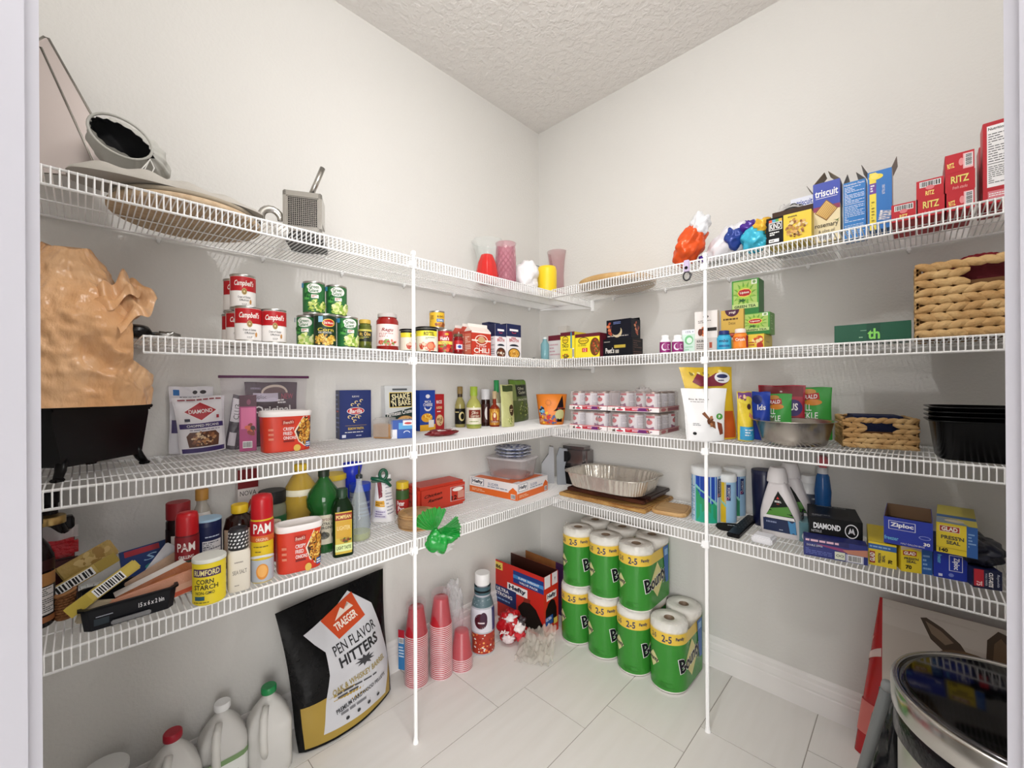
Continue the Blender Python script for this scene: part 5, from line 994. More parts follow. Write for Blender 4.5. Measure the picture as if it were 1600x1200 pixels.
def emer(p): p.rect(0, 0, 1, 1, '#3aa03f'); p.ell(.45, .93, .18, .06, '#c88a3a'); p.poly([(.0, .76), (.0, .87), (.7, .91), (.74, .78)], '#b52a24'); p.text('EMERALD', .36, .83, .08, WHITE, w=.62, bold=.02, rot=3, shear=.1); p.ell(.55, .72, .25, .06, '#d8882c'); p.text('DILL', .34, .62, .13, WHITE, w=.34, bold=.01); p.text('PICKLE', .38, .46, .13, WHITE, w=.62, bold=.01)
def reds(p): p.rect(0, 0, 1, 1, '#a81c34'); p.rect(0, .8, 1, 1, '#7a1420'); p.ell(.5, .9, .03, .015, '#d8c8c8'); p.ell(.80, .58, .20, .16, '#3a2a6c'); p.text('US', .80, .6, .14, WHITE, w=.2, bold=.03)
for px, d, W, yt, col, art, lab in ((1268, .075, .125, 605, '#3aa03f', emer, 'green nut pouch at the right end of the pouch row behind the bowl'), (1221, .11, .155, 602, '#a81c34', reds, 'dark red nut pouch in the middle of the pouch row'), (1212, .150, .105, 615, '#3aa03f', emer, 'green nut pouch in front of the dark red pouch')):
    P = onw('R', d, px, Z3); pouch('nut_pouch', lab, 'pouch', P, W, topz(P, yt) - Z3, .035, math.radians(4), col, art, lean=1, group='nut pouches behind the bowl')
P, r = cylz(1186, 1293, 699, Z3); Pr = onw('R', -P.y, 1309, Z3 + .07); hb = topz(P, 655) - Z3 - .004
R2 = cylw('R', -P.y, 1171, 1308, Z3)[1]
T = Thing('mixing_bowl', 'brushed stainless steel mixing bowl with a wide flat rim', 'bowl', P, 0); T.part('bowl_body').lathe([(r * .86, 0), (r * .95, .004), (r * 1.0, .02), (R2 * .9, hb - .002), (R2, hb), (R2, hb + .002), (R2 * .88, hb), (r * .97, .022), (r * .85, .006), (.001, .006)], mat('#b5aea6', .24, 1, bump=.04, bscale=300, stretch=(1, 1, 6)), 72, cap1=False); T.done()
P, W, rot, h, a, e = pz(1318, 699, 1438, 706, 652, Z3); D = .19
T = Thing('wicker_basket', 'low woven rush basket between the steel bowl and the black pans', 'basket', back(P, rot, D / 2), rot, 'rush baskets'); wicker(T, W - .01, D - .02, h, 6, RUSH, RUSH2, (.28, .72, .55, .90), braid=.017); T.done()
T = Thing('folded_napkin', 'navy folded cloth inside the low basket', 'cloth', back(P, rot, D / 2) + Vector((0, 0, .009)), rot); T.part('cloth').box(-W * .40, W * .40, -D * .36, D * .36, 0, h - .004, mat('#1a2244', .9, bump=.4, bscale=30), .012); T.done()
P, W, rot, h, a, e = pz(1452, 719, 1600, 731, 637, Z3, False); h = topz(a, 636) - Z3; P = a + (e - a).normalized() * .165; W = .33; PAN = mat('#0d0d0e', .22)
for i in range(4):
    T = Thing('roasting_pan', ['black rectangular roasting pan at the bottom of the nested stack', 'second black roasting pan from the bottom of the nested stack', 'third black roasting pan from the bottom of the nested stack', 'black roasting pan topmost of the nested stack'][i], 'pan', back(P, rot, .11) + Vector((0, 0, i * .0125)), rot, 'nested black roasting pans')
    b = T.part('pan_body'); hh = h - .0375; A_ = W / 2; w2 = .105
    def ring(k, z, n=48): return [((abs(math.cos(t)) ** .35) * math.copysign(1, math.cos(t)) * (A_ - .03 + k), (abs(math.sin(t)) ** .35) * math.copysign(1, math.sin(t)) * (w2 - .03 + k), z) for t in [2 * math.pi * j / n for j in range(n)]]
    seq = [ring(.004, 0), ring(.008, .003), ring(.020, hh - .004), ring(.03, hh - .002), ring(.03, hh), ring(.020, hh), ring(.006, .006)]; V = [q for r__ in seq for q in r__]; n = 48
    b.add(V, [(j * n + k, j * n + (k + 1) % n, (j + 1) * n + (k + 1) % n, (j + 1) * n + k) for j in range(6) for k in range(n)] + [tuple(range(n))[::-1], tuple(6 * n + k for k in range(n))], PAN, True)
    T.done()
#%% ================================================================ lowest shelf, left wall
BB = bottle; DK = mat('#170f10', .12)
def simple(r, h, neck=.42, s1=.6, s2=.75, ct=.9): return [(r * .92, 0), (r, .004), (r, h * s1), (r * (1 + neck) / 2, h * (s1 + s2) / 2 + h * .02), (r * neck, h * s2), (r * neck, h * ct)]
P, r, h = bz(22, 87, 987, 868, Z4)
BB('sauce_bottle', 'large dark bottle with amber and black label at the left end of the lowest shelf', 'bottle', P, simple(r, .26, .4, .62, .78), DK, (r * .42, .235, .262, '#1a1a1a'), [(.012, .125, 220, '#0d0c14', lambda p: (p.rect(0, .74, 1, 1, '#a87848'), p.rect(0, 0, 1, .12, '#9c6038'), p.rect(.62, .16, .84, .72, '#dcd8d6'), p.lines(.63, .2, .83, .7, 12, '#444444'))), (.13, .155, 200, '#2a0c0e', None)], rot=face(P, -14), group=None)
P, r, h = bz(62, 92, 960, 816, Z4); P = P + Vector((P.x - CAM.x, P.y - CAM.y, 0)).normalized() * .05
BB('sauce_jar', 'dark jar with a ribbed gold cap behind the large dark bottle', 'jar', (P.x - .02, P.y, Z4), [(.036, 0), (.038, .004), (.038, .17), (.028, .20), (.026, .206)], DK, (.030, .202, .222, mat('#c4a468', .3, .8)), None)
P = onz(81, 955, Z4); T = Thing('sweets_packet', 'red and clear packet standing between the dark bottles', 'packet', (P.x - .015, P.y + .01, Z4), face(P)); b = T.part('packet_film'); b.box(-.035, .035, -.014, .010, 0, .125, '#3c1014', .006); b.box(-.038, .036, -.018, .012, .125, .170, mat('#a81420', .2, bump=.6), .008)
T.part('clear_top').surf(lambda u, v: (-.036 + .072 * u, -.004 + .006 * math.sin(u * 9), .170 + v * (.026 + .012 * math.sin(u * 7))), 12, 4, mat('#d8d0d0', .15, alpha=.6)); T.done()
P, r, h = bz(88, 111, 938, 813, Z4); P.y += .0
BB('vinegar_bottle', 'tall square dark bottle with beige labels behind the small basket', 'bottle', (P.x - .03, P.y + .006, Z4), [(r * .95, 0), (r * 1.1, .004), (r * 1.1, h * .98), (r * .8, h * 1.02)], DK, None, [(h * .62, h * .86, 80, '#8c7868', None), (h * .2, h * .45, 80, '#9a8a7a', None)], rot=face(P), sq=5)
P = onw('L', .05, 78, Z4); BB('syrup_bottle', 'dark bottle with black cap, top hidden by the shelf edge', 'bottle', (P.x, P.y + .0, Z4), simple(.032, .28, .5), DK, (.018, .25, .285, BLACK), None)
# small round wicker basket
P, r, h = bz(84, 117, 970, 934, Z4)
T = Thing('round_basket', 'small tan wicker basket behind the black bin', 'basket', P, 0); b = T.part('woven_side'); WK = mat('#8a5a34', .8, bump=.6, bscale=120)
for k in range(9): z = .003 + k * .0062; R = r * (.85 + .12 * k / 9); b.tube([((R + .0014 * math.cos(12 * t + k * 3.14)) * math.cos(t), (R + .0014 * math.cos(12 * t + k * 3.14)) * math.sin(t), z + .003) for t in [i * 2 * math.pi / 48 for i in range(48)]], .0033, WK, n=5, closed=True)
b.lathe([(r * .82, 0), (r * .82, .003)], WK, 24); T.part('rim').tube([(r * 1.0 * math.cos(t), r * 1.0 * math.sin(t), .062 + .003 * math.sin(t)) for t in [i * 2 * math.pi / 32 for i in range(32)]], .0042, mat('#a8764a', .8), closed=True); T.done()
# black bin with packets
P, W, rot, h, a, e = pz(131, 992, 272, 949, 965, Z4); D = .145; h = .052; Wt = W * 1.08
T = Thing('storage_bin', 'long black plastic bin marked 15 x 6 x 2 bin on the lowest shelf', 'bin', back(P, rot, D / 2), rot); b = T.part('bin_body'); BN = mat('#17181e', .35)
def rr(w_, d_, z): c = .012; return [(-w_ + c, -d_, z), (w_ - c, -d_, z), (w_, -d_ + c, z), (w_, d_ - c, z), (w_ - c, d_, z), (-w_ + c, d_, z), (-w_, d_ - c, z), (-w_, -d_ + c, z)]
sq_ = [rr(W / 2, D / 2 - .004, 0), rr(Wt / 2, D / 2, h), rr(Wt / 2 + .004, D / 2 + .004, h), rr(Wt / 2 + .004, D / 2 + .004, h - .004), rr(Wt / 2 + .004, D / 2 + .004, h + .001), rr(Wt / 2 - .003, D / 2 - .003, h + .001), rr(W / 2 - .003, D / 2 - .008, .003)]
V = [q for s_ in sq_ for q in s_]; b.add(V, [(j * 8 + k, j * 8 + (k + 1) % 8, (j + 1) * 8 + (k + 1) % 8, (j + 1) * 8 + k) for j in range(6) for k in range(8)] + [tuple(range(8))[::-1], tuple(48 + k for k in range(8))], BN)
p = Panel(b, lambda u, v, o: (-W / 2 + W * u, -(D / 2 - .004) - .004 * v - o, h * v), W, h, base=.0006); p.text('15 x 6 x 2 bin', .73, .58, .22, '#e6e6ea', w=.30, bold=.02); p.rect(.12, .56, .30, .60, '#a8acb8'); p.rect(.10, .2, .26, .5, '#22303a')
c_ = T.part('bin_clip'); c_.box(-.035, .035, -D / 2 - .005, -D / 2 + .001, .004, .014, '#8a8a8c', .002); T.done()
def bw(x, y, z): return back(P, rot, D / 2) + Vector((math.cos(rot) * x - math.sin(rot) * y, math.sin(rot) * x + math.cos(rot) * y, z))
def packet(name, label, x, y, z, L, w_, t, col, tilt, tz, art=None, sheen=.3, group=None, part='packet_film'):
    T = Thing(name, label, 'packet', bw(x, y, z), rot + math.radians(tz), group, tilt); b = T.part(part); b.box(-L / 2, L / 2, -t / 2, t / 2, 0, w_, col if not isinstance(col, str) else mat(col, sheen, bump=.4, bscale=40), min(.003, t * .4))
    if art: art(flat(b, -L / 2, L / 2, -t / 2, 0, w_))
    T.done()
packet('spice_box', 'long yellow spice packet box with barcode lying across the bin', -.038, -.040, .072, .140, .026, .016, '#c9b24c', RX(-14) @ RY(-32), 0, lambda p: (p.rect(0, 0, .3, 1, '#b8a23c'), p.bar(.36, .1, .78, .9)), group='yellow packet boxes')
packet('spice_box', 'yellow packet box with barcode behind the one across the bin', -.075, .075, .072, .140, .026, .016, '#c2a85a', RX(-14) @ RY(-26), 0, lambda p: (p.rect(.7, 0, 1, 1, '#a8903c'), p.bar(.08, .1, .66, .9)), group='yellow packet boxes')
packet('spice_box', 'tan packet box with cracker picture at the back of the bin', -.06, .125, .085, .11, .045, .014, '#bfa05a', RX(-10) @ RY(-26), 0, lambda p: p.blobs(.5, .5, .4, .4, 20, ['#a88444', '#d8bc7c'], .01), group='yellow packet boxes')
packet('seasoning_packet', 'orange and white foil packet standing at the front of the bin', .055, -.052, .012, .17, .052, .008, '#cf9478', RX(-12) @ RY(-8), 2, lambda p: (p.rect(0, 0, 1, .5, '#d8a68c'), p.rect(.35, .02, 1, .22, '#c4502c'), p.text('Taco Mix', .45, .38, .3, '#8a3a24', w=.5, shear=.3)), group='seasoning packets')
packet('seasoning_packet', 'brown foil packet leaning behind the orange one in the bin', .065, -.022, .020, .16, .062, .008, '#a8643c', RX(-18) @ RY(-16), 2, lambda p: (p.rect(0, .8, 1, 1, '#dcd6d0'), p.ell(.5, .4, .3, .2, '#c07a3c')), group='seasoning packets')
packet('seasoning_packet', 'clear and tan packet leaning in the middle of the bin', .075, .012, .022, .12, .070, .006, '#b99a80', RX(-22) @ RY(-24), 4, None, group='seasoning packets')
packet('seasoning_packet', 'pointed white paper packet standing at the back of the bin', .055, .045, .030, .08, .095, .006, '#d8d8de', RX(-20) @ RY(38), 0, None, group='seasoning packets')
packet('seasoning_packet', 'crumpled silver packet at the right end of the bin', .135, .040, .030, .07, .07, .010, mat('#8f98a8', .25, .6, bump=.7, bscale=30), RX(-15) @ RY(-35), 0, lambda p: p.lines(.1, .2, .9, .8, 6, '#5a6270'), group='seasoning packets')
packet('seasoning_packet', 'pale crumpled packet at the left front of the bin', -.065, -.045, .012, .06, .046, .016, '#b5a78c', RX(-12) @ RY(15), 0, None, group='seasoning packets')
pl = boxw('L', .10, 182, 262, Z4); T = Thing('toothpaste_box', 'tilted dark blue box with red corner behind the bin', 'box', (pl[0].x - .02, pl[0].y + .055, Z4 + .012), math.radians(90), None, RX(-16) @ RY(-6)); b = T.part('carton'); b.box(-.095, .095, -.018, .018, 0, .085, '#1c3a7a', .001); p = flat(b, -.095, .095, -.018, 0, .085); p.rect(.05, .78, .45, .96, '#b5283a'); p.text('Soft', .5, .6, .2, '#9cc4e8', w=.5, shear=.3); p.ell(.55, .3, .3, .15, '#3a9a9c'); p.rect(.8, 0, 1, 1, '#7a8696'); p.lines(.82, .1, .98, .9, 8, '#3a4656'); T.done()
# jars, cans and bottles standing in rank
P = onw('L', .12, 279, Z4); BB('spice_jar', 'dark spice jar with a wide red lid, behind the red spray can', 'jar', P, [(.028, 0), (.029, .004), (.029, .16), (.024, .17)], mat('#221012', .15), (.0285, .168, .215, '#8c1a22'), [(.02, .14, 170, '#1c1416', lambda p: (p.rect(.3, .66, .8, .86, '#d8d0cc'), p.text('BBQ', .5, .4, .2, '#b83a3a', w=.5), p.lines(.25, .1, .8, .28, 2, '#a85a50')))])
P = onw('L', .10, 316, Z4); BB('oil_bottle', 'clear cruet bottle with gold cap and white label', 'bottle', P, simple(.038, .235, .36, .5, .82), mat('#c9c2b4', .06, alpha=.55), (.0165, .205, .238, '#b8863c'), [(.1, .17, 110, '#d8d2cc', lambda p: (p.text('STAR', .6, .6, .2, '#5a4a44', w=.4), p.rect(.7, .1, .9, .4, '#b84a3a')))])
def sprayc(lab, x0, x1, yb, yt, body, art, capc='#c01c24', rot=0):
    P, r, h = bz(x0, x1, yb, yt, Z4); T = Thing('cooking_spray', lab, 'spray can', P, face(P, rot), 'cooking spray cans'); hc = h * .76
    b = T.part('can_body'); b.lathe([(r * .94, 0), (r, .003), (r, hc - .012), (r * .93, hc - .002), (r * .93, hc)], body, 36); art(wrap(b, r, .003, hc - .013, 170))
    T.part('cap').lathe([(r * .97, hc - .010), (r * .99, hc - .008), (r * .97, h * .93), (r * .85, h * .985), (r * .4, h), (.001, h)], mat(capc, .3), 36, cap1=False); T.done()
def pamo(p): p.rect(0, 0, 1, .36, '#b9bfc8'); p.ell(.5, .36, .5, .08, '#dfe2e6', a0=0, a1=180); p.ell(.5, .17, .18, .13, '#e0923c'); p.ell(.5, .18, .14, .10, '#eeb060'); p.rect(.0, .66, 1, .76, '#d2662c'); p.rect(0, .76, 1, 1, '#c01c24'); p.text('ORIGINAL', .5, .70, .05, '#f0dcc0', w=.36, bold=.01); p.text('PAM', .5, .88, .16, '#f4f0ec', w=.52, bold=.02); p.lines(.25, .56, .75, .60, 1, '#7a6a2a'); p.lines(.3, .48, .7, .52, 1, '#7a6a2a')
def pamg(p): p.rect(0, 0, 1, .58, '#2c3a2e'); p.rect(0, .58, 1, 1, '#8c1c26'); p.text('PAM', .5, .82, .16, '#f0e9e6', w=.52, bold=.02); p.text('GRILLING', .5, .64, .06, WHITE, w=.44, bold=.02); p.lines(.2, .3, .8, .5, 3, '#54684c'); p.rect(0, 0, 1, .2, '#5a1820')
sprayc('red and dark green grilling spray can, left one', 274, 312, 926, 799, '#6a1820', pamg, rot=-6)
sprayc('yellow cooking spray can with a fried egg picture', 392, 428, 911, 771, '#e3c326', pamo)
P, r, h = bz(300, 348, 912, 815, Z4); P = P + Vector((P.x - CAM.x, P.y - CAM.y, 0)).normalized() * .0
BB('salt_canister', 'navy blue salt canister with pale blue top and nutrition panel', 'canister', back(P, face(P), .045), [(r * .98, 0), (r, .002), (r, h * .97), (r * .98, h * .98)], '#1a2350', (r * 1.0, h * .965, h, '#a9cbe4'), [(.02, h * .88, 150, '#1a2350', lambda p: (p.rect(.38, .1, .92, .68, '#e6e6ec'), p.lines(.4, .14, .9, .66, 11, '#333a55'), p.lines(.45, .74, .85, .80, 1, '#c8d4ec')))], partname='canister_body')
P, r, h = bz(301, 354, 945, 867, Z4)
def corn(p): p.rect(0, 0, 1, 1, '#edd52c'); p.rect(.12, .68, .80, .88, '#4a2c5c'); p.text('RUMFORD', .46, .78, .14, '#f0e4a0', w=.6, bold=.02); p.text('CORN', .42, .56, .12, '#2c2a22', w=.4, bold=.02); p.text('STARCH', .44, .42, .12, '#2c2a22', w=.56, bold=.02); p.text('NON-GMO', .42, .28, .08, '#2c2a22', w=.44, bold=.01); p.rect(.18, .10, .42, .2, '#2a5a6a'); p.lines(.14, .02, .6, .07, 1, '#6a6020')
BB('cornstarch_can', 'short yellow corn starch can at the front of the lowest shelf', 'can', P, [(r * .96, 0), (r, .003), (r, h * .93), (r * .98, h * .94)], '#edd52c', (r * 1.03, h * .92, h, '#e2e4dc'), [(.004, h * .91, 150, '#edd52c', corn)], rot=face(P, -4), partname='can_body')
P, r, h = bz(354, 392, 925, 824, Z4)
T = Thing('sea_salt_jar', 'square cream sea salt jar with black and white patterned cap', 'jar', P, face(P, 6)); b = T.part('jar_body'); b.lathe([(r * .9, 0), (r * .94, .004), (r * .94, h * .60), (r * .84, h * .66)], mat('#e4ddcf', .4), 40, sq=5); p = wrap(b, r * .94, .006, h * .58, 80, sq=5); p.text('SEA SALT', .5, .52, .12, '#77706a', w=.8, rot=3); p.lines(.2, .78, .8, .84, 1, '#a09890', .6); p.lines(.2, .1, .8, .16, 1, '#a09890')
b = T.part('patterned_cap'); b.lathe([(r * .80, h * .66), (r * .86, h * .68), (r * .84, h * .96), (r * .7, h), (r * .66, h), (r * .6, h * .97), (.001, h * .97)], '#26262a', 40, cap1=False)
for k in range(5):
    for i in range(16):
        t = 2 * math.pi * i / 16 + k * .2; z = h * (.70 + .055 * k); s_ = .14 * (1 if k % 2 else -1)
        b.add([(r * .875 * math.cos(t + q[0]), r * .875 * math.sin(t + q[0]), z + q[1] * h) for q in ((-.12, 0), (.10, .01), (.12 + s_ * .3, .038), (-.10 + s_ * .3, .028))], [(0, 1, 2, 3)], '#e9e9ea')
T.done()
P = onw('L', .17, 375, Z4); BB('honey_jug', 'dark honey jug with yellow cap and beige label', 'jug', P, [(.040, 0), (.043, .005), (.043, .115), (.036, .148), (.020, .158), (.019, .166)], mat('#2a120c', .1), (.0225, .163, .188, '#e6bf24'), [(.02, .118, 130, '#d8b79a', lambda p: (p.rect(.04, .04, .96, .96, '#dcc2a8'), p.text('Pure', .5, .48, .15, '#3a2a20', w=.4), p.text('Honey', .52, .34, .15, '#3a2a20', w=.5), p.ell(.4, .75, .25, .13, '#c8a482'), p.ell(.55, .12, .2, .06, '#9c2c20')))], sy=.75, partname='jug_body')
pl = boxw('L', .04, 372, 404, Z4); carton('seasoning_box', 'tall white and dark red box at the back, its top behind the shelf edge', 'box', (Vector((pl[0].x, pl[0].y, Z4)), pl[1], pl[2], 0, 0), .27, .035, '#e6dfdc', lambda p: (p.rect(0, .76, 1, 1, '#7a161c'), p.text('NOVA', .5, .70, .06, '#2a2424', w=.8), p.poly([(.2, .4), (.6, .62), (.7, .6), (.3, .38)], '#b84a34'), p.poly([(.45, .4), (.85, .6), (.9, .56), (.55, .38)], '#b84a34')))
P = onw('L', .13, 426, Z4); BB('mushroom_jar', 'clear jar with black lid and green label', 'jar', P, [(.040, 0), (.042, .005), (.042, .15), (.035, .17)], mat('#8a8e7c', .06, alpha=.75), (.040, .165, .205, '#232323'), [(.03, .125, 150, '#2f6a44', lambda p: (p.ell(.5, .82, .24, .12, '#e8d8c0'), p.text('Classico', .5, .82, .08, '#8c2c20', w=.34), p.rect(0, 0, 1, .2, '#d8dcd0'), p.rect(.1, .45, .9, .52, '#4f8a5c')))])
P = onw('L', .22, 436, Z4); T = Thing('sprinkle_jar', 'small red jar glimpsed between the spray can and the onion tub', 'jar', P, face(P)); T.part('jar_body').lathe([(.016, 0), (.018, .003), (.018, .075), (.012, .085), (.012, .095)], mat('#a81a22', .2), 20); T.part('cap').lathe([(.013, .095), (.013, .105)], '#7a1016', 16); T.done()
P = onw('L', .13, 470, Z4); BB('oil_jug', 'large yellow cooking oil jug with green label', 'jug', P, [(.048, 0), (.052, .006), (.052, .10), (.046, .115), (.053, .135), (.053, .185), (.047, .205), (.03, .235), (.018, .25), (.018, .262)], mat('#c8a63a', .05, alpha=.72), (.0205, .26, .28, '#e0c030'), [(.03, .10, 150, '#8fae3c', lambda p: (p.ell(.62, .5, .36, .3, '#ece8d4'), p.ell(.34, .78, .1, .14, '#20406a'), p.text('Canola', .62, .5, .2, '#3a5a2a', w=.4))), (.178, .198, 150, '#e9e4cc', None)], partname='jug_body')
P, r, h = bz(479, 534, 872, 728, Z4); P = P + Vector((P.x - CAM.x, P.y - CAM.y, 0)).normalized() * .03
G1 = mat('#1e5a26', .06, alpha=.93)
BB('olive_oil_bottle', 'large green olive oil bottle with bulging shoulders', 'bottle', (P.x, P.y, Z4), [(.042, 0), (.045, .006), (.045, .05), (.042, .065), (.045, .08), (.045, .125), (.042, .132), (.0535, .15), (.0545, .175), (.048, .195), (.026, .225), (.016, .24), (.0155, .26)], G1, (.0175, .247, .272, '#1c2a1c'), [(.03, .126, 75, '#dcd6c0', lambda p: (p.text('Bertolli', .6, .86, .12, '#7c2c24', w=.7, shear=.2), p.text('EXTRA', .55, .70, .10, '#2a2a24', w=.5, bold=.02), p.text('VIRGIN', .55, .57, .10, '#2a2a24', w=.6, bold=.02), p.ell(.5, .3, .3, .12, '#6a6a5a'), p.poly([(.3, .3), (.5, .45), (.75, .25), (.5, .2)], '#3c3c34')))])
P, r, h = bz(517, 553, 871, 763, Z4)
G2 = mat('#10240f', .06, alpha=.97)
BB('olive_oil_bottle', 'square dark green olive oil bottle with yellow label in front', 'bottle', P, [(r * .88, 0), (r * .92, .004), (r * .92, h * .70), (r * .7, h * .8), (r * .42, h * .88), (r * .42, h * .9)], G2, (r * .5, h * .86, h, '#1c3a24'), [(h * .05, h * .68, 78, '#cbb042', lambda p: (p.rect(0, .80, 1, .97, '#8c2c1c'), p.text('POMPEIAN', .5, .88, .09, '#e8d488', w=.9, bold=.02), p.rect(.05, .38, .95, .78, '#c89c34'), p.text('LIGHTER', .5, .62, .10, '#e8d8a0', w=.8), p.rect(0, .06, 1, .24, '#d6e2a0'), p.text('LIGHT TASTE', .5, .15, .08, '#2a3a1c', w=.86, bold=.02), p.blobs(.5, .32, .4, .05, 20, ['#4a5a24', '#a8802c', '#7a3a1c'], .005)))], sq=5, rot=face(P, 8), n=40)
def tub4(): tub('red tub of crispy fried onions with white lid on the lowest shelf', 431, 503, 899, 815, Z4, 10)
tub4()
P, r, h = bz(543, 580, 849, 742, Z4)
BB('oil_decanter', 'clear glass decanter with a little olive oil and a pourer', 'decanter', P, [(r * .7, 0), (r * .98, .008), (r, .022), (r * .9, h * .35), (r * .55, h * .66), (r * .26, h * .84), (r * .26, h * .97)], mat('#dfe8e4', .03, alpha=.30), None, None, liquid=(mat('#8a8f2a', .1), .030), extra=lambda T: (T.part('pourer').lathe([(r * .3, h * .95), (r * .3, h), (.004, h * 1.02), (.003, h * 1.14)], mat('#3a3f44', .3, .5), 16)))
P = onw('L', .13, 563, Z4); BB('drink_canister', 'dark blue canister behind the glass decanter', 'canister', P, [(.036, 0), (.037, .003), (.037, .15)], '#1a2f70', (.039, .148, .175, '#1f3fae'), [(.01, .145, 170, '#1a2f70', lambda p: (p.rect(0, 0, .35, 1, '#8f9ab0'), p.lines(.05, .1, .32, .9, 12, '#3c4866'), p.text('ONE A DAY', .68, .7, .06, '#c8d0e8', w=.4), p.lines(.45, .3, .95, .6, 3, '#6a7ab0')))], partname='canister_body')
P = onw('L', .07, 551, Z4); BB('plastic_cup', 'bright blue plastic cup standing behind the decanter, its top under the shelf', 'cup', P, [(.020, 0), (.024, .004), (.030, .20), (.040, .245), (.036, .245), (.027, .20), (.020, .006)], mat('#1f35c0', .3), None, None, partname='cup_body')
P = onw('L', .055, 520, Z4); BB('cocoa_tub', 'tub with a yellow lid behind the green olive oil bottle', 'tub', P, [(.045, 0), (.047, .003), (.047, .195)], '#c8bfae', (.050, .192, .212, '#d8b82c'), None, partname='tub_body')
# flour bag, peanut butter, red coffee pack, tortillas, bow
P, W, rot, h, a, e = pz(584, 818, 612, 816, 744, Z4); h *= .98
def flour(p): p.rect(0, 0, 1, 1, '#e3e1e2'); p.poly([(.0, .95), (.3, .9), (.36, .55), (.16, .5)], '#7a2430'); p.rect(0, .34, .45, .46, '#d8a02c'); p.lines(.03, .36, .4, .44, 2, '#5a3a10'); p.rect(.0, .08, .5, .28, '#d8d4e0'); p.lines(.55, .15, .95, .85, 10, '#8a8a98', .35); p.lines(.04, .1, .45, .26, 3, '#7a6a9a')
pouch('flour_bag', 'white rolled-top baking bag held shut by a green clip', 'bag', back(P, rot, .035), W * 1.40, h, .085, rot + .35, '#e3e1e2', flour, lean=0, topw=.60, wr=.012, nf=16)
T = Thing('clothes_peg'.replace('clothes_peg', 'bag_clip'), 'dark green clip pinching the white baking bag shut', 'clip', back(P, rot, .035) + Vector((.0, 0, h * .86)), rot + .2); b = T.part('clip_jaw'); b.box(-.05, .03, -.018, -.010, .0, .012, mat('#1c4a34', .3), .003); T.part('clip_handle').tube([(-.05, -.014, .02), (-.02, -.014, .012), (.01, -.014, .0), (.028, -.014, -.02)], [.009, .012, .012, .008], mat('#14543a', .3), n=8, flat=.7); T.part('clip_loop').tube([(-.002 + .014 * math.cos(t), -.014, .03 + .020 * math.sin(t)) for t in [i * .45 for i in range(14)]], .0065, mat('#14543a', .3), closed=True); T.done()
P, r, h = bz(619, 639, 806, 752, Z4)
BB('peanut_butter_jar', 'peanut butter jar with yellow lid behind the baking bag', 'jar', P, [(r * .95, 0), (r, .003), (r, h * .78), (r * .9, h * .82)], mat('#7a4424', .2), (r * .98, h * .8, h, '#d9b728'), [(.008, h * .76, 170, '#a82420', lambda p: (p.rect(0, .6, 1, 1, '#3a5a2c'), p.text('Peter', .4, .45, .2, WHITE, w=.4, bold=.02), p.text('Pan', .42, .22, .2, WHITE, w=.34, bold=.02)))])
def coffee(p): p.rect(.64, .22, .97, .80, '#b8c0c0'); p.rect(.655, .235, .955, .785, '#b8301f'); p.ell(.8, .68, .12, .08, '#e6e2dc'); p.text('12', .72, .36, .18, '#26100c', w=.12, bold=.03); p.rect(.80, .3, .94, .6, '#c88a7a'); p.text('Chicken', .28, .66, .12, '#2c0f0a', w=.36, shear=.4, rot=4, bold=.02); p.text('Ramen', .32, .46, .12, '#2c0f0a', w=.3, shear=.4, rot=4, bold=.02)
P, W, rot, h, a, e = pz(655, 805, 729, 786, 748, Z4); h = topz(e, 749) - Z4
carton('noodle_pack', 'shrink-wrapped bright red noodle pack right of the pole', 'pack', (P, W, rot, a, e), h, .13, '#c23a26', coffee, left=lambda p: p.lines(.1, .3, .9, .8, 3, '#8a2418'), c=.012)
P = onz(660, 822, Z4); P = Vector((.27, P.y - .012, Z4)); TO = mat('#b98d5a', .5, bump=.5, bscale=30, noise2='#caa272', nscale=14)
T = Thing('tortilla_bag', 'bag of round brown tortillas tied with the green ribbon', 'bag', P, 0); b = T.part('tortillas')
for i in range(9): b.lathe([(.070, .002 + i * .0062), (.074, .0045 + i * .0062), (.070, .0072 + i * .0062)], TO, 40, c=(random.Random(i).uniform(-.003, .003), random.Random(i + 9).uniform(-.003, .003)))
blobsurf(T.part('bag_film'), (0, 0, .031), .083, .083, .033, mat('#c4a27c', .15, alpha=.35, bump=.8, bscale=20), .08, 2, 3, 40, 18, flat_z=.0005); T.done()
GB = mat('#1f9a3c', .15, alpha=.9, bump=.6, bscale=18)
P = onz(690, 838, Z4); P = Vector((.395, P.y - .0, Z4 + .016)); T = Thing('ribbon_bow', 'green cellophane ribbon bow hanging over the shelf edge', 'bow', P, face(P)); b = T.part('bow_loops')
for (a0_, L, w_) in ((112, .080, 1.5), (8, .085, .8)):
    a_ = math.radians(a0_)
    def fan(u, v, a_=a_, L=L, w_=w_):
        t = a_ + (v - .5) * 1.15 * w_; R = .006 + u * L * (1 + .03 * math.sin(v * 44)); return (R * math.cos(t), -.012 - .007 * math.sin(v * 60) * u - .022 * math.sin(u * 3), R * math.sin(t))
    b.surf(fan, 10, 90, GB)
blobsurf(b, (.010, -.018, -.040), .045, .024, .040, GB, .18, 1.8, 7, 48, 30, facet=.12); blobsurf(b, (.050, -.014, -.018), .036, .020, .026, GB, .18, 1.8, 3, 40, 26, facet=.1)
T.part('knot').lathe([(.008, -.008), (.010, 0), (.008, .008)], GB, 16, c=(0, -.012))
q = T.part('clear_tail'); q.surf(lambda u, v: (.005 + .055 * u + .01 * math.sin(v * 7), -.020 + .006 * math.sin(u * 11 + v * 5), -.045 - .045 * v + .02 * u * v), 12, 8, FILM); T.done()
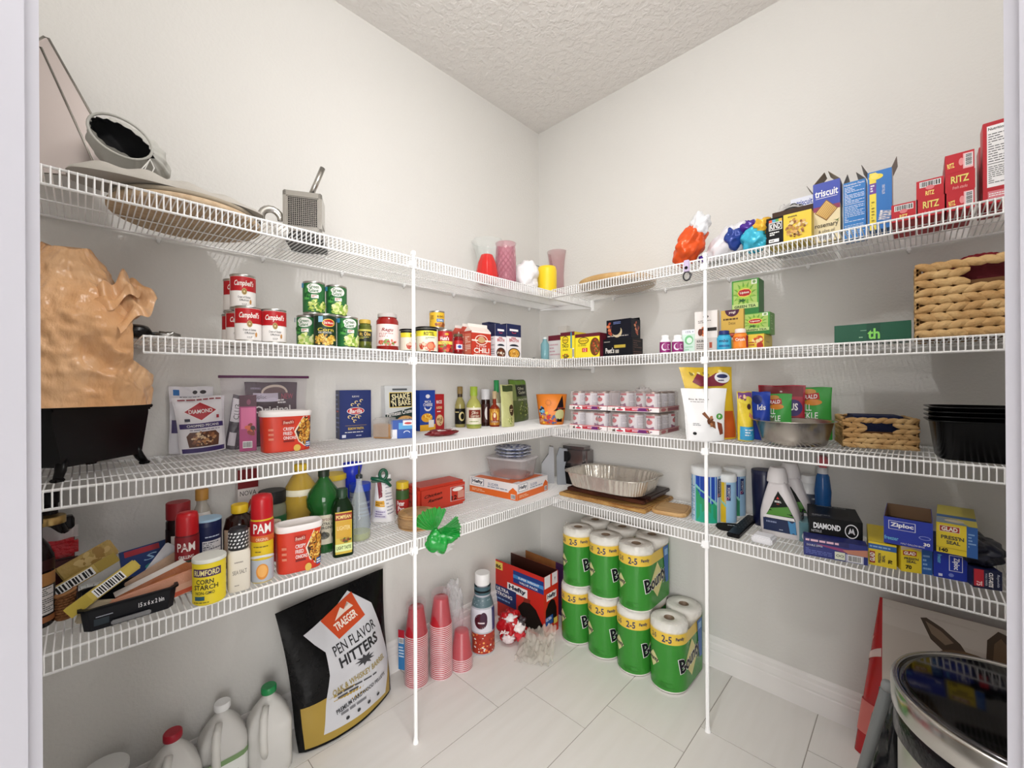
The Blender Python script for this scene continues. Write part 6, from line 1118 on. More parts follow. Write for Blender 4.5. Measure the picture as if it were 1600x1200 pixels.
# slider bag box, clear tub and plates
P, W, rot, h, a, e = pz(734, 764, 808, 783, 738, Z4, m=.008); P2 = onz(862, 767, Z4); D = (P2 - e).length; h = topz(e, 757) - Z4
def hfl(p): p.rect(0, 0, 1, 1, '#e9e4e4'); p.rect(0, 0, 1, .40, '#e06a26'); p.poly([(.8, 0), (1, 0), (1, .55), (.92, .75), (.84, .5)], '#e06a26'); p.rect(.04, .5, .32, .93, '#203a66'); p.rect(.05, .52, .31, .91, '#f2f0f0'); p.text('Hefty', .18, .715, .28, '#20263a', w=.23, bold=.04); p.text('SLIDER', .52, .72, .16, '#3a5a8a', w=.22); p.lines(.4, .48, .9, .62, 1, '#8a94a8'); p.lines(.06, .12, .6, .3, 2, '#f2c8a8'); p.bar(.88, .06, .97, .35)
carton('slider_bag_box', 'orange and white slider bag box lying flat in the shelf corner', 'box', (P, W, rot, a, e), h, D, '#e6ded8', hfl, right=hfl, top=lambda p: (p.rect(0, 0, 1, 1, '#e2e0e4'), p.rect(.1, .0, .9, .2, '#e06a26'), p.poly([(.7, .2), (.95, .2), (.95, .95), (.8, .9)], '#e06a26')))
M0 = (onz(734, 764, Z4) + P2) / 2; M0.z = Z4 + h + .001; hx = Z4 + h
Pc = onw('L', .17, 797, 0); Pc = Vector((.168, -.425, hx + .001)); htc = topz(Pc, 712) - Pc.z
T = Thing('clear_food_tub', 'clear ribbed plastic deli container on the slider bag box', 'container', Pc, math.radians(12)); b = T.part('tub_body'); CP = mat('#cfc8ca', .06, alpha=.4)
b.lathe([(.095, 0), (.100, .004), (.114, htc - .012), (.120, htc - .010), (.120, htc - .006)], CP, 96, sq=5, rib=.012, ribn=48, cap1=False, sy=.8); T.part('lid').lathe([(.122, htc - .008), (.122, htc - .002), (.110, htc)], mat('#dcd8da', .08, alpha=.5), 64, sq=5, sy=.8)
T.part('leftovers').lathe([(.085, .003), (.088, .018)], mat('#8a3a2c', .4, noise2='#c87a5a', nscale=60), 32, sq=4, sy=.8); T.done()
zc = Pc.z + htc + .001; BLU = mat('#dfe3ee', .2, noise2='#2c4080', nscale=55)
for i in range(3):
    T = Thing('patterned_plate', ['lowest of the blue and white patterned plates on the clear container', 'middle of the blue and white patterned plates on the clear container', 'topmost blue and white patterned plate under the shelf'][i], 'plate', (Pc.x + .01, Pc.y, zc + i * .0165), 0, 'blue patterned plates')
    R = .092 + .006 * (i == 1); T.part('plate_dish').lathe([(R * .6, 0), (R * .65, .002), (R, .014), (R, .0155), (R * .62, .004), (.001, .003)], BLU, 56, cap1=False); T.done()
P = onz(866, 757, Z4); T = Thing('foam_insert', 'two grey curved foam packing shapes standing in the shelf corner', 'packaging', (.228, -.125, Z4), math.radians(40), None, Matrix.Scale(1.55, 4)); GYM = mat('#a9aaae', .6)
T.part('foam_piece').ext([(-.055, 0), (-.01, 0), (-.01, .085), (-.012, .13), (-.028, .132), (-.03, .105), (-.055, .07)], 'y', -.012, .02, GYM); T.part('foam_piece').ext([(.0, 0), (.032, 0), (.026, .06), (.036, .10), (.036, .125), (.008, .13), (-.002, .10)], 'y', -.03, -.01, mat('#8f939a', .6)); T.done()
T = Thing('chrome_mixer', 'chrome and black small appliance at the back of the shelf corner', 'appliance', (.312, -.066, Z4), math.radians(6), None, Matrix.Scale(1.65, 4)); b = T.part('housing'); b.box(-.05, .05, -.03, .03, 0, .06, mat('#1c1a1c', .3), .006); b.box(-.048, .056, -.032, .034, .06, .128, mat('#8f8a8a', .2, .9), .012); q = T.part('dial'); q.lathe([(.02, 0), (.018, .008)], '#1c1c1e', 20); q.xf(TR(-.02, -.033, .095) @ RX(90)); T.done()

#%% ================================================================ lowest shelf, right wall
WD = mat('#3a1c14', .4, noise2='#5a2f1e', nscale=6, stretch=(1, 10, 1), bump=.1); WL = mat('#c29a5c', .45, noise2='#8a5a2c', nscale=4, stretch=(2, 30, 1))
a_ = onz(873, 774, Z4); b_2 = onz(1008, 804, Z4); c_ = onz(1052, 778, Z4); dirx = (b_2 - a_); L1 = dirx.length; ang = math.atan2(dirx.y, dirx.x); D1 = min((c_ - b_2).length, .30)
T = Thing('cutting_board', 'honey-coloured wooden cutting board with juice groove, under the dark board', 'cutting board', back((a_ + b_2) / 2, ang, D1 / 2), ang, 'cutting boards'); b = T.part('board'); b.box(-L1 / 2, L1 / 2, -D1 / 2, D1 / 2, 0, .018, WL, .004)
g = .016; zt = .0184; q = T.part('juice_groove'); q.tube([(-L1/2 + g, -D1/2 + g, zt), (L1/2 - g, -D1/2 + g, zt), (L1/2 - g, D1/2 - g, zt), (-L1/2 + g, D1/2 - g, zt)], .003, '#5a3216', closed=True, flat=.3); T.done()
T = Thing('cutting_board', 'dark walnut cutting board lying on the honey-coloured one', 'cutting board', back((a_ + b_2) / 2, ang, D1 / 2 + .025) + Vector((-.012, 0, .020)), ang + .02, 'cutting boards'); T.part('board').box(-L1 * .45, L1 * .45, -D1 * .40, D1 * .42, 0, .017, WD, .004); T.done()
T = Thing('cutting_board', 'dark brown board directly under the foil pan', 'cutting board', back((a_ + b_2) / 2, ang, D1 / 2 + .03) + Vector((-.004, 0, .0385)), ang, 'cutting boards'); T.part('board').box(-L1 * .42, L1 * .47, -D1 * .30, D1 * .40, 0, .016, mat('#2a1512', .35, bump=.05), .003); T.done()
Pf = Vector((.625, -.200, Z4 + .0555)); FO = mat('#dcd6cc', .26, .75, bump=.25, bscale=30); hf = .072; ll, ww = .212, .150
T = Thing('foil_pan', 'crimped aluminium foil roasting pan on top of the wooden boards', 'pan', Pf, ang + .0); b = T.part('pan_wall'); n = 200
def rg(k, z, rb=0):
    o = []
    for j in range(n):
        t = 2 * math.pi * j / n; ca, sa = math.cos(t), math.sin(t); w = 1 + (rb if j % 4 < 2 else -rb)
        o.append(((abs(ca) ** .5) * math.copysign(1, ca) * (ll - .03 + k) * w, (abs(sa) ** .5) * math.copysign(1, sa) * (ww - .03 + k) * w, z))
    return o
sq2 = [rg(0, 0), rg(.003, .001, .004), rg(.022, hf - .004, .007), rg(.03, hf), rg(.036, hf), rg(.036, hf + .002), rg(.029, hf + .002), rg(.020, hf - .003, .007), rg(.002, .003, .004), rg(0, .002)]
b.add([q for s_ in sq2 for q in s_], [(j * n + k, j * n + (k + 1) % n, (j + 1) * n + (k + 1) % n, (j + 1) * n + k) for j in range(9) for k in range(n)] + [tuple(range(n))[::-1], tuple(9 * n + k for k in range(n))], FO)
T.part('wire_handle').tube([(ll - .01, -.06, hf - .002), (ll + .022, -.045, hf + .006), (ll + .026, 0, hf + .020), (ll + .022, .045, hf + .012), (ll - .01, .06, hf)], .0013, STEEL); T.part('wire_handle').tube([(-ll + .01, -.04, hf - .002), (-ll - .010, -.03, hf - .018), (-ll - .010, .03, hf - .018), (-ll + .01, .04, hf)], .0013, STEEL); T.done()
a2 = onz(1013, 802, Z4); b3 = onz(1074, 812, Z4); v_ = b3 - a2; T = Thing('cutting_board', 'small pale wooden board with rounded corners beside the wipes', 'cutting board', back((a2 + b3) / 2, math.atan2(v_.y, v_.x), .085), math.atan2(v_.y, v_.x), 'cutting boards'); b = T.part('board')
b.lathe([(.070, 0), (.074, .003), (.074, .013), (.070, .016)], mat('#cfa873', .5, noise2='#b98f5c', nscale=5, stretch=(2, 16, 1)), 64, sq=5, sy=1.1); q = T.part('juice_groove'); q.tube([(.062 * (abs(math.cos(t)) ** .5) * math.copysign(1, math.cos(t)), .068 * (abs(math.sin(t)) ** .5) * math.copysign(1, math.sin(t)), .0162) for t in [i * 2 * math.pi / 48 for i in range(48)]], .0018, '#a87c4a', closed=True, flat=.3); T.done()
def wipes(lab, P, r, h, cols, rot):
    T = Thing('wipes_canister', lab, 'canister', P, face(P, rot), 'disinfecting wipes canisters'); b = T.part('canister_body'); b.lathe([(r * .93, 0), (r * .95, .004), (r * .95, h * .86)], '#e2e6ea', 40)
    p = wrap(b, r * .95, .006, h * .84, 330); c1, c2, c3 = cols
    p.rect(0, 0, 1, 1, '#9cc4e4'); p.lines(.0, .05, .36, .9, 22, '#5a86b0'); p.rect(.38, 0, .64, 1, c1); p.poly([(.38, 0), (.64, 0), (.64, .45), (.50, .6), (.38, .75)], c2); p.poly([(.38, .75), (.50, .62), (.64, .36), (.64, .44), (.5, .68), (.38, .82)], '#8ad0c0'); p.rect(.38, 0, .64, .40, c3); p.rect(.65, .55, .72, .95, '#20306a'); p.text('CLOROX', .69, .75, .06, '#f0f0f4', rot=90, w=.2); p.text('D', .67, .6, .06, '#e86a6a')
    T.part('lid').lathe([(r * .98, h * .85), (r, h * .86), (r, h * .955), (r * .96, h * .985), (r * .8, h), (.001, h)], '#eceff0', 40, cap1=False); T.done()
P, r, h = bz(1079, 1128, 820, 727, Z4); wipes('green and blue canister of disinfecting wipes beside the pole', P, r, h, ('#1c48b0', '#2f9c68', '#27a98a'), -2)
P = onw('R', .185, 1135, Z4); wipes('yellow-sided canister of disinfecting wipes in the second rank', P, .038, .195, ('#dcb81f', '#dcb81f', '#dcb81f'), -48)
P = onw('R', .065, 1148, Z4); wipes('blue and green canister of disinfecting wipes furthest back', P, .043, .20, ('#1c3a9a', '#1f7a5a', '#2a8a5a'), -20)
P = onw('R', .12, 1194, Z4); BB('insulated_tumbler', 'dark navy insulated tumbler near the wall', 'tumbler', P, [(.034, 0), (.037, .004), (.043, .20), (.041, .205)], mat('#12183a', .3), (.043, .20, .215, '#1c2140'), [(.02, .06, 40, '#2c365e', None)], partname='tumbler_body')
def bis(lab, P, sc_, rot, front=True):
    T = Thing('cleaner_bottle', lab, 'bottle', P, rot, 'white carpet cleaner bottles'); b = T.part('bottle_body'); W, D = .062 * sc_, .040 * sc_; M_ = mat('#dcd7d8', .35)
    def half(z):                                  # half width by height
        t = z / .20
        return (W * (1.0 if t < .1 else 1.0 - .06 * (t - .1) if t < .35 else .985 - .62 * ((t - .35) / .65) ** 1.25)), D * (1 if t < .45 else 1 - .35 * (t - .45) / .55)
    Z = [0, .004, .03, .06, .08, .10, .12, .14, .16, .18, .196]; V = []; n = 32
    for z in Z:
        hw, hd = half(z); k0 = .94 if z == 0 else 1
        for j in range(n): t = 2 * math.pi * j / n; V.append((math.copysign(abs(math.cos(t)) ** .5, math.cos(t)) * hw * k0 - .012 * (z / .2) * sc_, math.copysign(abs(math.sin(t)) ** .5, math.sin(t)) * hd * k0, z * sc_))
    b.add(V, [(i * n + j, i * n + (j + 1) % n, (i + 1) * n + (j + 1) % n, (i + 1) * n + j) for i in range(len(Z) - 1) for j in range(n)] + [tuple(range(n))[::-1], tuple((len(Z) - 1) * n + j for j in range(n))], M_, True)
    def fn(u, v, o): z = .02 + .145 * v; hw, hd = half(z); return ((u - .5) * 2 * hw * .86 - .012 * (z / .2) * sc_, -hd * (1.0 - .04 * abs(2 * u - 1) ** 4) - o - .0006, z * sc_)
    p = Panel(b, fn, .11, .145, curved=2, base=.0006)
    p.poly([(.04, .0), (.98, .0), (.97, .35), (.86, .62), (.72, .82), (.55, .97), (.40, .82), (.22, .5), (.10, .3)], '#151a16'); p.poly([(.155, .38), (.94, .40), (.84, .63), (.26, .55)], '#4c8a2c'); p.poly([(.06, .31), (.96, .31), (.94, .38), (.10, .38)], '#eceaea'); p.rect(.05, .0, .97, .30, '#16264e'); p.poly([(.8, 0), (.97, 0), (.97, .3), (.76, .3)], '#3f86b8')
    p.text('BISSELL', .52, .72, .045, WHITE, w=.24, bold=.03); p.text('PET', .52, .66, .03, '#d8483c', w=.1); p.poly([(.46, .78), (.58, .78), (.52, .84)], '#d0342c'); p.lines(.14, .18, .5, .26, 1, '#8a94b4'); p.lines(.5, .04, .75, .08, 1, '#c0c8dc')
    s_ = flatside(b, W * .99, -D * .7, D * .7, .02 * sc_, .10 * sc_, 1); s_.rect(0, 0, 1, 1, '#3c4450'); s_.ell(.25, .7, .2, .2, '#7a3a30'); s_.lines(.1, .05, .95, .95, 6, '#d4d6da', .5)
    c = T.part('cap'); c.lathe([(.033 * sc_, .188 * sc_), (.030 * sc_, .215 * sc_), (.0245 * sc_, .236 * sc_), (.021 * sc_, .240 * sc_)], '#e2dedf', 28, c=(-.013 * sc_, 0), rib=.03, ribn=14); T.done()
P, W, rot, h, a, e = pz(1194, 836, 1246, 846, 731, Z4)
sc1 = h / .240
bis('white cleaner bottle in front with black, green and navy label', back(P, rot, .045), sc1, rot - .05)
bis('white cleaner bottle just behind the front one', back(P, rot, .145) + Vector((.03, 0, 0)), sc1 * 1.02, rot - .05)
P4 = onw('R', .065, 1262, Z4); BB('cleaner_jug', 'white bottle with a ribbed cap nearest the wall behind the cleaners', 'bottle', P4, [(.034, 0), (.036, .004), (.036, .155), (.026, .175), (.022, .18)], mat('#dfe0e0', .35), (.026, .178, .205, '#e6e6e6'), [(.03, .14, 150, '#49505e', lambda p: p.lines(.1, .1, .9, .9, 7, '#d8dadc', .5))])
P5 = onw('R', .11, 1286, Z4)
BB('spray_cleaner', 'translucent blue spray bottle with a red trigger top', 'spray bottle', P5, [(.028, 0), (.030, .004), (.029, .06), (.024, .12), (.026, .16), (.020, .215), (.014, .228), (.014, .24)], mat('#1c5a9c', .08, alpha=.85), (.016, .225, .25, '#c8cacc'), [(.02, .10, 120, '#173f84', lambda p: p.lines(.1, .2, .9, .8, 4, '#7aa8d8'))], extra=lambda T: T.part('trigger_head').box(-.016, .018, -.035, .02, .250, .290, mat('#9c1a28', .3), .006))
P = onz(1142, 826, Z4); T = Thing('oven_mitt', 'flat black folded pad lying behind the remote control', 'pad', (P.x, P.y, Z4), math.radians(28)); b = T.part('pad'); b.lathe([(.048, 0), (.052, .004), (.048, .010)], mat('#141415', .8), 32, sq=3, sy=.75); p = flattop(b, -.05, .05, -.035, .035, .0101); p.lines(.4, .5, .9, .7, 1, '#c8c8c8'); T.done()
a3 = onz(1131, 836, Z4); b4 = onz(1160, 845, Z4); v_ = b4 - a3; ang = math.atan2(v_.y, v_.x); top_ = onz(1190, 815, Z4); DL = (top_ - b4).length
T = Thing('remote_control', 'black wedge-shaped remote control with small white symbols at the shelf edge', 'remote control', back((a3 + b4) / 2, math.atan2((top_ - b4).y, (top_ - b4).x) - math.pi / 2, DL / 2), math.atan2((top_ - b4).y, (top_ - b4).x) - math.pi / 2); wr_ = .021
b = T.part('body'); b.box(-wr_, wr_, -DL / 2, DL / 2, 0, .016, mat('#121214', .35), .003); p = flattop(b, -wr_, wr_, -DL / 2, DL / 2, .0161)
for i in range(3):
    for j in range(6): p.ell(.22 + .28 * i, .3 + .11 * j, .09, .022, '#1f1f22'); p.rect(.18 + .28 * i, .296 + .11 * j, .26 + .28 * i, .304 + .11 * j, '#c8c8cc')
T.done()
P, W, rot, h, a, e = pz(1169, 844, 1202, 855, 838, Z4)
T = Thing('white_gadget'.replace('white_', 'plastic_'), 'small white square plastic box with rounded edges at the front of the shelf', 'box', back(P, rot, .033), rot + .25); T.part('box_body').box(-.032, .032, -.030, .030, 0, .022, mat('#e8e8ec', .3), .004); T.part('lid').box(-.026, .026, -.024, .024, .022, .026, mat('#eeeef2', .3), .0015); T.done()
pl = boxz(1250, 848, 1280, 850, Z4); carton('tissue_box', 'pale teal box with a round white mark beside the black glove box', 'box', (pl[0] + Vector((0, .012, 0)), pl[1], pl[2], 0, 0), topz(pl[3], 818) - Z4, .10, '#6f9aa4', lambda p: (p.ell(.32, .3, .26, .24, '#e6ecee'), p.ell(.32, .3, .14, .13, '#3c6a78')), top=lambda p: p.rect(0, 0, 1, 1, '#86aeb6'))
P, W, rot, h, a, e = pz(1256, 866, 1356, 884, 838, Z4)
def qbag(p): p.rect(0, 0, 1, 1, '#262f78'); p.rect(0, .74, .72, 1, '#1c1f5c'); p.lines(.03, .8, .68, .94, 1, '#e0b8c8', .8); p.rect(.02, .5, .3, .66, '#1c1f5c'); p.text('DOUBLE ZIPPER', .18, .60, .1, '#d8dcf0', w=.26); p.poly([(.2, .72), (.7, .66), (1, .78), (1, .42), (.6, .5), (.3, .64)], '#8a3a6c'); p.poly([(.62, .60), (1, .78), (1, .42), (.7, .44)], '#c08068'); p.rect(.50, .06, .66, .46, '#d8dcc8'); p.text('OO', .58, .26, .14, '#2a3a2a', w=.12, bold=.02); p.rect(.67, .02, .94, .42, '#b4b4cc'); p.bar(.7, .05, .92, .4); p.lines(.03, .1, .46, .44, 4, '#6a78c0', .4)
D_ = .05; carton('storage_bag_box', 'flat dark blue storage bag box in front of the black glove box', 'box', (P, W, rot, a, e), h, D_, '#262f78', qbag, top=lambda p: p.rect(0, 0, 1, 1, '#1c2364'))
pr = back(P, rot, D_ + .004); pr = pr + (a - e).normalized() * -.006
def dia(p): p.rect(0, 0, 1, 1, '#101012'); p.text('DIAMOND', .34, .76, .17, '#f0f0f2', w=.52, bold=.04); p.text('NITRILE', .14, .60, .07, '#c8c8cc', w=.2); p.ell(.80, .72, .125, .20, '#f0f0f2', n=30); p.ell(.80, .72, .108, .172, '#101012', n=30); p.poly([(.735, .64), (.775, .82), (.80, .72), (.825, .82), (.865, .64), (.845, .64), (.822, .75), (.80, .66), (.778, .75), (.755, .64)], '#e8e8ec'); p.text('HD', .93, .38, .07, '#f0f0f2', w=.06, bold=.03)
hg = topz(a, 812) - Z4; Wg = W * .86
carton('glove_box', 'black glove dispenser box with white lettering and oval opening', 'box', (pr, Wg, rot, 0, 0), hg * 1.0, .17, '#101012', dia, right=lambda p: p.rect(0, 0, 1, 1, '#2a1c18'), top=lambda p: (p.rect(0, 0, 1, 1, '#1a1a1c'), p.ell(.55, .5, .26, .28, '#060607'), p.text('DIAMOND GLOVES', .5, .92, .07, '#c8c8cc', w=.6), p.lines(.06, .1, .5, .24, 2, '#a8a8ac', .4)))
def glad70(p): p.rect(0, 0, 1, 1, '#e6cc2e'); p.rect(.66, 0, 1, 1, '#2c5ea4'); p.lines(.7, .15, .96, .8, 4, '#8ab0d8'); p.poly([(0, 1), (.66, 1), (.66, .86), (.3, .94), (0, .84)], '#c8b49a'); p.rect(.06, .66, .50, .84, '#a83a24'); p.text('GLAD', .28, .75, .13, '#f2ece0', w=.38, bold=.04); p.text("PRESS'N", .33, .54, .10, '#4a4a3c', w=.46, bold=.03); p.text('SEAL', .33, .42, .10, '#4a4a3c', w=.32, bold=.03); p.text('70', .24, .2, .16, '#22221e', w=.2, bold=.04)
def glad70r(p): p.rect(0, 0, 1, 1, '#e6cc2e'); p.rect(0, .70, 1, .92, '#2c5ea4'); p.lines(.05, .74, .95, .88, 1, '#8ab0d8'); p.rect(.04, .1, .24, .6, '#a83a24'); p.text('GLAD', .14, .35, .16, '#f2ece0', rot=90, w=.42, bold=.04); p.text("PRESS'N", .40, .35, .1, '#4a4a3c', rot=90, w=.46, bold=.03); p.text('SEAL', .54, .35, .1, '#4a4a3c', rot=90, w=.34, bold=.03); p.text('70', .78, .26, .14, '#22221e', rot=90, w=.18, bold=.04)
P, W, rot, h, a, e = pz(1357, 881, 1401, 890, 845, Z4); carton('cling_wrap_box', 'yellow and blue wrap box with sideways lettering, at the left end', 'box', (P, W, rot, a, e), h, .20, '#e0c62c', glad70r, group='yellow cling wrap boxes', top=lambda p: p.rect(0, 0, 1, 1, '#d8be34'))
h1_ = h; P, W, rot, h, a, e = pz(1408, 892, 1457, 899, 853, Z4); carton('cling_wrap_box', 'yellow and blue wrap box reading 70 upright, under the freezer bags', 'box', (P, W, rot, a, e), h, .20, '#e0c62c', glad70, group='yellow cling wrap boxes')
hL = max(h, h1_)
def zipv(p): p.rect(0, 0, 1, 1, '#1f35a4'); p.rect(.46, .32, .86, .92, '#e4e6f0'); p.rect(.48, .34, .84, .90, '#1f35a4'); p.text('Ziploc', .66, .62, .20, '#f2f2f6', rot=-90, w=.5, bold=.03); p.text('freezer', .18, .72, .12, '#6ab4dc', rot=-90, w=.38, bold=.02); p.ell(.52, .16, .08, .07, '#7a8ad0'); p.rect(.14, .06, .26, .16, '#d8dcf0')
P, W, rot, h, a, e = pz(1459, 900, 1512, 910, 863, Z4); h = hL; carton('freezer_bag_box', 'blue freezer bag box standing with sideways lettering at the bottom', 'box', (P, W, rot, a, e), h, .22, '#1f35a4', zipv, group='blue freezer bag boxes'); rotz = rot; Pz = P
def zipf(p): p.rect(0, 0, 1, 1, '#1f35a4'); p.rect(.10, .56, .66, .88, '#e4e6f0'); p.rect(.115, .575, .645, .865, '#1f35a4'); p.text('Ziploc', .38, .72, .2, '#f2f2f6', w=.48, bold=.04); p.text('freezer', .16, .22, .15, '#6ab4dc', w=.30, bold=.03); p.ell(.84, .42, .12, .07, '#8a98d8'); p.ell(.84, .42, .10, .05, '#1f35a4'); p.text('HALF GALLON BAGS', .6, .09, .06, WHITE, w=.48, rot=0); p.text('30', .88, .2, .12, WHITE, w=.13, bold=.04)
zt2 = Z4 + hL + .001; a6 = onz(1381, 847, zt2); b6 = onz(1458, 862, zt2); v_ = b6 - a6; hh = topz(a6, 806) - zt2
carton('freezer_bag_box', 'open blue freezer bag box reading 30, on top of the yellow boxes', 'box', ((a6 + b6) / 2, v_.length, math.atan2(v_.y, v_.x), a6, b6), hh, .19, '#1f35a4', zipf, openbox=.45, group='blue freezer bag boxes')
def glad140(p): p.rect(0, 0, 1, 1, '#e6cc2e'); p.rect(.74, 0, 1, 1, '#2c5ea4'); p.lines(.78, .3, .96, .8, 5, '#8ab0d8'); p.rect(.08, .72, .58, .92, '#f0ece0'); p.rect(.09, .73, .57, .91, '#a8321e'); p.text('GLAD', .33, .82, .14, '#f2ece0', w=.40, bold=.04); p.text("PRESS'N", .40, .54, .13, '#4a4a3c', w=.56, bold=.03); p.text('SEAL', .42, .38, .12, '#4a4a3c', w=.34, bold=.03); p.text('140', .18, .10, .13, '#22221e', w=.22, bold=.04); p.rect(.0, .18, .74, .2, '#c8b030')
a6 = onz(1463, 861, zt2); b6 = onz(1528, 874, zt2); v_ = b6 - a6; hh = topz(a6, 815) - zt2
carton('cling_wrap_box', 'large yellow wrap box reading 140 on top of the blue freezer bag box', 'box', ((a6 + b6) / 2, v_.length, math.atan2(v_.y, v_.x), a6, b6), hh, .24, '#d8be34', glad140, group='yellow cling wrap boxes', top=lambda p: (p.rect(0, 0, 1, 1, '#d0c050'), p.rect(0, .3, 1, .44, '#3a6aa8'), p.poly([(0, .0), (.8, 0), (.5, .25), (0, .28)], '#8a9aa8'), p.ell(.45, .15, .25, .07, '#d8c8a8')))
P, W, rot, h, a, e = pz(1520, 917, 1566, 924, 888, Z4)
def cut(p): p.rect(0, 0, 1, 1, '#141a3c'); p.rect(.04, .1, .38, 1, '#c02838'); p.text('75', .22, .25, .22, '#f4d8d8', rot=-90, w=.22, bold=.03); p.text('CUT-RITE', .62, .5, .17, WHITE, rot=-90, w=.7, bold=.04, shear=.2); p.text('WAX PAPER', .46, .5, .08, '#c8ccd8', rot=-90, w=.6); p.text('Reynolds', .86, .5, .12, '#d8dcec', rot=-90, w=.6, shear=.2)
carton('wax_paper_box', 'navy and red wax paper box with sideways lettering at the right end', 'box', (P, W, rot, a, e), h, .2, '#141a3c', cut)
P = back(P, rot, .1); P.z = Z4 + h + .001; T = Thing('trash_bag_roll', 'crumpled black bag on top of the wax paper box', 'bag', P + Vector((.015, 0, 0)), 0); blobsurf(T.part('bag_film'), (0, 0, .028), .055, .09, .034, mat('#17192a', .3, bump=.7, bscale=20), .15, 2.4, 5, 36, 20, flat_z=.0005, facet=.3); T.done()
#%% ================================================================ on the floor
# wood pellet bag leaning on the left wall
P, W, rot, h, a, e = pz(482, 1186, 618, 1088, 960, 0, m=.1)
KB = mat('#0f0f10', .22, bump=.5, bscale=14); GD = '#a5893a'
def pellets(p):
    p.rect(0, 0, 1, .30, mat(GD, .35)); 
    p.poly([(.16, .06), (.92, .03), (1.0, .30), (.93, .60), (.86, .80), (.62, .97), (.50, .90), (.38, .86), (.12, .80), (.20, .70), (.28, .62), (.28, .45)], '#c9c9ce')
    p.poly([(.30, .84), (.66, .95), (.76, .74), (.44, .66)], '#c4471e'); p.poly([(.44, .79), (.52, .87), (.56, .84), (.60, .89), (.66, .84), (.56, .82)], '#e8d8cc'); p.text('TRAEGER', .55, .765, .06, '#f0e4d8', w=.26, rot=14, bold=.03)
    p.text('PEN FLAVOR', .60, .625, .075, '#26262a', w=.50, rot=9, bold=.01); p.text('HITTERS', .62, .525, .085, '#26262a', w=.46, rot=9, bold=.03); p.star(.66, .44, .12, .045, '#3a3a3e', 9, .5)
    p.text('OAK & WHISKEY BARREL', .60, .335, .05, '#9c8a4a', w=.62, rot=8, bold=.02); p.lines(.34, .24, .88, .29, 2, '#4a4a4e', .5); p.text('PREMIUM HARDWOOD PELLETS', .6, .19, .03, '#2a2a2e', w=.6, rot=6, bold=.02); p.lines(.34, .12, .9, .16, 1, '#77777c')
    for i in range(4): p.ell(.40 + .13 * i, .09, .02, .012, '#333337')
Pp = back(P, rot, .055)
pouch('wood_pellet_bag', 'large black and gold wood pellet bag with white label leaning on the left wall', 'bag', Pp + Vector((.01, 0, 0)), W * 1.06, .50, .12, rot, '#0f0f10', pellets, lean=5, topw=1.14, wr=.011, nf=7, seed=5, m=KB, flare=-.03)
# milk jugs
JG = mat('#f0eeea', .22, alpha=.72, sss=0, bump=.1, bscale=10)
def jug(lab, px, py, capc, rot, zc=.262, lid=True, lab2=None, body=JG):
    P = onz(px, py, zc); P.z = 0; P.x = max(P.x, .082)
    T = Thing('milk_jug', lab, 'jug', P, rot, 'empty plastic jugs'); b = T.part('jug_body'); R = .0635
    def prof(z): return R * (.95 if z < .004 else 1 if z < .15 else max(.26, 1 - ((z - .15) / .088) ** 1.5 * .76))
    Z = [0, .004, .03, .08, .13, .15, .165, .18, .195, .208, .218, .228, .236, .25]
    V = []; n = 48
    for z in Z:
        q = 4.5 - 2.5 * max(0, min(1, (z - .15) / .08))
        for j in range(n):
            t = 2 * math.pi * j / n; k = (abs(math.cos(t)) ** q + abs(math.sin(t)) ** q) ** (-1 / q); r = prof(z) * k
            dent = 0.0
            if .06 < z < .20: dt = (t - 1.5 * math.pi + .75); dent = .016 * math.exp(-(dt / .22) ** 2)
            V.append(((r - dent) * math.cos(t), (r - dent) * math.sin(t), z))
    b.add(V, [(i * n + j, i * n + (j + 1) % n, (i + 1) * n + (j + 1) % n, (i + 1) * n + j) for i in range(len(Z) - 1) for j in range(n)] + [tuple(range(n))[::-1]], body, True)
    T.part('handle').tube([(-.014, -.032, .222), (-.024, -.056, .200), (-.028, -.068, .150), (-.026, -.066, .105), (-.020, -.054, .075)], [.010, .012, .012, .012, .010], mat('#e9e7e2', .3, alpha=.8), n=12)
    if lab2: lab2(T)
    if lid: T.part('cap').lathe([(.0215, .246), (.0225, .248), (.0225, .264), (.020, .267)], mat(capc, .35), 28, rib=.02, ribn=28)
    T.done()
jug('translucent milk jug with a green cap beside the pellet bag', 420, 1073, '#1f8a4c', math.radians(84))
def glab(T):
    l = T.part('jug_label'); p = wrap(l, .0640, .05, .125, 200, sq=4.5); p.rect(0, 0, 1, 1, '#e4e6e2'); p.rect(0, .78, 1, 1, '#7c9a6a'); p.ell(.40, .62, .05, .15, '#222222'); p.text('D', .40, .62, .18, WHITE, bold=.03); p.lines(.3, .1, .7, .4, 3, '#555555')
jug('translucent jug with white cap and green-topped label', 341, 1084, '#eeeeee', math.radians(88), lab2=glab)
jug('translucent milk jug with a dark red cap in the front row', 270, 1145, '#a8142c', math.radians(92))
jug('translucent jug whose cap is cut off at the picture bottom edge', 236, 1216, '#e0e0e0', math.radians(90))
P = onz(163, 1196, .24); P.x = max(P.x, .09); P.z = 0; T = Thing('white_tub'.replace('white_', 'plastic_'), 'round white plastic tub at the bottom left by the wall', 'tub', P, 0); T.part('tub_body').lathe([(.044, 0), (.048, .22)], mat('#dfdfdf', .4), 32); T.part('lid').lathe([(.051, .222), (.051, .236), (.048, .240)], mat('#e6e6e4', .35), 32); T.done()

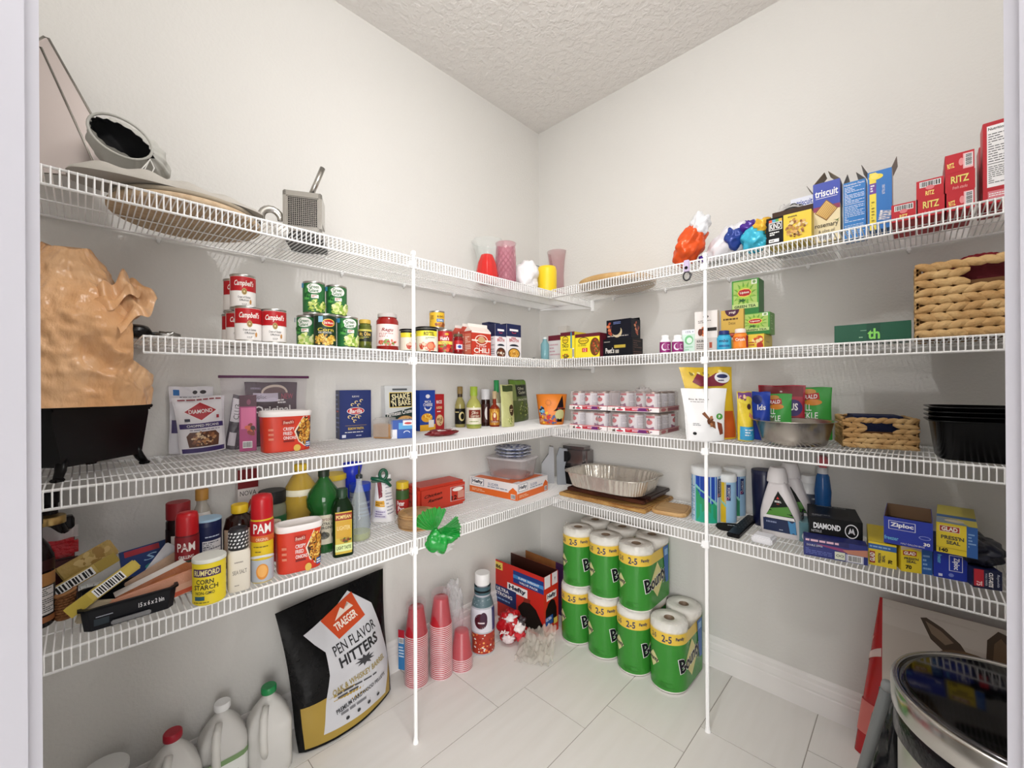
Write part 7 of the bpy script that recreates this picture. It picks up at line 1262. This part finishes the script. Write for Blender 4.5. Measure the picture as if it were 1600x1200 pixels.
# stacks of red party cups in clear sleeves
RC = mat('#b3202c', .28); CRIM = mat('#ead0d2', .3)
cb = B('cup_body'); cb.lathe([(.047, .002), (.0485, 0), (.0485, .004), (.046, .006), (.0315, .112), (.030, .114), (.001, .114)], RC, 32, cap0=False, cap1=False); cbm = cb.mesh()
crm = B('cup_rim'); crm.tube([(.0478 * math.cos(t), .0478 * math.sin(t), .0022) for t in [i * 2 * math.pi / 32 for i in range(32)]], .0022, CRIM, n=6, closed=True); crmm = crm.mesh()
first = None
def stack(nm, P, n, step, tilt=0):
    global first
    for i in range(n):
        o = bpy.data.objects.new('party_cup', None); C.objects.link(o); o.empty_display_size = .01; o.location = (P.x + tilt * i * step, P.y, P.z + i * step)
        for nme, me in (('cup_body', cbm), ('cup_rim', crmm)):
            q = bpy.data.objects.new(nme, me); C.objects.link(q); q.parent = o
        o['category'] = 'cup'; o['group'] = 'upside-down cups in the ' + nm
        o['label'] = ('red plastic cup on top of the ' if i == n - 1 else 'upside-down red plastic cup nested within the ') + nm
Pc1 = cylz(634, 668, 1076, 0)[0]; Pc2 = cylz(672, 707, 1064, 0)[0]; Pc3 = cylz(705, 738, 1052, 0)[0]
stack('cup stack behind the left support pole', Pc1, 26, .0083); stack('tallest middle cup stack', Pc2, 28, .0083); stack('short right-hand cup stack', Pc3, 7, .0083)
# the fourth cup bag: extra large bottoms standing over the short stack
SLV = mat('#e8b8c0', .1, alpha=.15, bump=.9, bscale=18)
for nm, P, hh in (('behind the left pole', Pc1, .345), ('around the tallest middle stack', Pc2, .365), ('around the short right-hand stack', Pc3, .24)):
    T = Thing('cup_sleeve', 'crinkled clear plastic sleeve ' + nm, 'plastic sleeve', P, 0, 'clear cup sleeves'); b = T.part('sleeve_film')
    def sf(u, v, P=P):
        t = 2 * math.pi * u; q = Vector((math.cos(t) * 1.4, math.sin(t) * 1.4, v * 6)); return ((.0505 - .012 * v * v + .007 * NZ.noise(q) * (v > .05)) * math.cos(t), (.0505 - .012 * v * v + .007 * NZ.noise(q)) * math.sin(t), .0008 + v * hh)
    b.surf(sf, 40, 40, SLV, wrapu=True); T.done()
P = Pc1 + (Pc1 - CAM).normalized() * .03; P.z = 0
T = Thing('cup_label_card', 'blue and white printed wrapper at the left side of the cup stacks', 'label', (Pc1.x - .030, Pc1.y - .052, 0.06), face(Pc1, -30)); b = T.part('card'); b.box(-.018, .012, 0, .001, 0, .17, '#3a7ab4'); p = flat(b, -.018, .012, 0, 0, .17); p.rect(0, .8, 1, 1, '#b02030'); p.bar(.1, .66, .9, .8); p.lines(.1, .3, .9, .6, 4, '#d8e4f0'); T.done()
T = Thing('plastic_bag', 'crumpled clear plastic bag bunched up between the cups and the soda bottle', 'bag', ((Pc2.x + Pc3.x) / 2 - .055, (Pc2.y + Pc3.y) / 2 + .05, .0), 0); b = T.part('bag_film'); blobsurf(b, (0, 0, .17), .036, .055, .17, mat('#e4e2e6', .08, alpha=.3, bump=1, bscale=26), .2, 2.6, 4, 60, 40, flat_z=.0005, facet=.5); T.done()
# soda bottle
P, r, h = bz(736, 773, 1026, 894, 0)
BB('soda_bottle', 'soft drink bottle with white cap and maroon logo standing on the floor', 'bottle', P, [(r * .88, 0), (r, .008), (r * .98, h * .18), (r, h * .36), (r * .96, h * .55), (r * .8, h * .66), (r * .52, h * .78), (r * .46, h * .86)], mat('#cfd0da', .08, alpha=.8), (r * .62, h * .86, h, '#eceaea'), [(h * .60, h * .72, 200, '#5a7078', lambda p: p.lines(.1, .2, .9, .8, 3, '#c8d4d8')), (h * .30, h * .58, 230, '#d6d4de', lambda p: (p.ell(.46, .5, .14, .34, '#4a1020'), p.ell(.52, .6, .08, .3, '#3a1430'), p.rect(.40, .40, .54, .46, '#e0d0d4'), p.rect(.72, 0, 1, 1, '#283a70'))), (h * .03, h * .28, 230, '#a83424', lambda p: (p.blobs(.5, .5, .5, .5, 60, ['#e07840', '#f0a860', '#8c2018', '#e8e0d8'], .006), p.rect(.0, .1, .25, .7, '#9aa0a8'))), ])
T = Thing('cup_lid_ring'.replace('cup_lid_ring', 'neck_label'), 'black and teal paper sleeve pushed over the bottle neck', 'label', (P.x, P.y, h * .745), face(P)); b = T.part('sleeve'); b.lathe([(r * .70, 0), (r * .70, h * .10)], '#43606a', 28, cap0=False, cap1=False); b.lathe([(r * .705, h * .03), (r * .705, h * .055)], '#17191c', 28, cap0=False, cap1=False); T.done()
# crumpled chip bag with clear wrapper
P = onz(805, 1012, 0); P = P + Vector((P.x - CAM.x, P.y - CAM.y, 0)).normalized() * .05
def redbits(T):
    b = T.parts[0]
    for i, (dx, dy, dz, rx, rz, c) in enumerate(((.035, -.03, .085, .035, .03, '#e6dcdc'), (.048, -.035, .045, .030, .024, '#c8303a'), (-.01, -.045, .04, .03, .02, '#e0d2d4'), (.0, -.02, .125, .035, .018, '#ded6d8'), (.055, -.02, .11, .02, .02, '#3a3034'))):
        blobsurf(b, (dx, dy, dz), rx, .022, rz, mat(c, .25, bump=.6, bscale=30), .25, 2.0, i + 3, 26, 18, flat_z=.001, facet=.2)
    for i, s in enumerate('PLUS'): pass
    pn = Panel(b, lambda u, v, o: (-.055 + .05 * u, -.055 - o, .055 + .035 * v), .05, .035, base=.001); pn.text('plus', .5, .5, .8, WHITE, w=.9, shear=.4, rot=-8, bold=.02)
crumpled('snack_bag', 'crumpled shiny red and white snack bag on the floor before the garbage bag box', 'bag', P + Vector((-.02, -.01, 0)), (.125, .10, .15), face(P), mat('#b0141f', .22, bump=.6, bscale=22), seed=15, facet=.25, amp=.18, extra=redbits)
P2 = onz(832, 1030, 0); T = Thing('plastic_wrapper', 'empty clear plastic wrapper lying in front of the red snack bag', 'wrapper', (P2.x - .015, P2.y + .03, 0), math.radians(30)); b = T.part('wrapper_film'); WF = mat('#d8d2c6', .08, alpha=.42, bump=1, bscale=30)
b.surf(lambda u, v: ((u - .5) * .16, (v - .5) * .15, .003 + (.055 * v + .03 * abs(math.sin(u * 7)) * v) * (.4 + .6 * u) + .022 * abs(NZ.noise(Vector((u * 5, v * 5, 3)))) * 2), 30, 26, WF)
b.surf(lambda u, v: ((u - .5) * .15 + .02, (v - .5) * .13 + .02, .010 + (.09 * v) * (.5 + .5 * u) + .03 * abs(NZ.noise(Vector((u * 6, v * 4, 9)))) * 2), 26, 22, WF); T.done()
# garbage bag box and cardboard box
near = onz(850, 999, 0); hb = topz(near, 903); fl_l = onz(771, 872, hb); fl_l.z = 0; rr_ = onz(877, 985, 0); v_ = near - fl_l; W = v_.length; rot = math.atan2(v_.y, v_.x); D = max((rr_ - near).length, .12)
def hef(p):
    p.rect(0, 0, 1, 1, '#c4281e'); p.rect(.02, .84, .20, .97, '#e2c65a'); p.text('86', .11, .89, .07, '#222222', w=.11, bold=.04); p.rect(.42, .72, 1, .93, '#1e3a80'); p.rect(.42, .80, 1, .86, '#3f86c4'); p.text('SUPER WEIGHT', .72, .83, .035, WHITE, w=.4, bold=.02); p.text('VALUE PACK', .72, .76, .035, WHITE, w=.36, bold=.02)
    p.rect(.30, .54, .70, .68, '#f0eeee'); p.text('Hefty', .5, .61, .10, '#1c2038', w=.34, bold=.05); p.rect(.0, .26, .48, .56, '#1b2c66'); p.text('ULTRA', .2, .50, .06, WHITE, w=.26, bold=.03); p.text('STRONG', .22, .42, .06, WHITE, w=.36, bold=.03); p.lines(.05, .30, .42, .36, 1, '#8ab0dc')
    p.poly([(.50, .08), (.52, .34), (.62, .46), (.72, .50), (.86, .42), (.98, .22), (1, .04)], '#1c1512'); p.poly([(.62, .46), (.64, .54), (.76, .54), (.74, .48)], '#8a2a1c')
def hefr(p):
    p.rect(0, 0, 1, 1, '#c9301e'); p.rect(.05, .80, .44, 1, '#e4e0e4'); p.rect(.56, .80, .94, 1, '#e4e0e4'); p.poly([(.75, .85), (.8, .92), (.72, .92)], '#7a7a80'); p.rect(.18, .58, .86, .70, '#f0eeee'); p.text('Hefty', .52, .64, .09, '#1c2038', w=.58, bold=.05); p.poly([(.1, .2), (.12, .44), (.3, .54), (.5, .58), (.72, .54), (.86, .4), (.88, .16)], '#1c1512'); p.rect(.1, .18, .6, .32, '#2a5aa8'); p.text('ULTRA', .32, .28, .05, WHITE, w=.36, bold=.03); p.rect(.66, .14, .92, .24, '#e2c65a'); p.rect(.2, .02, .7, .09, '#d85a40')
carton('garbage_bag_box', 'large red garbage bag box with open top standing on the floor', 'box', ((fl_l + near) / 2, W, rot, fl_l, near), hb, D, '#c4281e', hef, right=hefr, openbox=.72, inner='#3a1a12')  # shade inside the open box is put into the dark inner colour
hc = .285; a_ = onz(812, 856, hc); e_ = onz(884, 884, hc); v_ = e_ - a_; rotc = math.atan2(v_.y, v_.x); pc = (a_ + e_) / 2; pc.z = 0
carton('cardboard_box', 'open brown cardboard box with dark interior in the corner behind the red box', 'box', (pc, v_.length, rotc, a_, e_), hc, .15, mat('#a86f3c', .8, noise2='#9c6434', nscale=12), lambda p: p.rect(.8, 0, 1, 1, '#4a2a5a'), right=lambda p: p.rect(0, 0, 1, .9, '#4a2a5c'), openbox=.3, inner='#5c3c22')  # inner walls coloured darker than the board, standing in for shade

# paper towel packs: two wrapped rolls, one behind the other
PT = mat('#ece9e2', .8, bump=.3, bscale=80)
def towel(lab, P, base, R=.0775, gap=.155, h=.279, back_roll=True, group='paper towel packs'):
    T = Thing('paper_towel_pack', lab, 'paper towels', (P.x, P.y, base), 0, group)
    for k in range(2):
        q = T.part('paper_roll', ); q.lathe([(R * .93, .004), (R * .97, .012), (R * .97, h - .010), (R * .92, h - .002), (R * .30, h), (R * .27, h - .004), (R * .27, h - .05), (.001, h - .05)], PT, 36, c=(0, gap * k), cap1=False)
        q.sub('cardboard_core').lathe([(R * .27, h - .06), (R * .275, h - .001), (R * .24, h - .001), (R * .235, h - .06)], '#8a7560', 24, c=(0, gap * k), cap0=False, cap1=False)
    w = T.part('printed_wrapper'); Ls = gap; per = math.pi * R + Ls            # front half circle plus the right flank
    def fn(u, v, o, R=R):
        s = u * per; z = .012 + (h - .040) * v; r_ = R * .985 + o
        if s < math.pi * R: t = math.pi + s / R; return (r_ * math.cos(t), r_ * math.sin(t), z)
        return (r_, s - math.pi * R, z)
    for (v0, v1, c) in ((0, .80, '#36882f'), (.80, 1.0, '#e3c04a')):
        w.surf(lambda a_, e_: fn(a_, v0 + (v1 - v0) * e_, 0), 60, 2, mat(c, .25, bump=.15, bscale=40) if c == '#36882f' else mat(c, .3))
    w.surf(lambda a_, e_: (-fn(0, 0, 0)[0] * -1 * 1 if False else -R * .985, a_ * gap, .012 + (h - .04) * e_), 8, 2, '#36882f'); w.surf(lambda a_, e_: (R * .985 * math.cos(math.pi * a_), gap + R * .985 * math.sin(math.pi * a_), .012 + (h - .04) * e_), 24, 2, '#36882f')
    p = Panel(w, fn, per, h - .040, curved=True, base=.0006, step=.00025)
    fr = math.pi * R / per
    for u, s in ((.215, '2-5'), (.36, '2-5')): p.text(s, u, .89, .085 if u < .3 else .12, '#1c2a5c', w=.06 if u < .3 else .10, bold=.02)
    p.text('Family', .50, .90, .07, '#1c2a5c', w=.10, bold=.03)
    p.poly([(.12, .46), (.20, .60), (.28, .46), (.20, .32)], '#d8d49a'); p.text('Bounty', .20, .46, .10, '#1c2230', w=.15, bold=.04, shear=.1)
    p.poly([(.56, .45), (.72, .80), (.88, .45), (.72, .15)], '#dcd490'); p.text('Bounty', .71, .46, .34, '#f2f2ee', w=.455, bold=.06, rot=10); p.text('Bounty', .71, .46, .32, '#15171c', w=.44, bold=.035, rot=10)
    p.poly([(.93, .3), (1.0, .3), (1.0, 1.0), (.86, 1.0)], '#2a66b0'); p.rect(.90, .82, .98, .94, '#8ab8e0'); p.lines(.28, .04, .44, .14, 4, '#2f7a24'); p.blobs(.5, .25, .5, .25, 10, ['#47a436', '#38902a'], .018) if False else None
    f = T.part('clear_wrap'); f.surf(lambda u, v: ((R + .0012) * math.cos(math.pi + math.pi * u) * (1 - .10 * v * v), (R + .0012) * math.sin(math.pi + math.pi * u) * (1 - .1 * v * v), h - .03 + .036 * v + .002 * math.sin(u * 40) * v), 40, 4, mat('#f0f0ea', .1, alpha=.35, bump=.7, bscale=30))
    T.done()
tw = [cylz(*a, 0) for a in ((1016, 1080, 1085), (965, 1019, 1057), (922, 970, 1031), (884, 930, 1008))]
Rt = .0775; xs = [.918, .760, .603, .4445]; yf_ = -.245
names = ['nearest the right pole in the bottom row', 'second from the right in the bottom row', 'third from the right in the bottom row', 'leftmost in the bottom row']
for i in range(4): towel('green and yellow wrapped paper towel pack ' + names[i], Vector((xs[i], yf_ + (.0 if i else .006), 0)), 0)
for i, nm in ((1, 'at the right end of the upper row'), (2, 'in the middle of the upper row'), (3, 'at the left end of the upper row')):
    towel('green and yellow wrapped paper towel pack ' + nm, Vector((xs[i] + .012, yf_ - .002, 0)), .2815)

# steel bin with domed lid, grey pole and dog food bag
P = Vector((1.838, -.690, 0)); R = .196; Hc = .62
T = Thing('trash_can', 'large brushed steel round trash can with a shiny flat lid by the right wall', 'trash can', P, face(P)); SB = mat('#c2bfba', .3, 1, bump=.03, bscale=200, stretch=(1, 1, .05))
T.part('can_body').lathe([(R * .97, 0), (R * .98, .02), (R * .98, Hc - .06), (R * .975, Hc - .055)], SB, 72)
T.part('plastic_liner').lathe([(R * 1.0, Hc - .115), (R * 1.02, Hc - .11), (R * 1.01, Hc - .05), (R * .99, Hc - .045)], mat('#17171a', .2, bump=.6, bscale=25), 72)
T.part('rim_band').lathe([(R * 1.03, Hc - .055), (R * 1.04, Hc - .05), (R * 1.04, Hc - .004), (R * 1.02, Hc + .002), (R * .985, Hc + .002), (R * .98, Hc - .003)], mat('#b8b5b0', .18, 1), 72)
T.part('lid').lathe([(R * .975, Hc - .006), (R * .97, Hc + .001), (R * .9, Hc + .003), (.001, Hc + .004)], mat('#4c4a4c', .08, 1), 72, cap0=False); T.done()
zt_ = .53; A1 = onz(1388, 1070, zt_); A2 = onz(1349, 1200, .22); dr = (A2 - A1).normalized(); A3 = A1 + dr * (A1.z / -dr.z - .012) if dr.z < 0 else A2
T = Thing('grey_pole'.replace('grey_', 'mop_'), 'plain grey tubular handle leaning beside the steel trash can', 'handle', (0, 0, 0), 0); T.part('tube').tube([A1, A3], .0125, mat('#7d8080', .4), n=14); T.part('end_cap').tube([A1 - dr * .002, A1 - dr * -.012], .0132, '#8d9090', n=14); T.done()
def dogf(p):
    p.rect(0, 0, 1, 1, '#cfc4ba'); p.rect(0, .86, 1, 1, '#d6ccc3')
    p.poly([(.20, .95), (.23, .958), (.31, .925), (.39, .87), (.44, .80), (.36, .77), (.25, .85)], '#4c3a2a'); p.poly([(.225, .94), (.30, .908), (.36, .865), (.32, .84), (.255, .88)], '#8a7460')
    p.poly([(.50, .80), (.51, .93), (.56, .985), (.62, .97), (.68, .88), (.72, .74), (.52, .7)], '#4a3624'); p.poly([(.53, .82), (.54, .92), (.57, .955), (.62, .90), (.64, .80)], '#6f563e'); p.ell(.44, .72, .20, .12, '#6b5238'); p.ell(.62, .50, .26, .16, '#6b5238'); p.blobs(.62, .5, .22, .12, 30, ['#4a3624', '#8a6e50', '#3a2a1c'], .014)
    p.poly([(.22, .0), (.26, .18), (.34, .28), (.55, .3), (.8, .3), (.8, 0)], '#5c4630'); p.poly([(.22, 0), (.25, .16), (.30, .16), (.31, 0)], '#3c2c1e'); p.rect(.4, .0, .8, .08, '#d8d0c8'); p.blobs(.5, .2, .24, .1, 24, ['#6b5238', '#3a2a1c', '#7c6244'], .014)
q0 = W3('R', .16, 1380, 955); yb = -.16; W = .46; hh = .54
T = Thing('dog_food_bag', 'tall red and beige dog food bag with a dog picture behind the trash can', 'bag', (q0.x + W / 2 - .005, yb + .055, 0), 0, None, RX(-3)); b = T.part('bag_front'); 
def dfn(u, v, sg, o=0): 
    x = (u - .5) * W; e = max(0, 1 - (2 * u - 1) ** 2) ** .5; t = .055 * (min(1, (1 - v) * 2.2) ** .7) + .001; return (x, sg * (t * (.75 + .25 * e) + .004 * NZ.noise(Vector((u * 5, v * 5, sg))) + o), v * hh + .001)
b.surf(lambda u, v: dfn(u, v, -1), 24, 24, mat('#cfc4ba', .35, bump=.3, bscale=12)); b.surf(lambda u, v: dfn(u, v, 1), 12, 12, '#8a1a20')
dogf(Panel(b, lambda u, v, o: dfn(u, v, -1, o), W, hh, curved=2, base=.001, step=.0003))
g = T.part('red_gusset'); RG = mat('#b5161e', .25, bump=.4, bscale=12); g.surf(lambda u, v: (-W / 2 - .075 * math.sin(math.pi * u) ** .8 * (1 - v * .9), dfn(0, v, -1)[1] * (1 - u) + dfn(0, v, 1)[1] * u, v * hh + .001), 10, 20, RG); T.part('side_gusset').surf(lambda u, v: (W / 2 + .01 * math.sin(math.pi * u), dfn(0, v, -1)[1] * (1 - u) + dfn(0, v, 1)[1] * u, v * hh + .001), 6, 10, RG)
pg = Panel(g, lambda u, v, o: (-W / 2 - .075 * math.sin(math.pi * u) ** .8 * (1 - v * .9) - o, dfn(0, v, -1)[1] * (u) + dfn(0, v, 1)[1] * (1 - u), v * hh + .001), .10, hh, curved=2, base=.0015, step=.0004); pg.poly([(0, .52), (1, .66), (1, .71), (0, .56)], '#e4c8c4'); pg.rect(0, .14, 1, .34, '#d8726c'); pg.text('Sunny', .5, .74, .04, '#e8b0ac', w=.5, rot=10, shear=.3); T.done()
P = onz(1378, 1175, .12); T = Thing('shoe_bag'.replace('shoe_bag', 'folded_sack'), 'dark glossy folded bag wedged between the dog food and the trash can', 'bag', (P.x + .03, -.40, 0), 0); blobsurf(T.part('bag_film'), (0, 0, .20), .05, .10, .2, mat('#232427', .2, bump=.5, bscale=14), .12, 2.2, 6, 36, 24, flat_z=.0005, facet=.3); T.done()
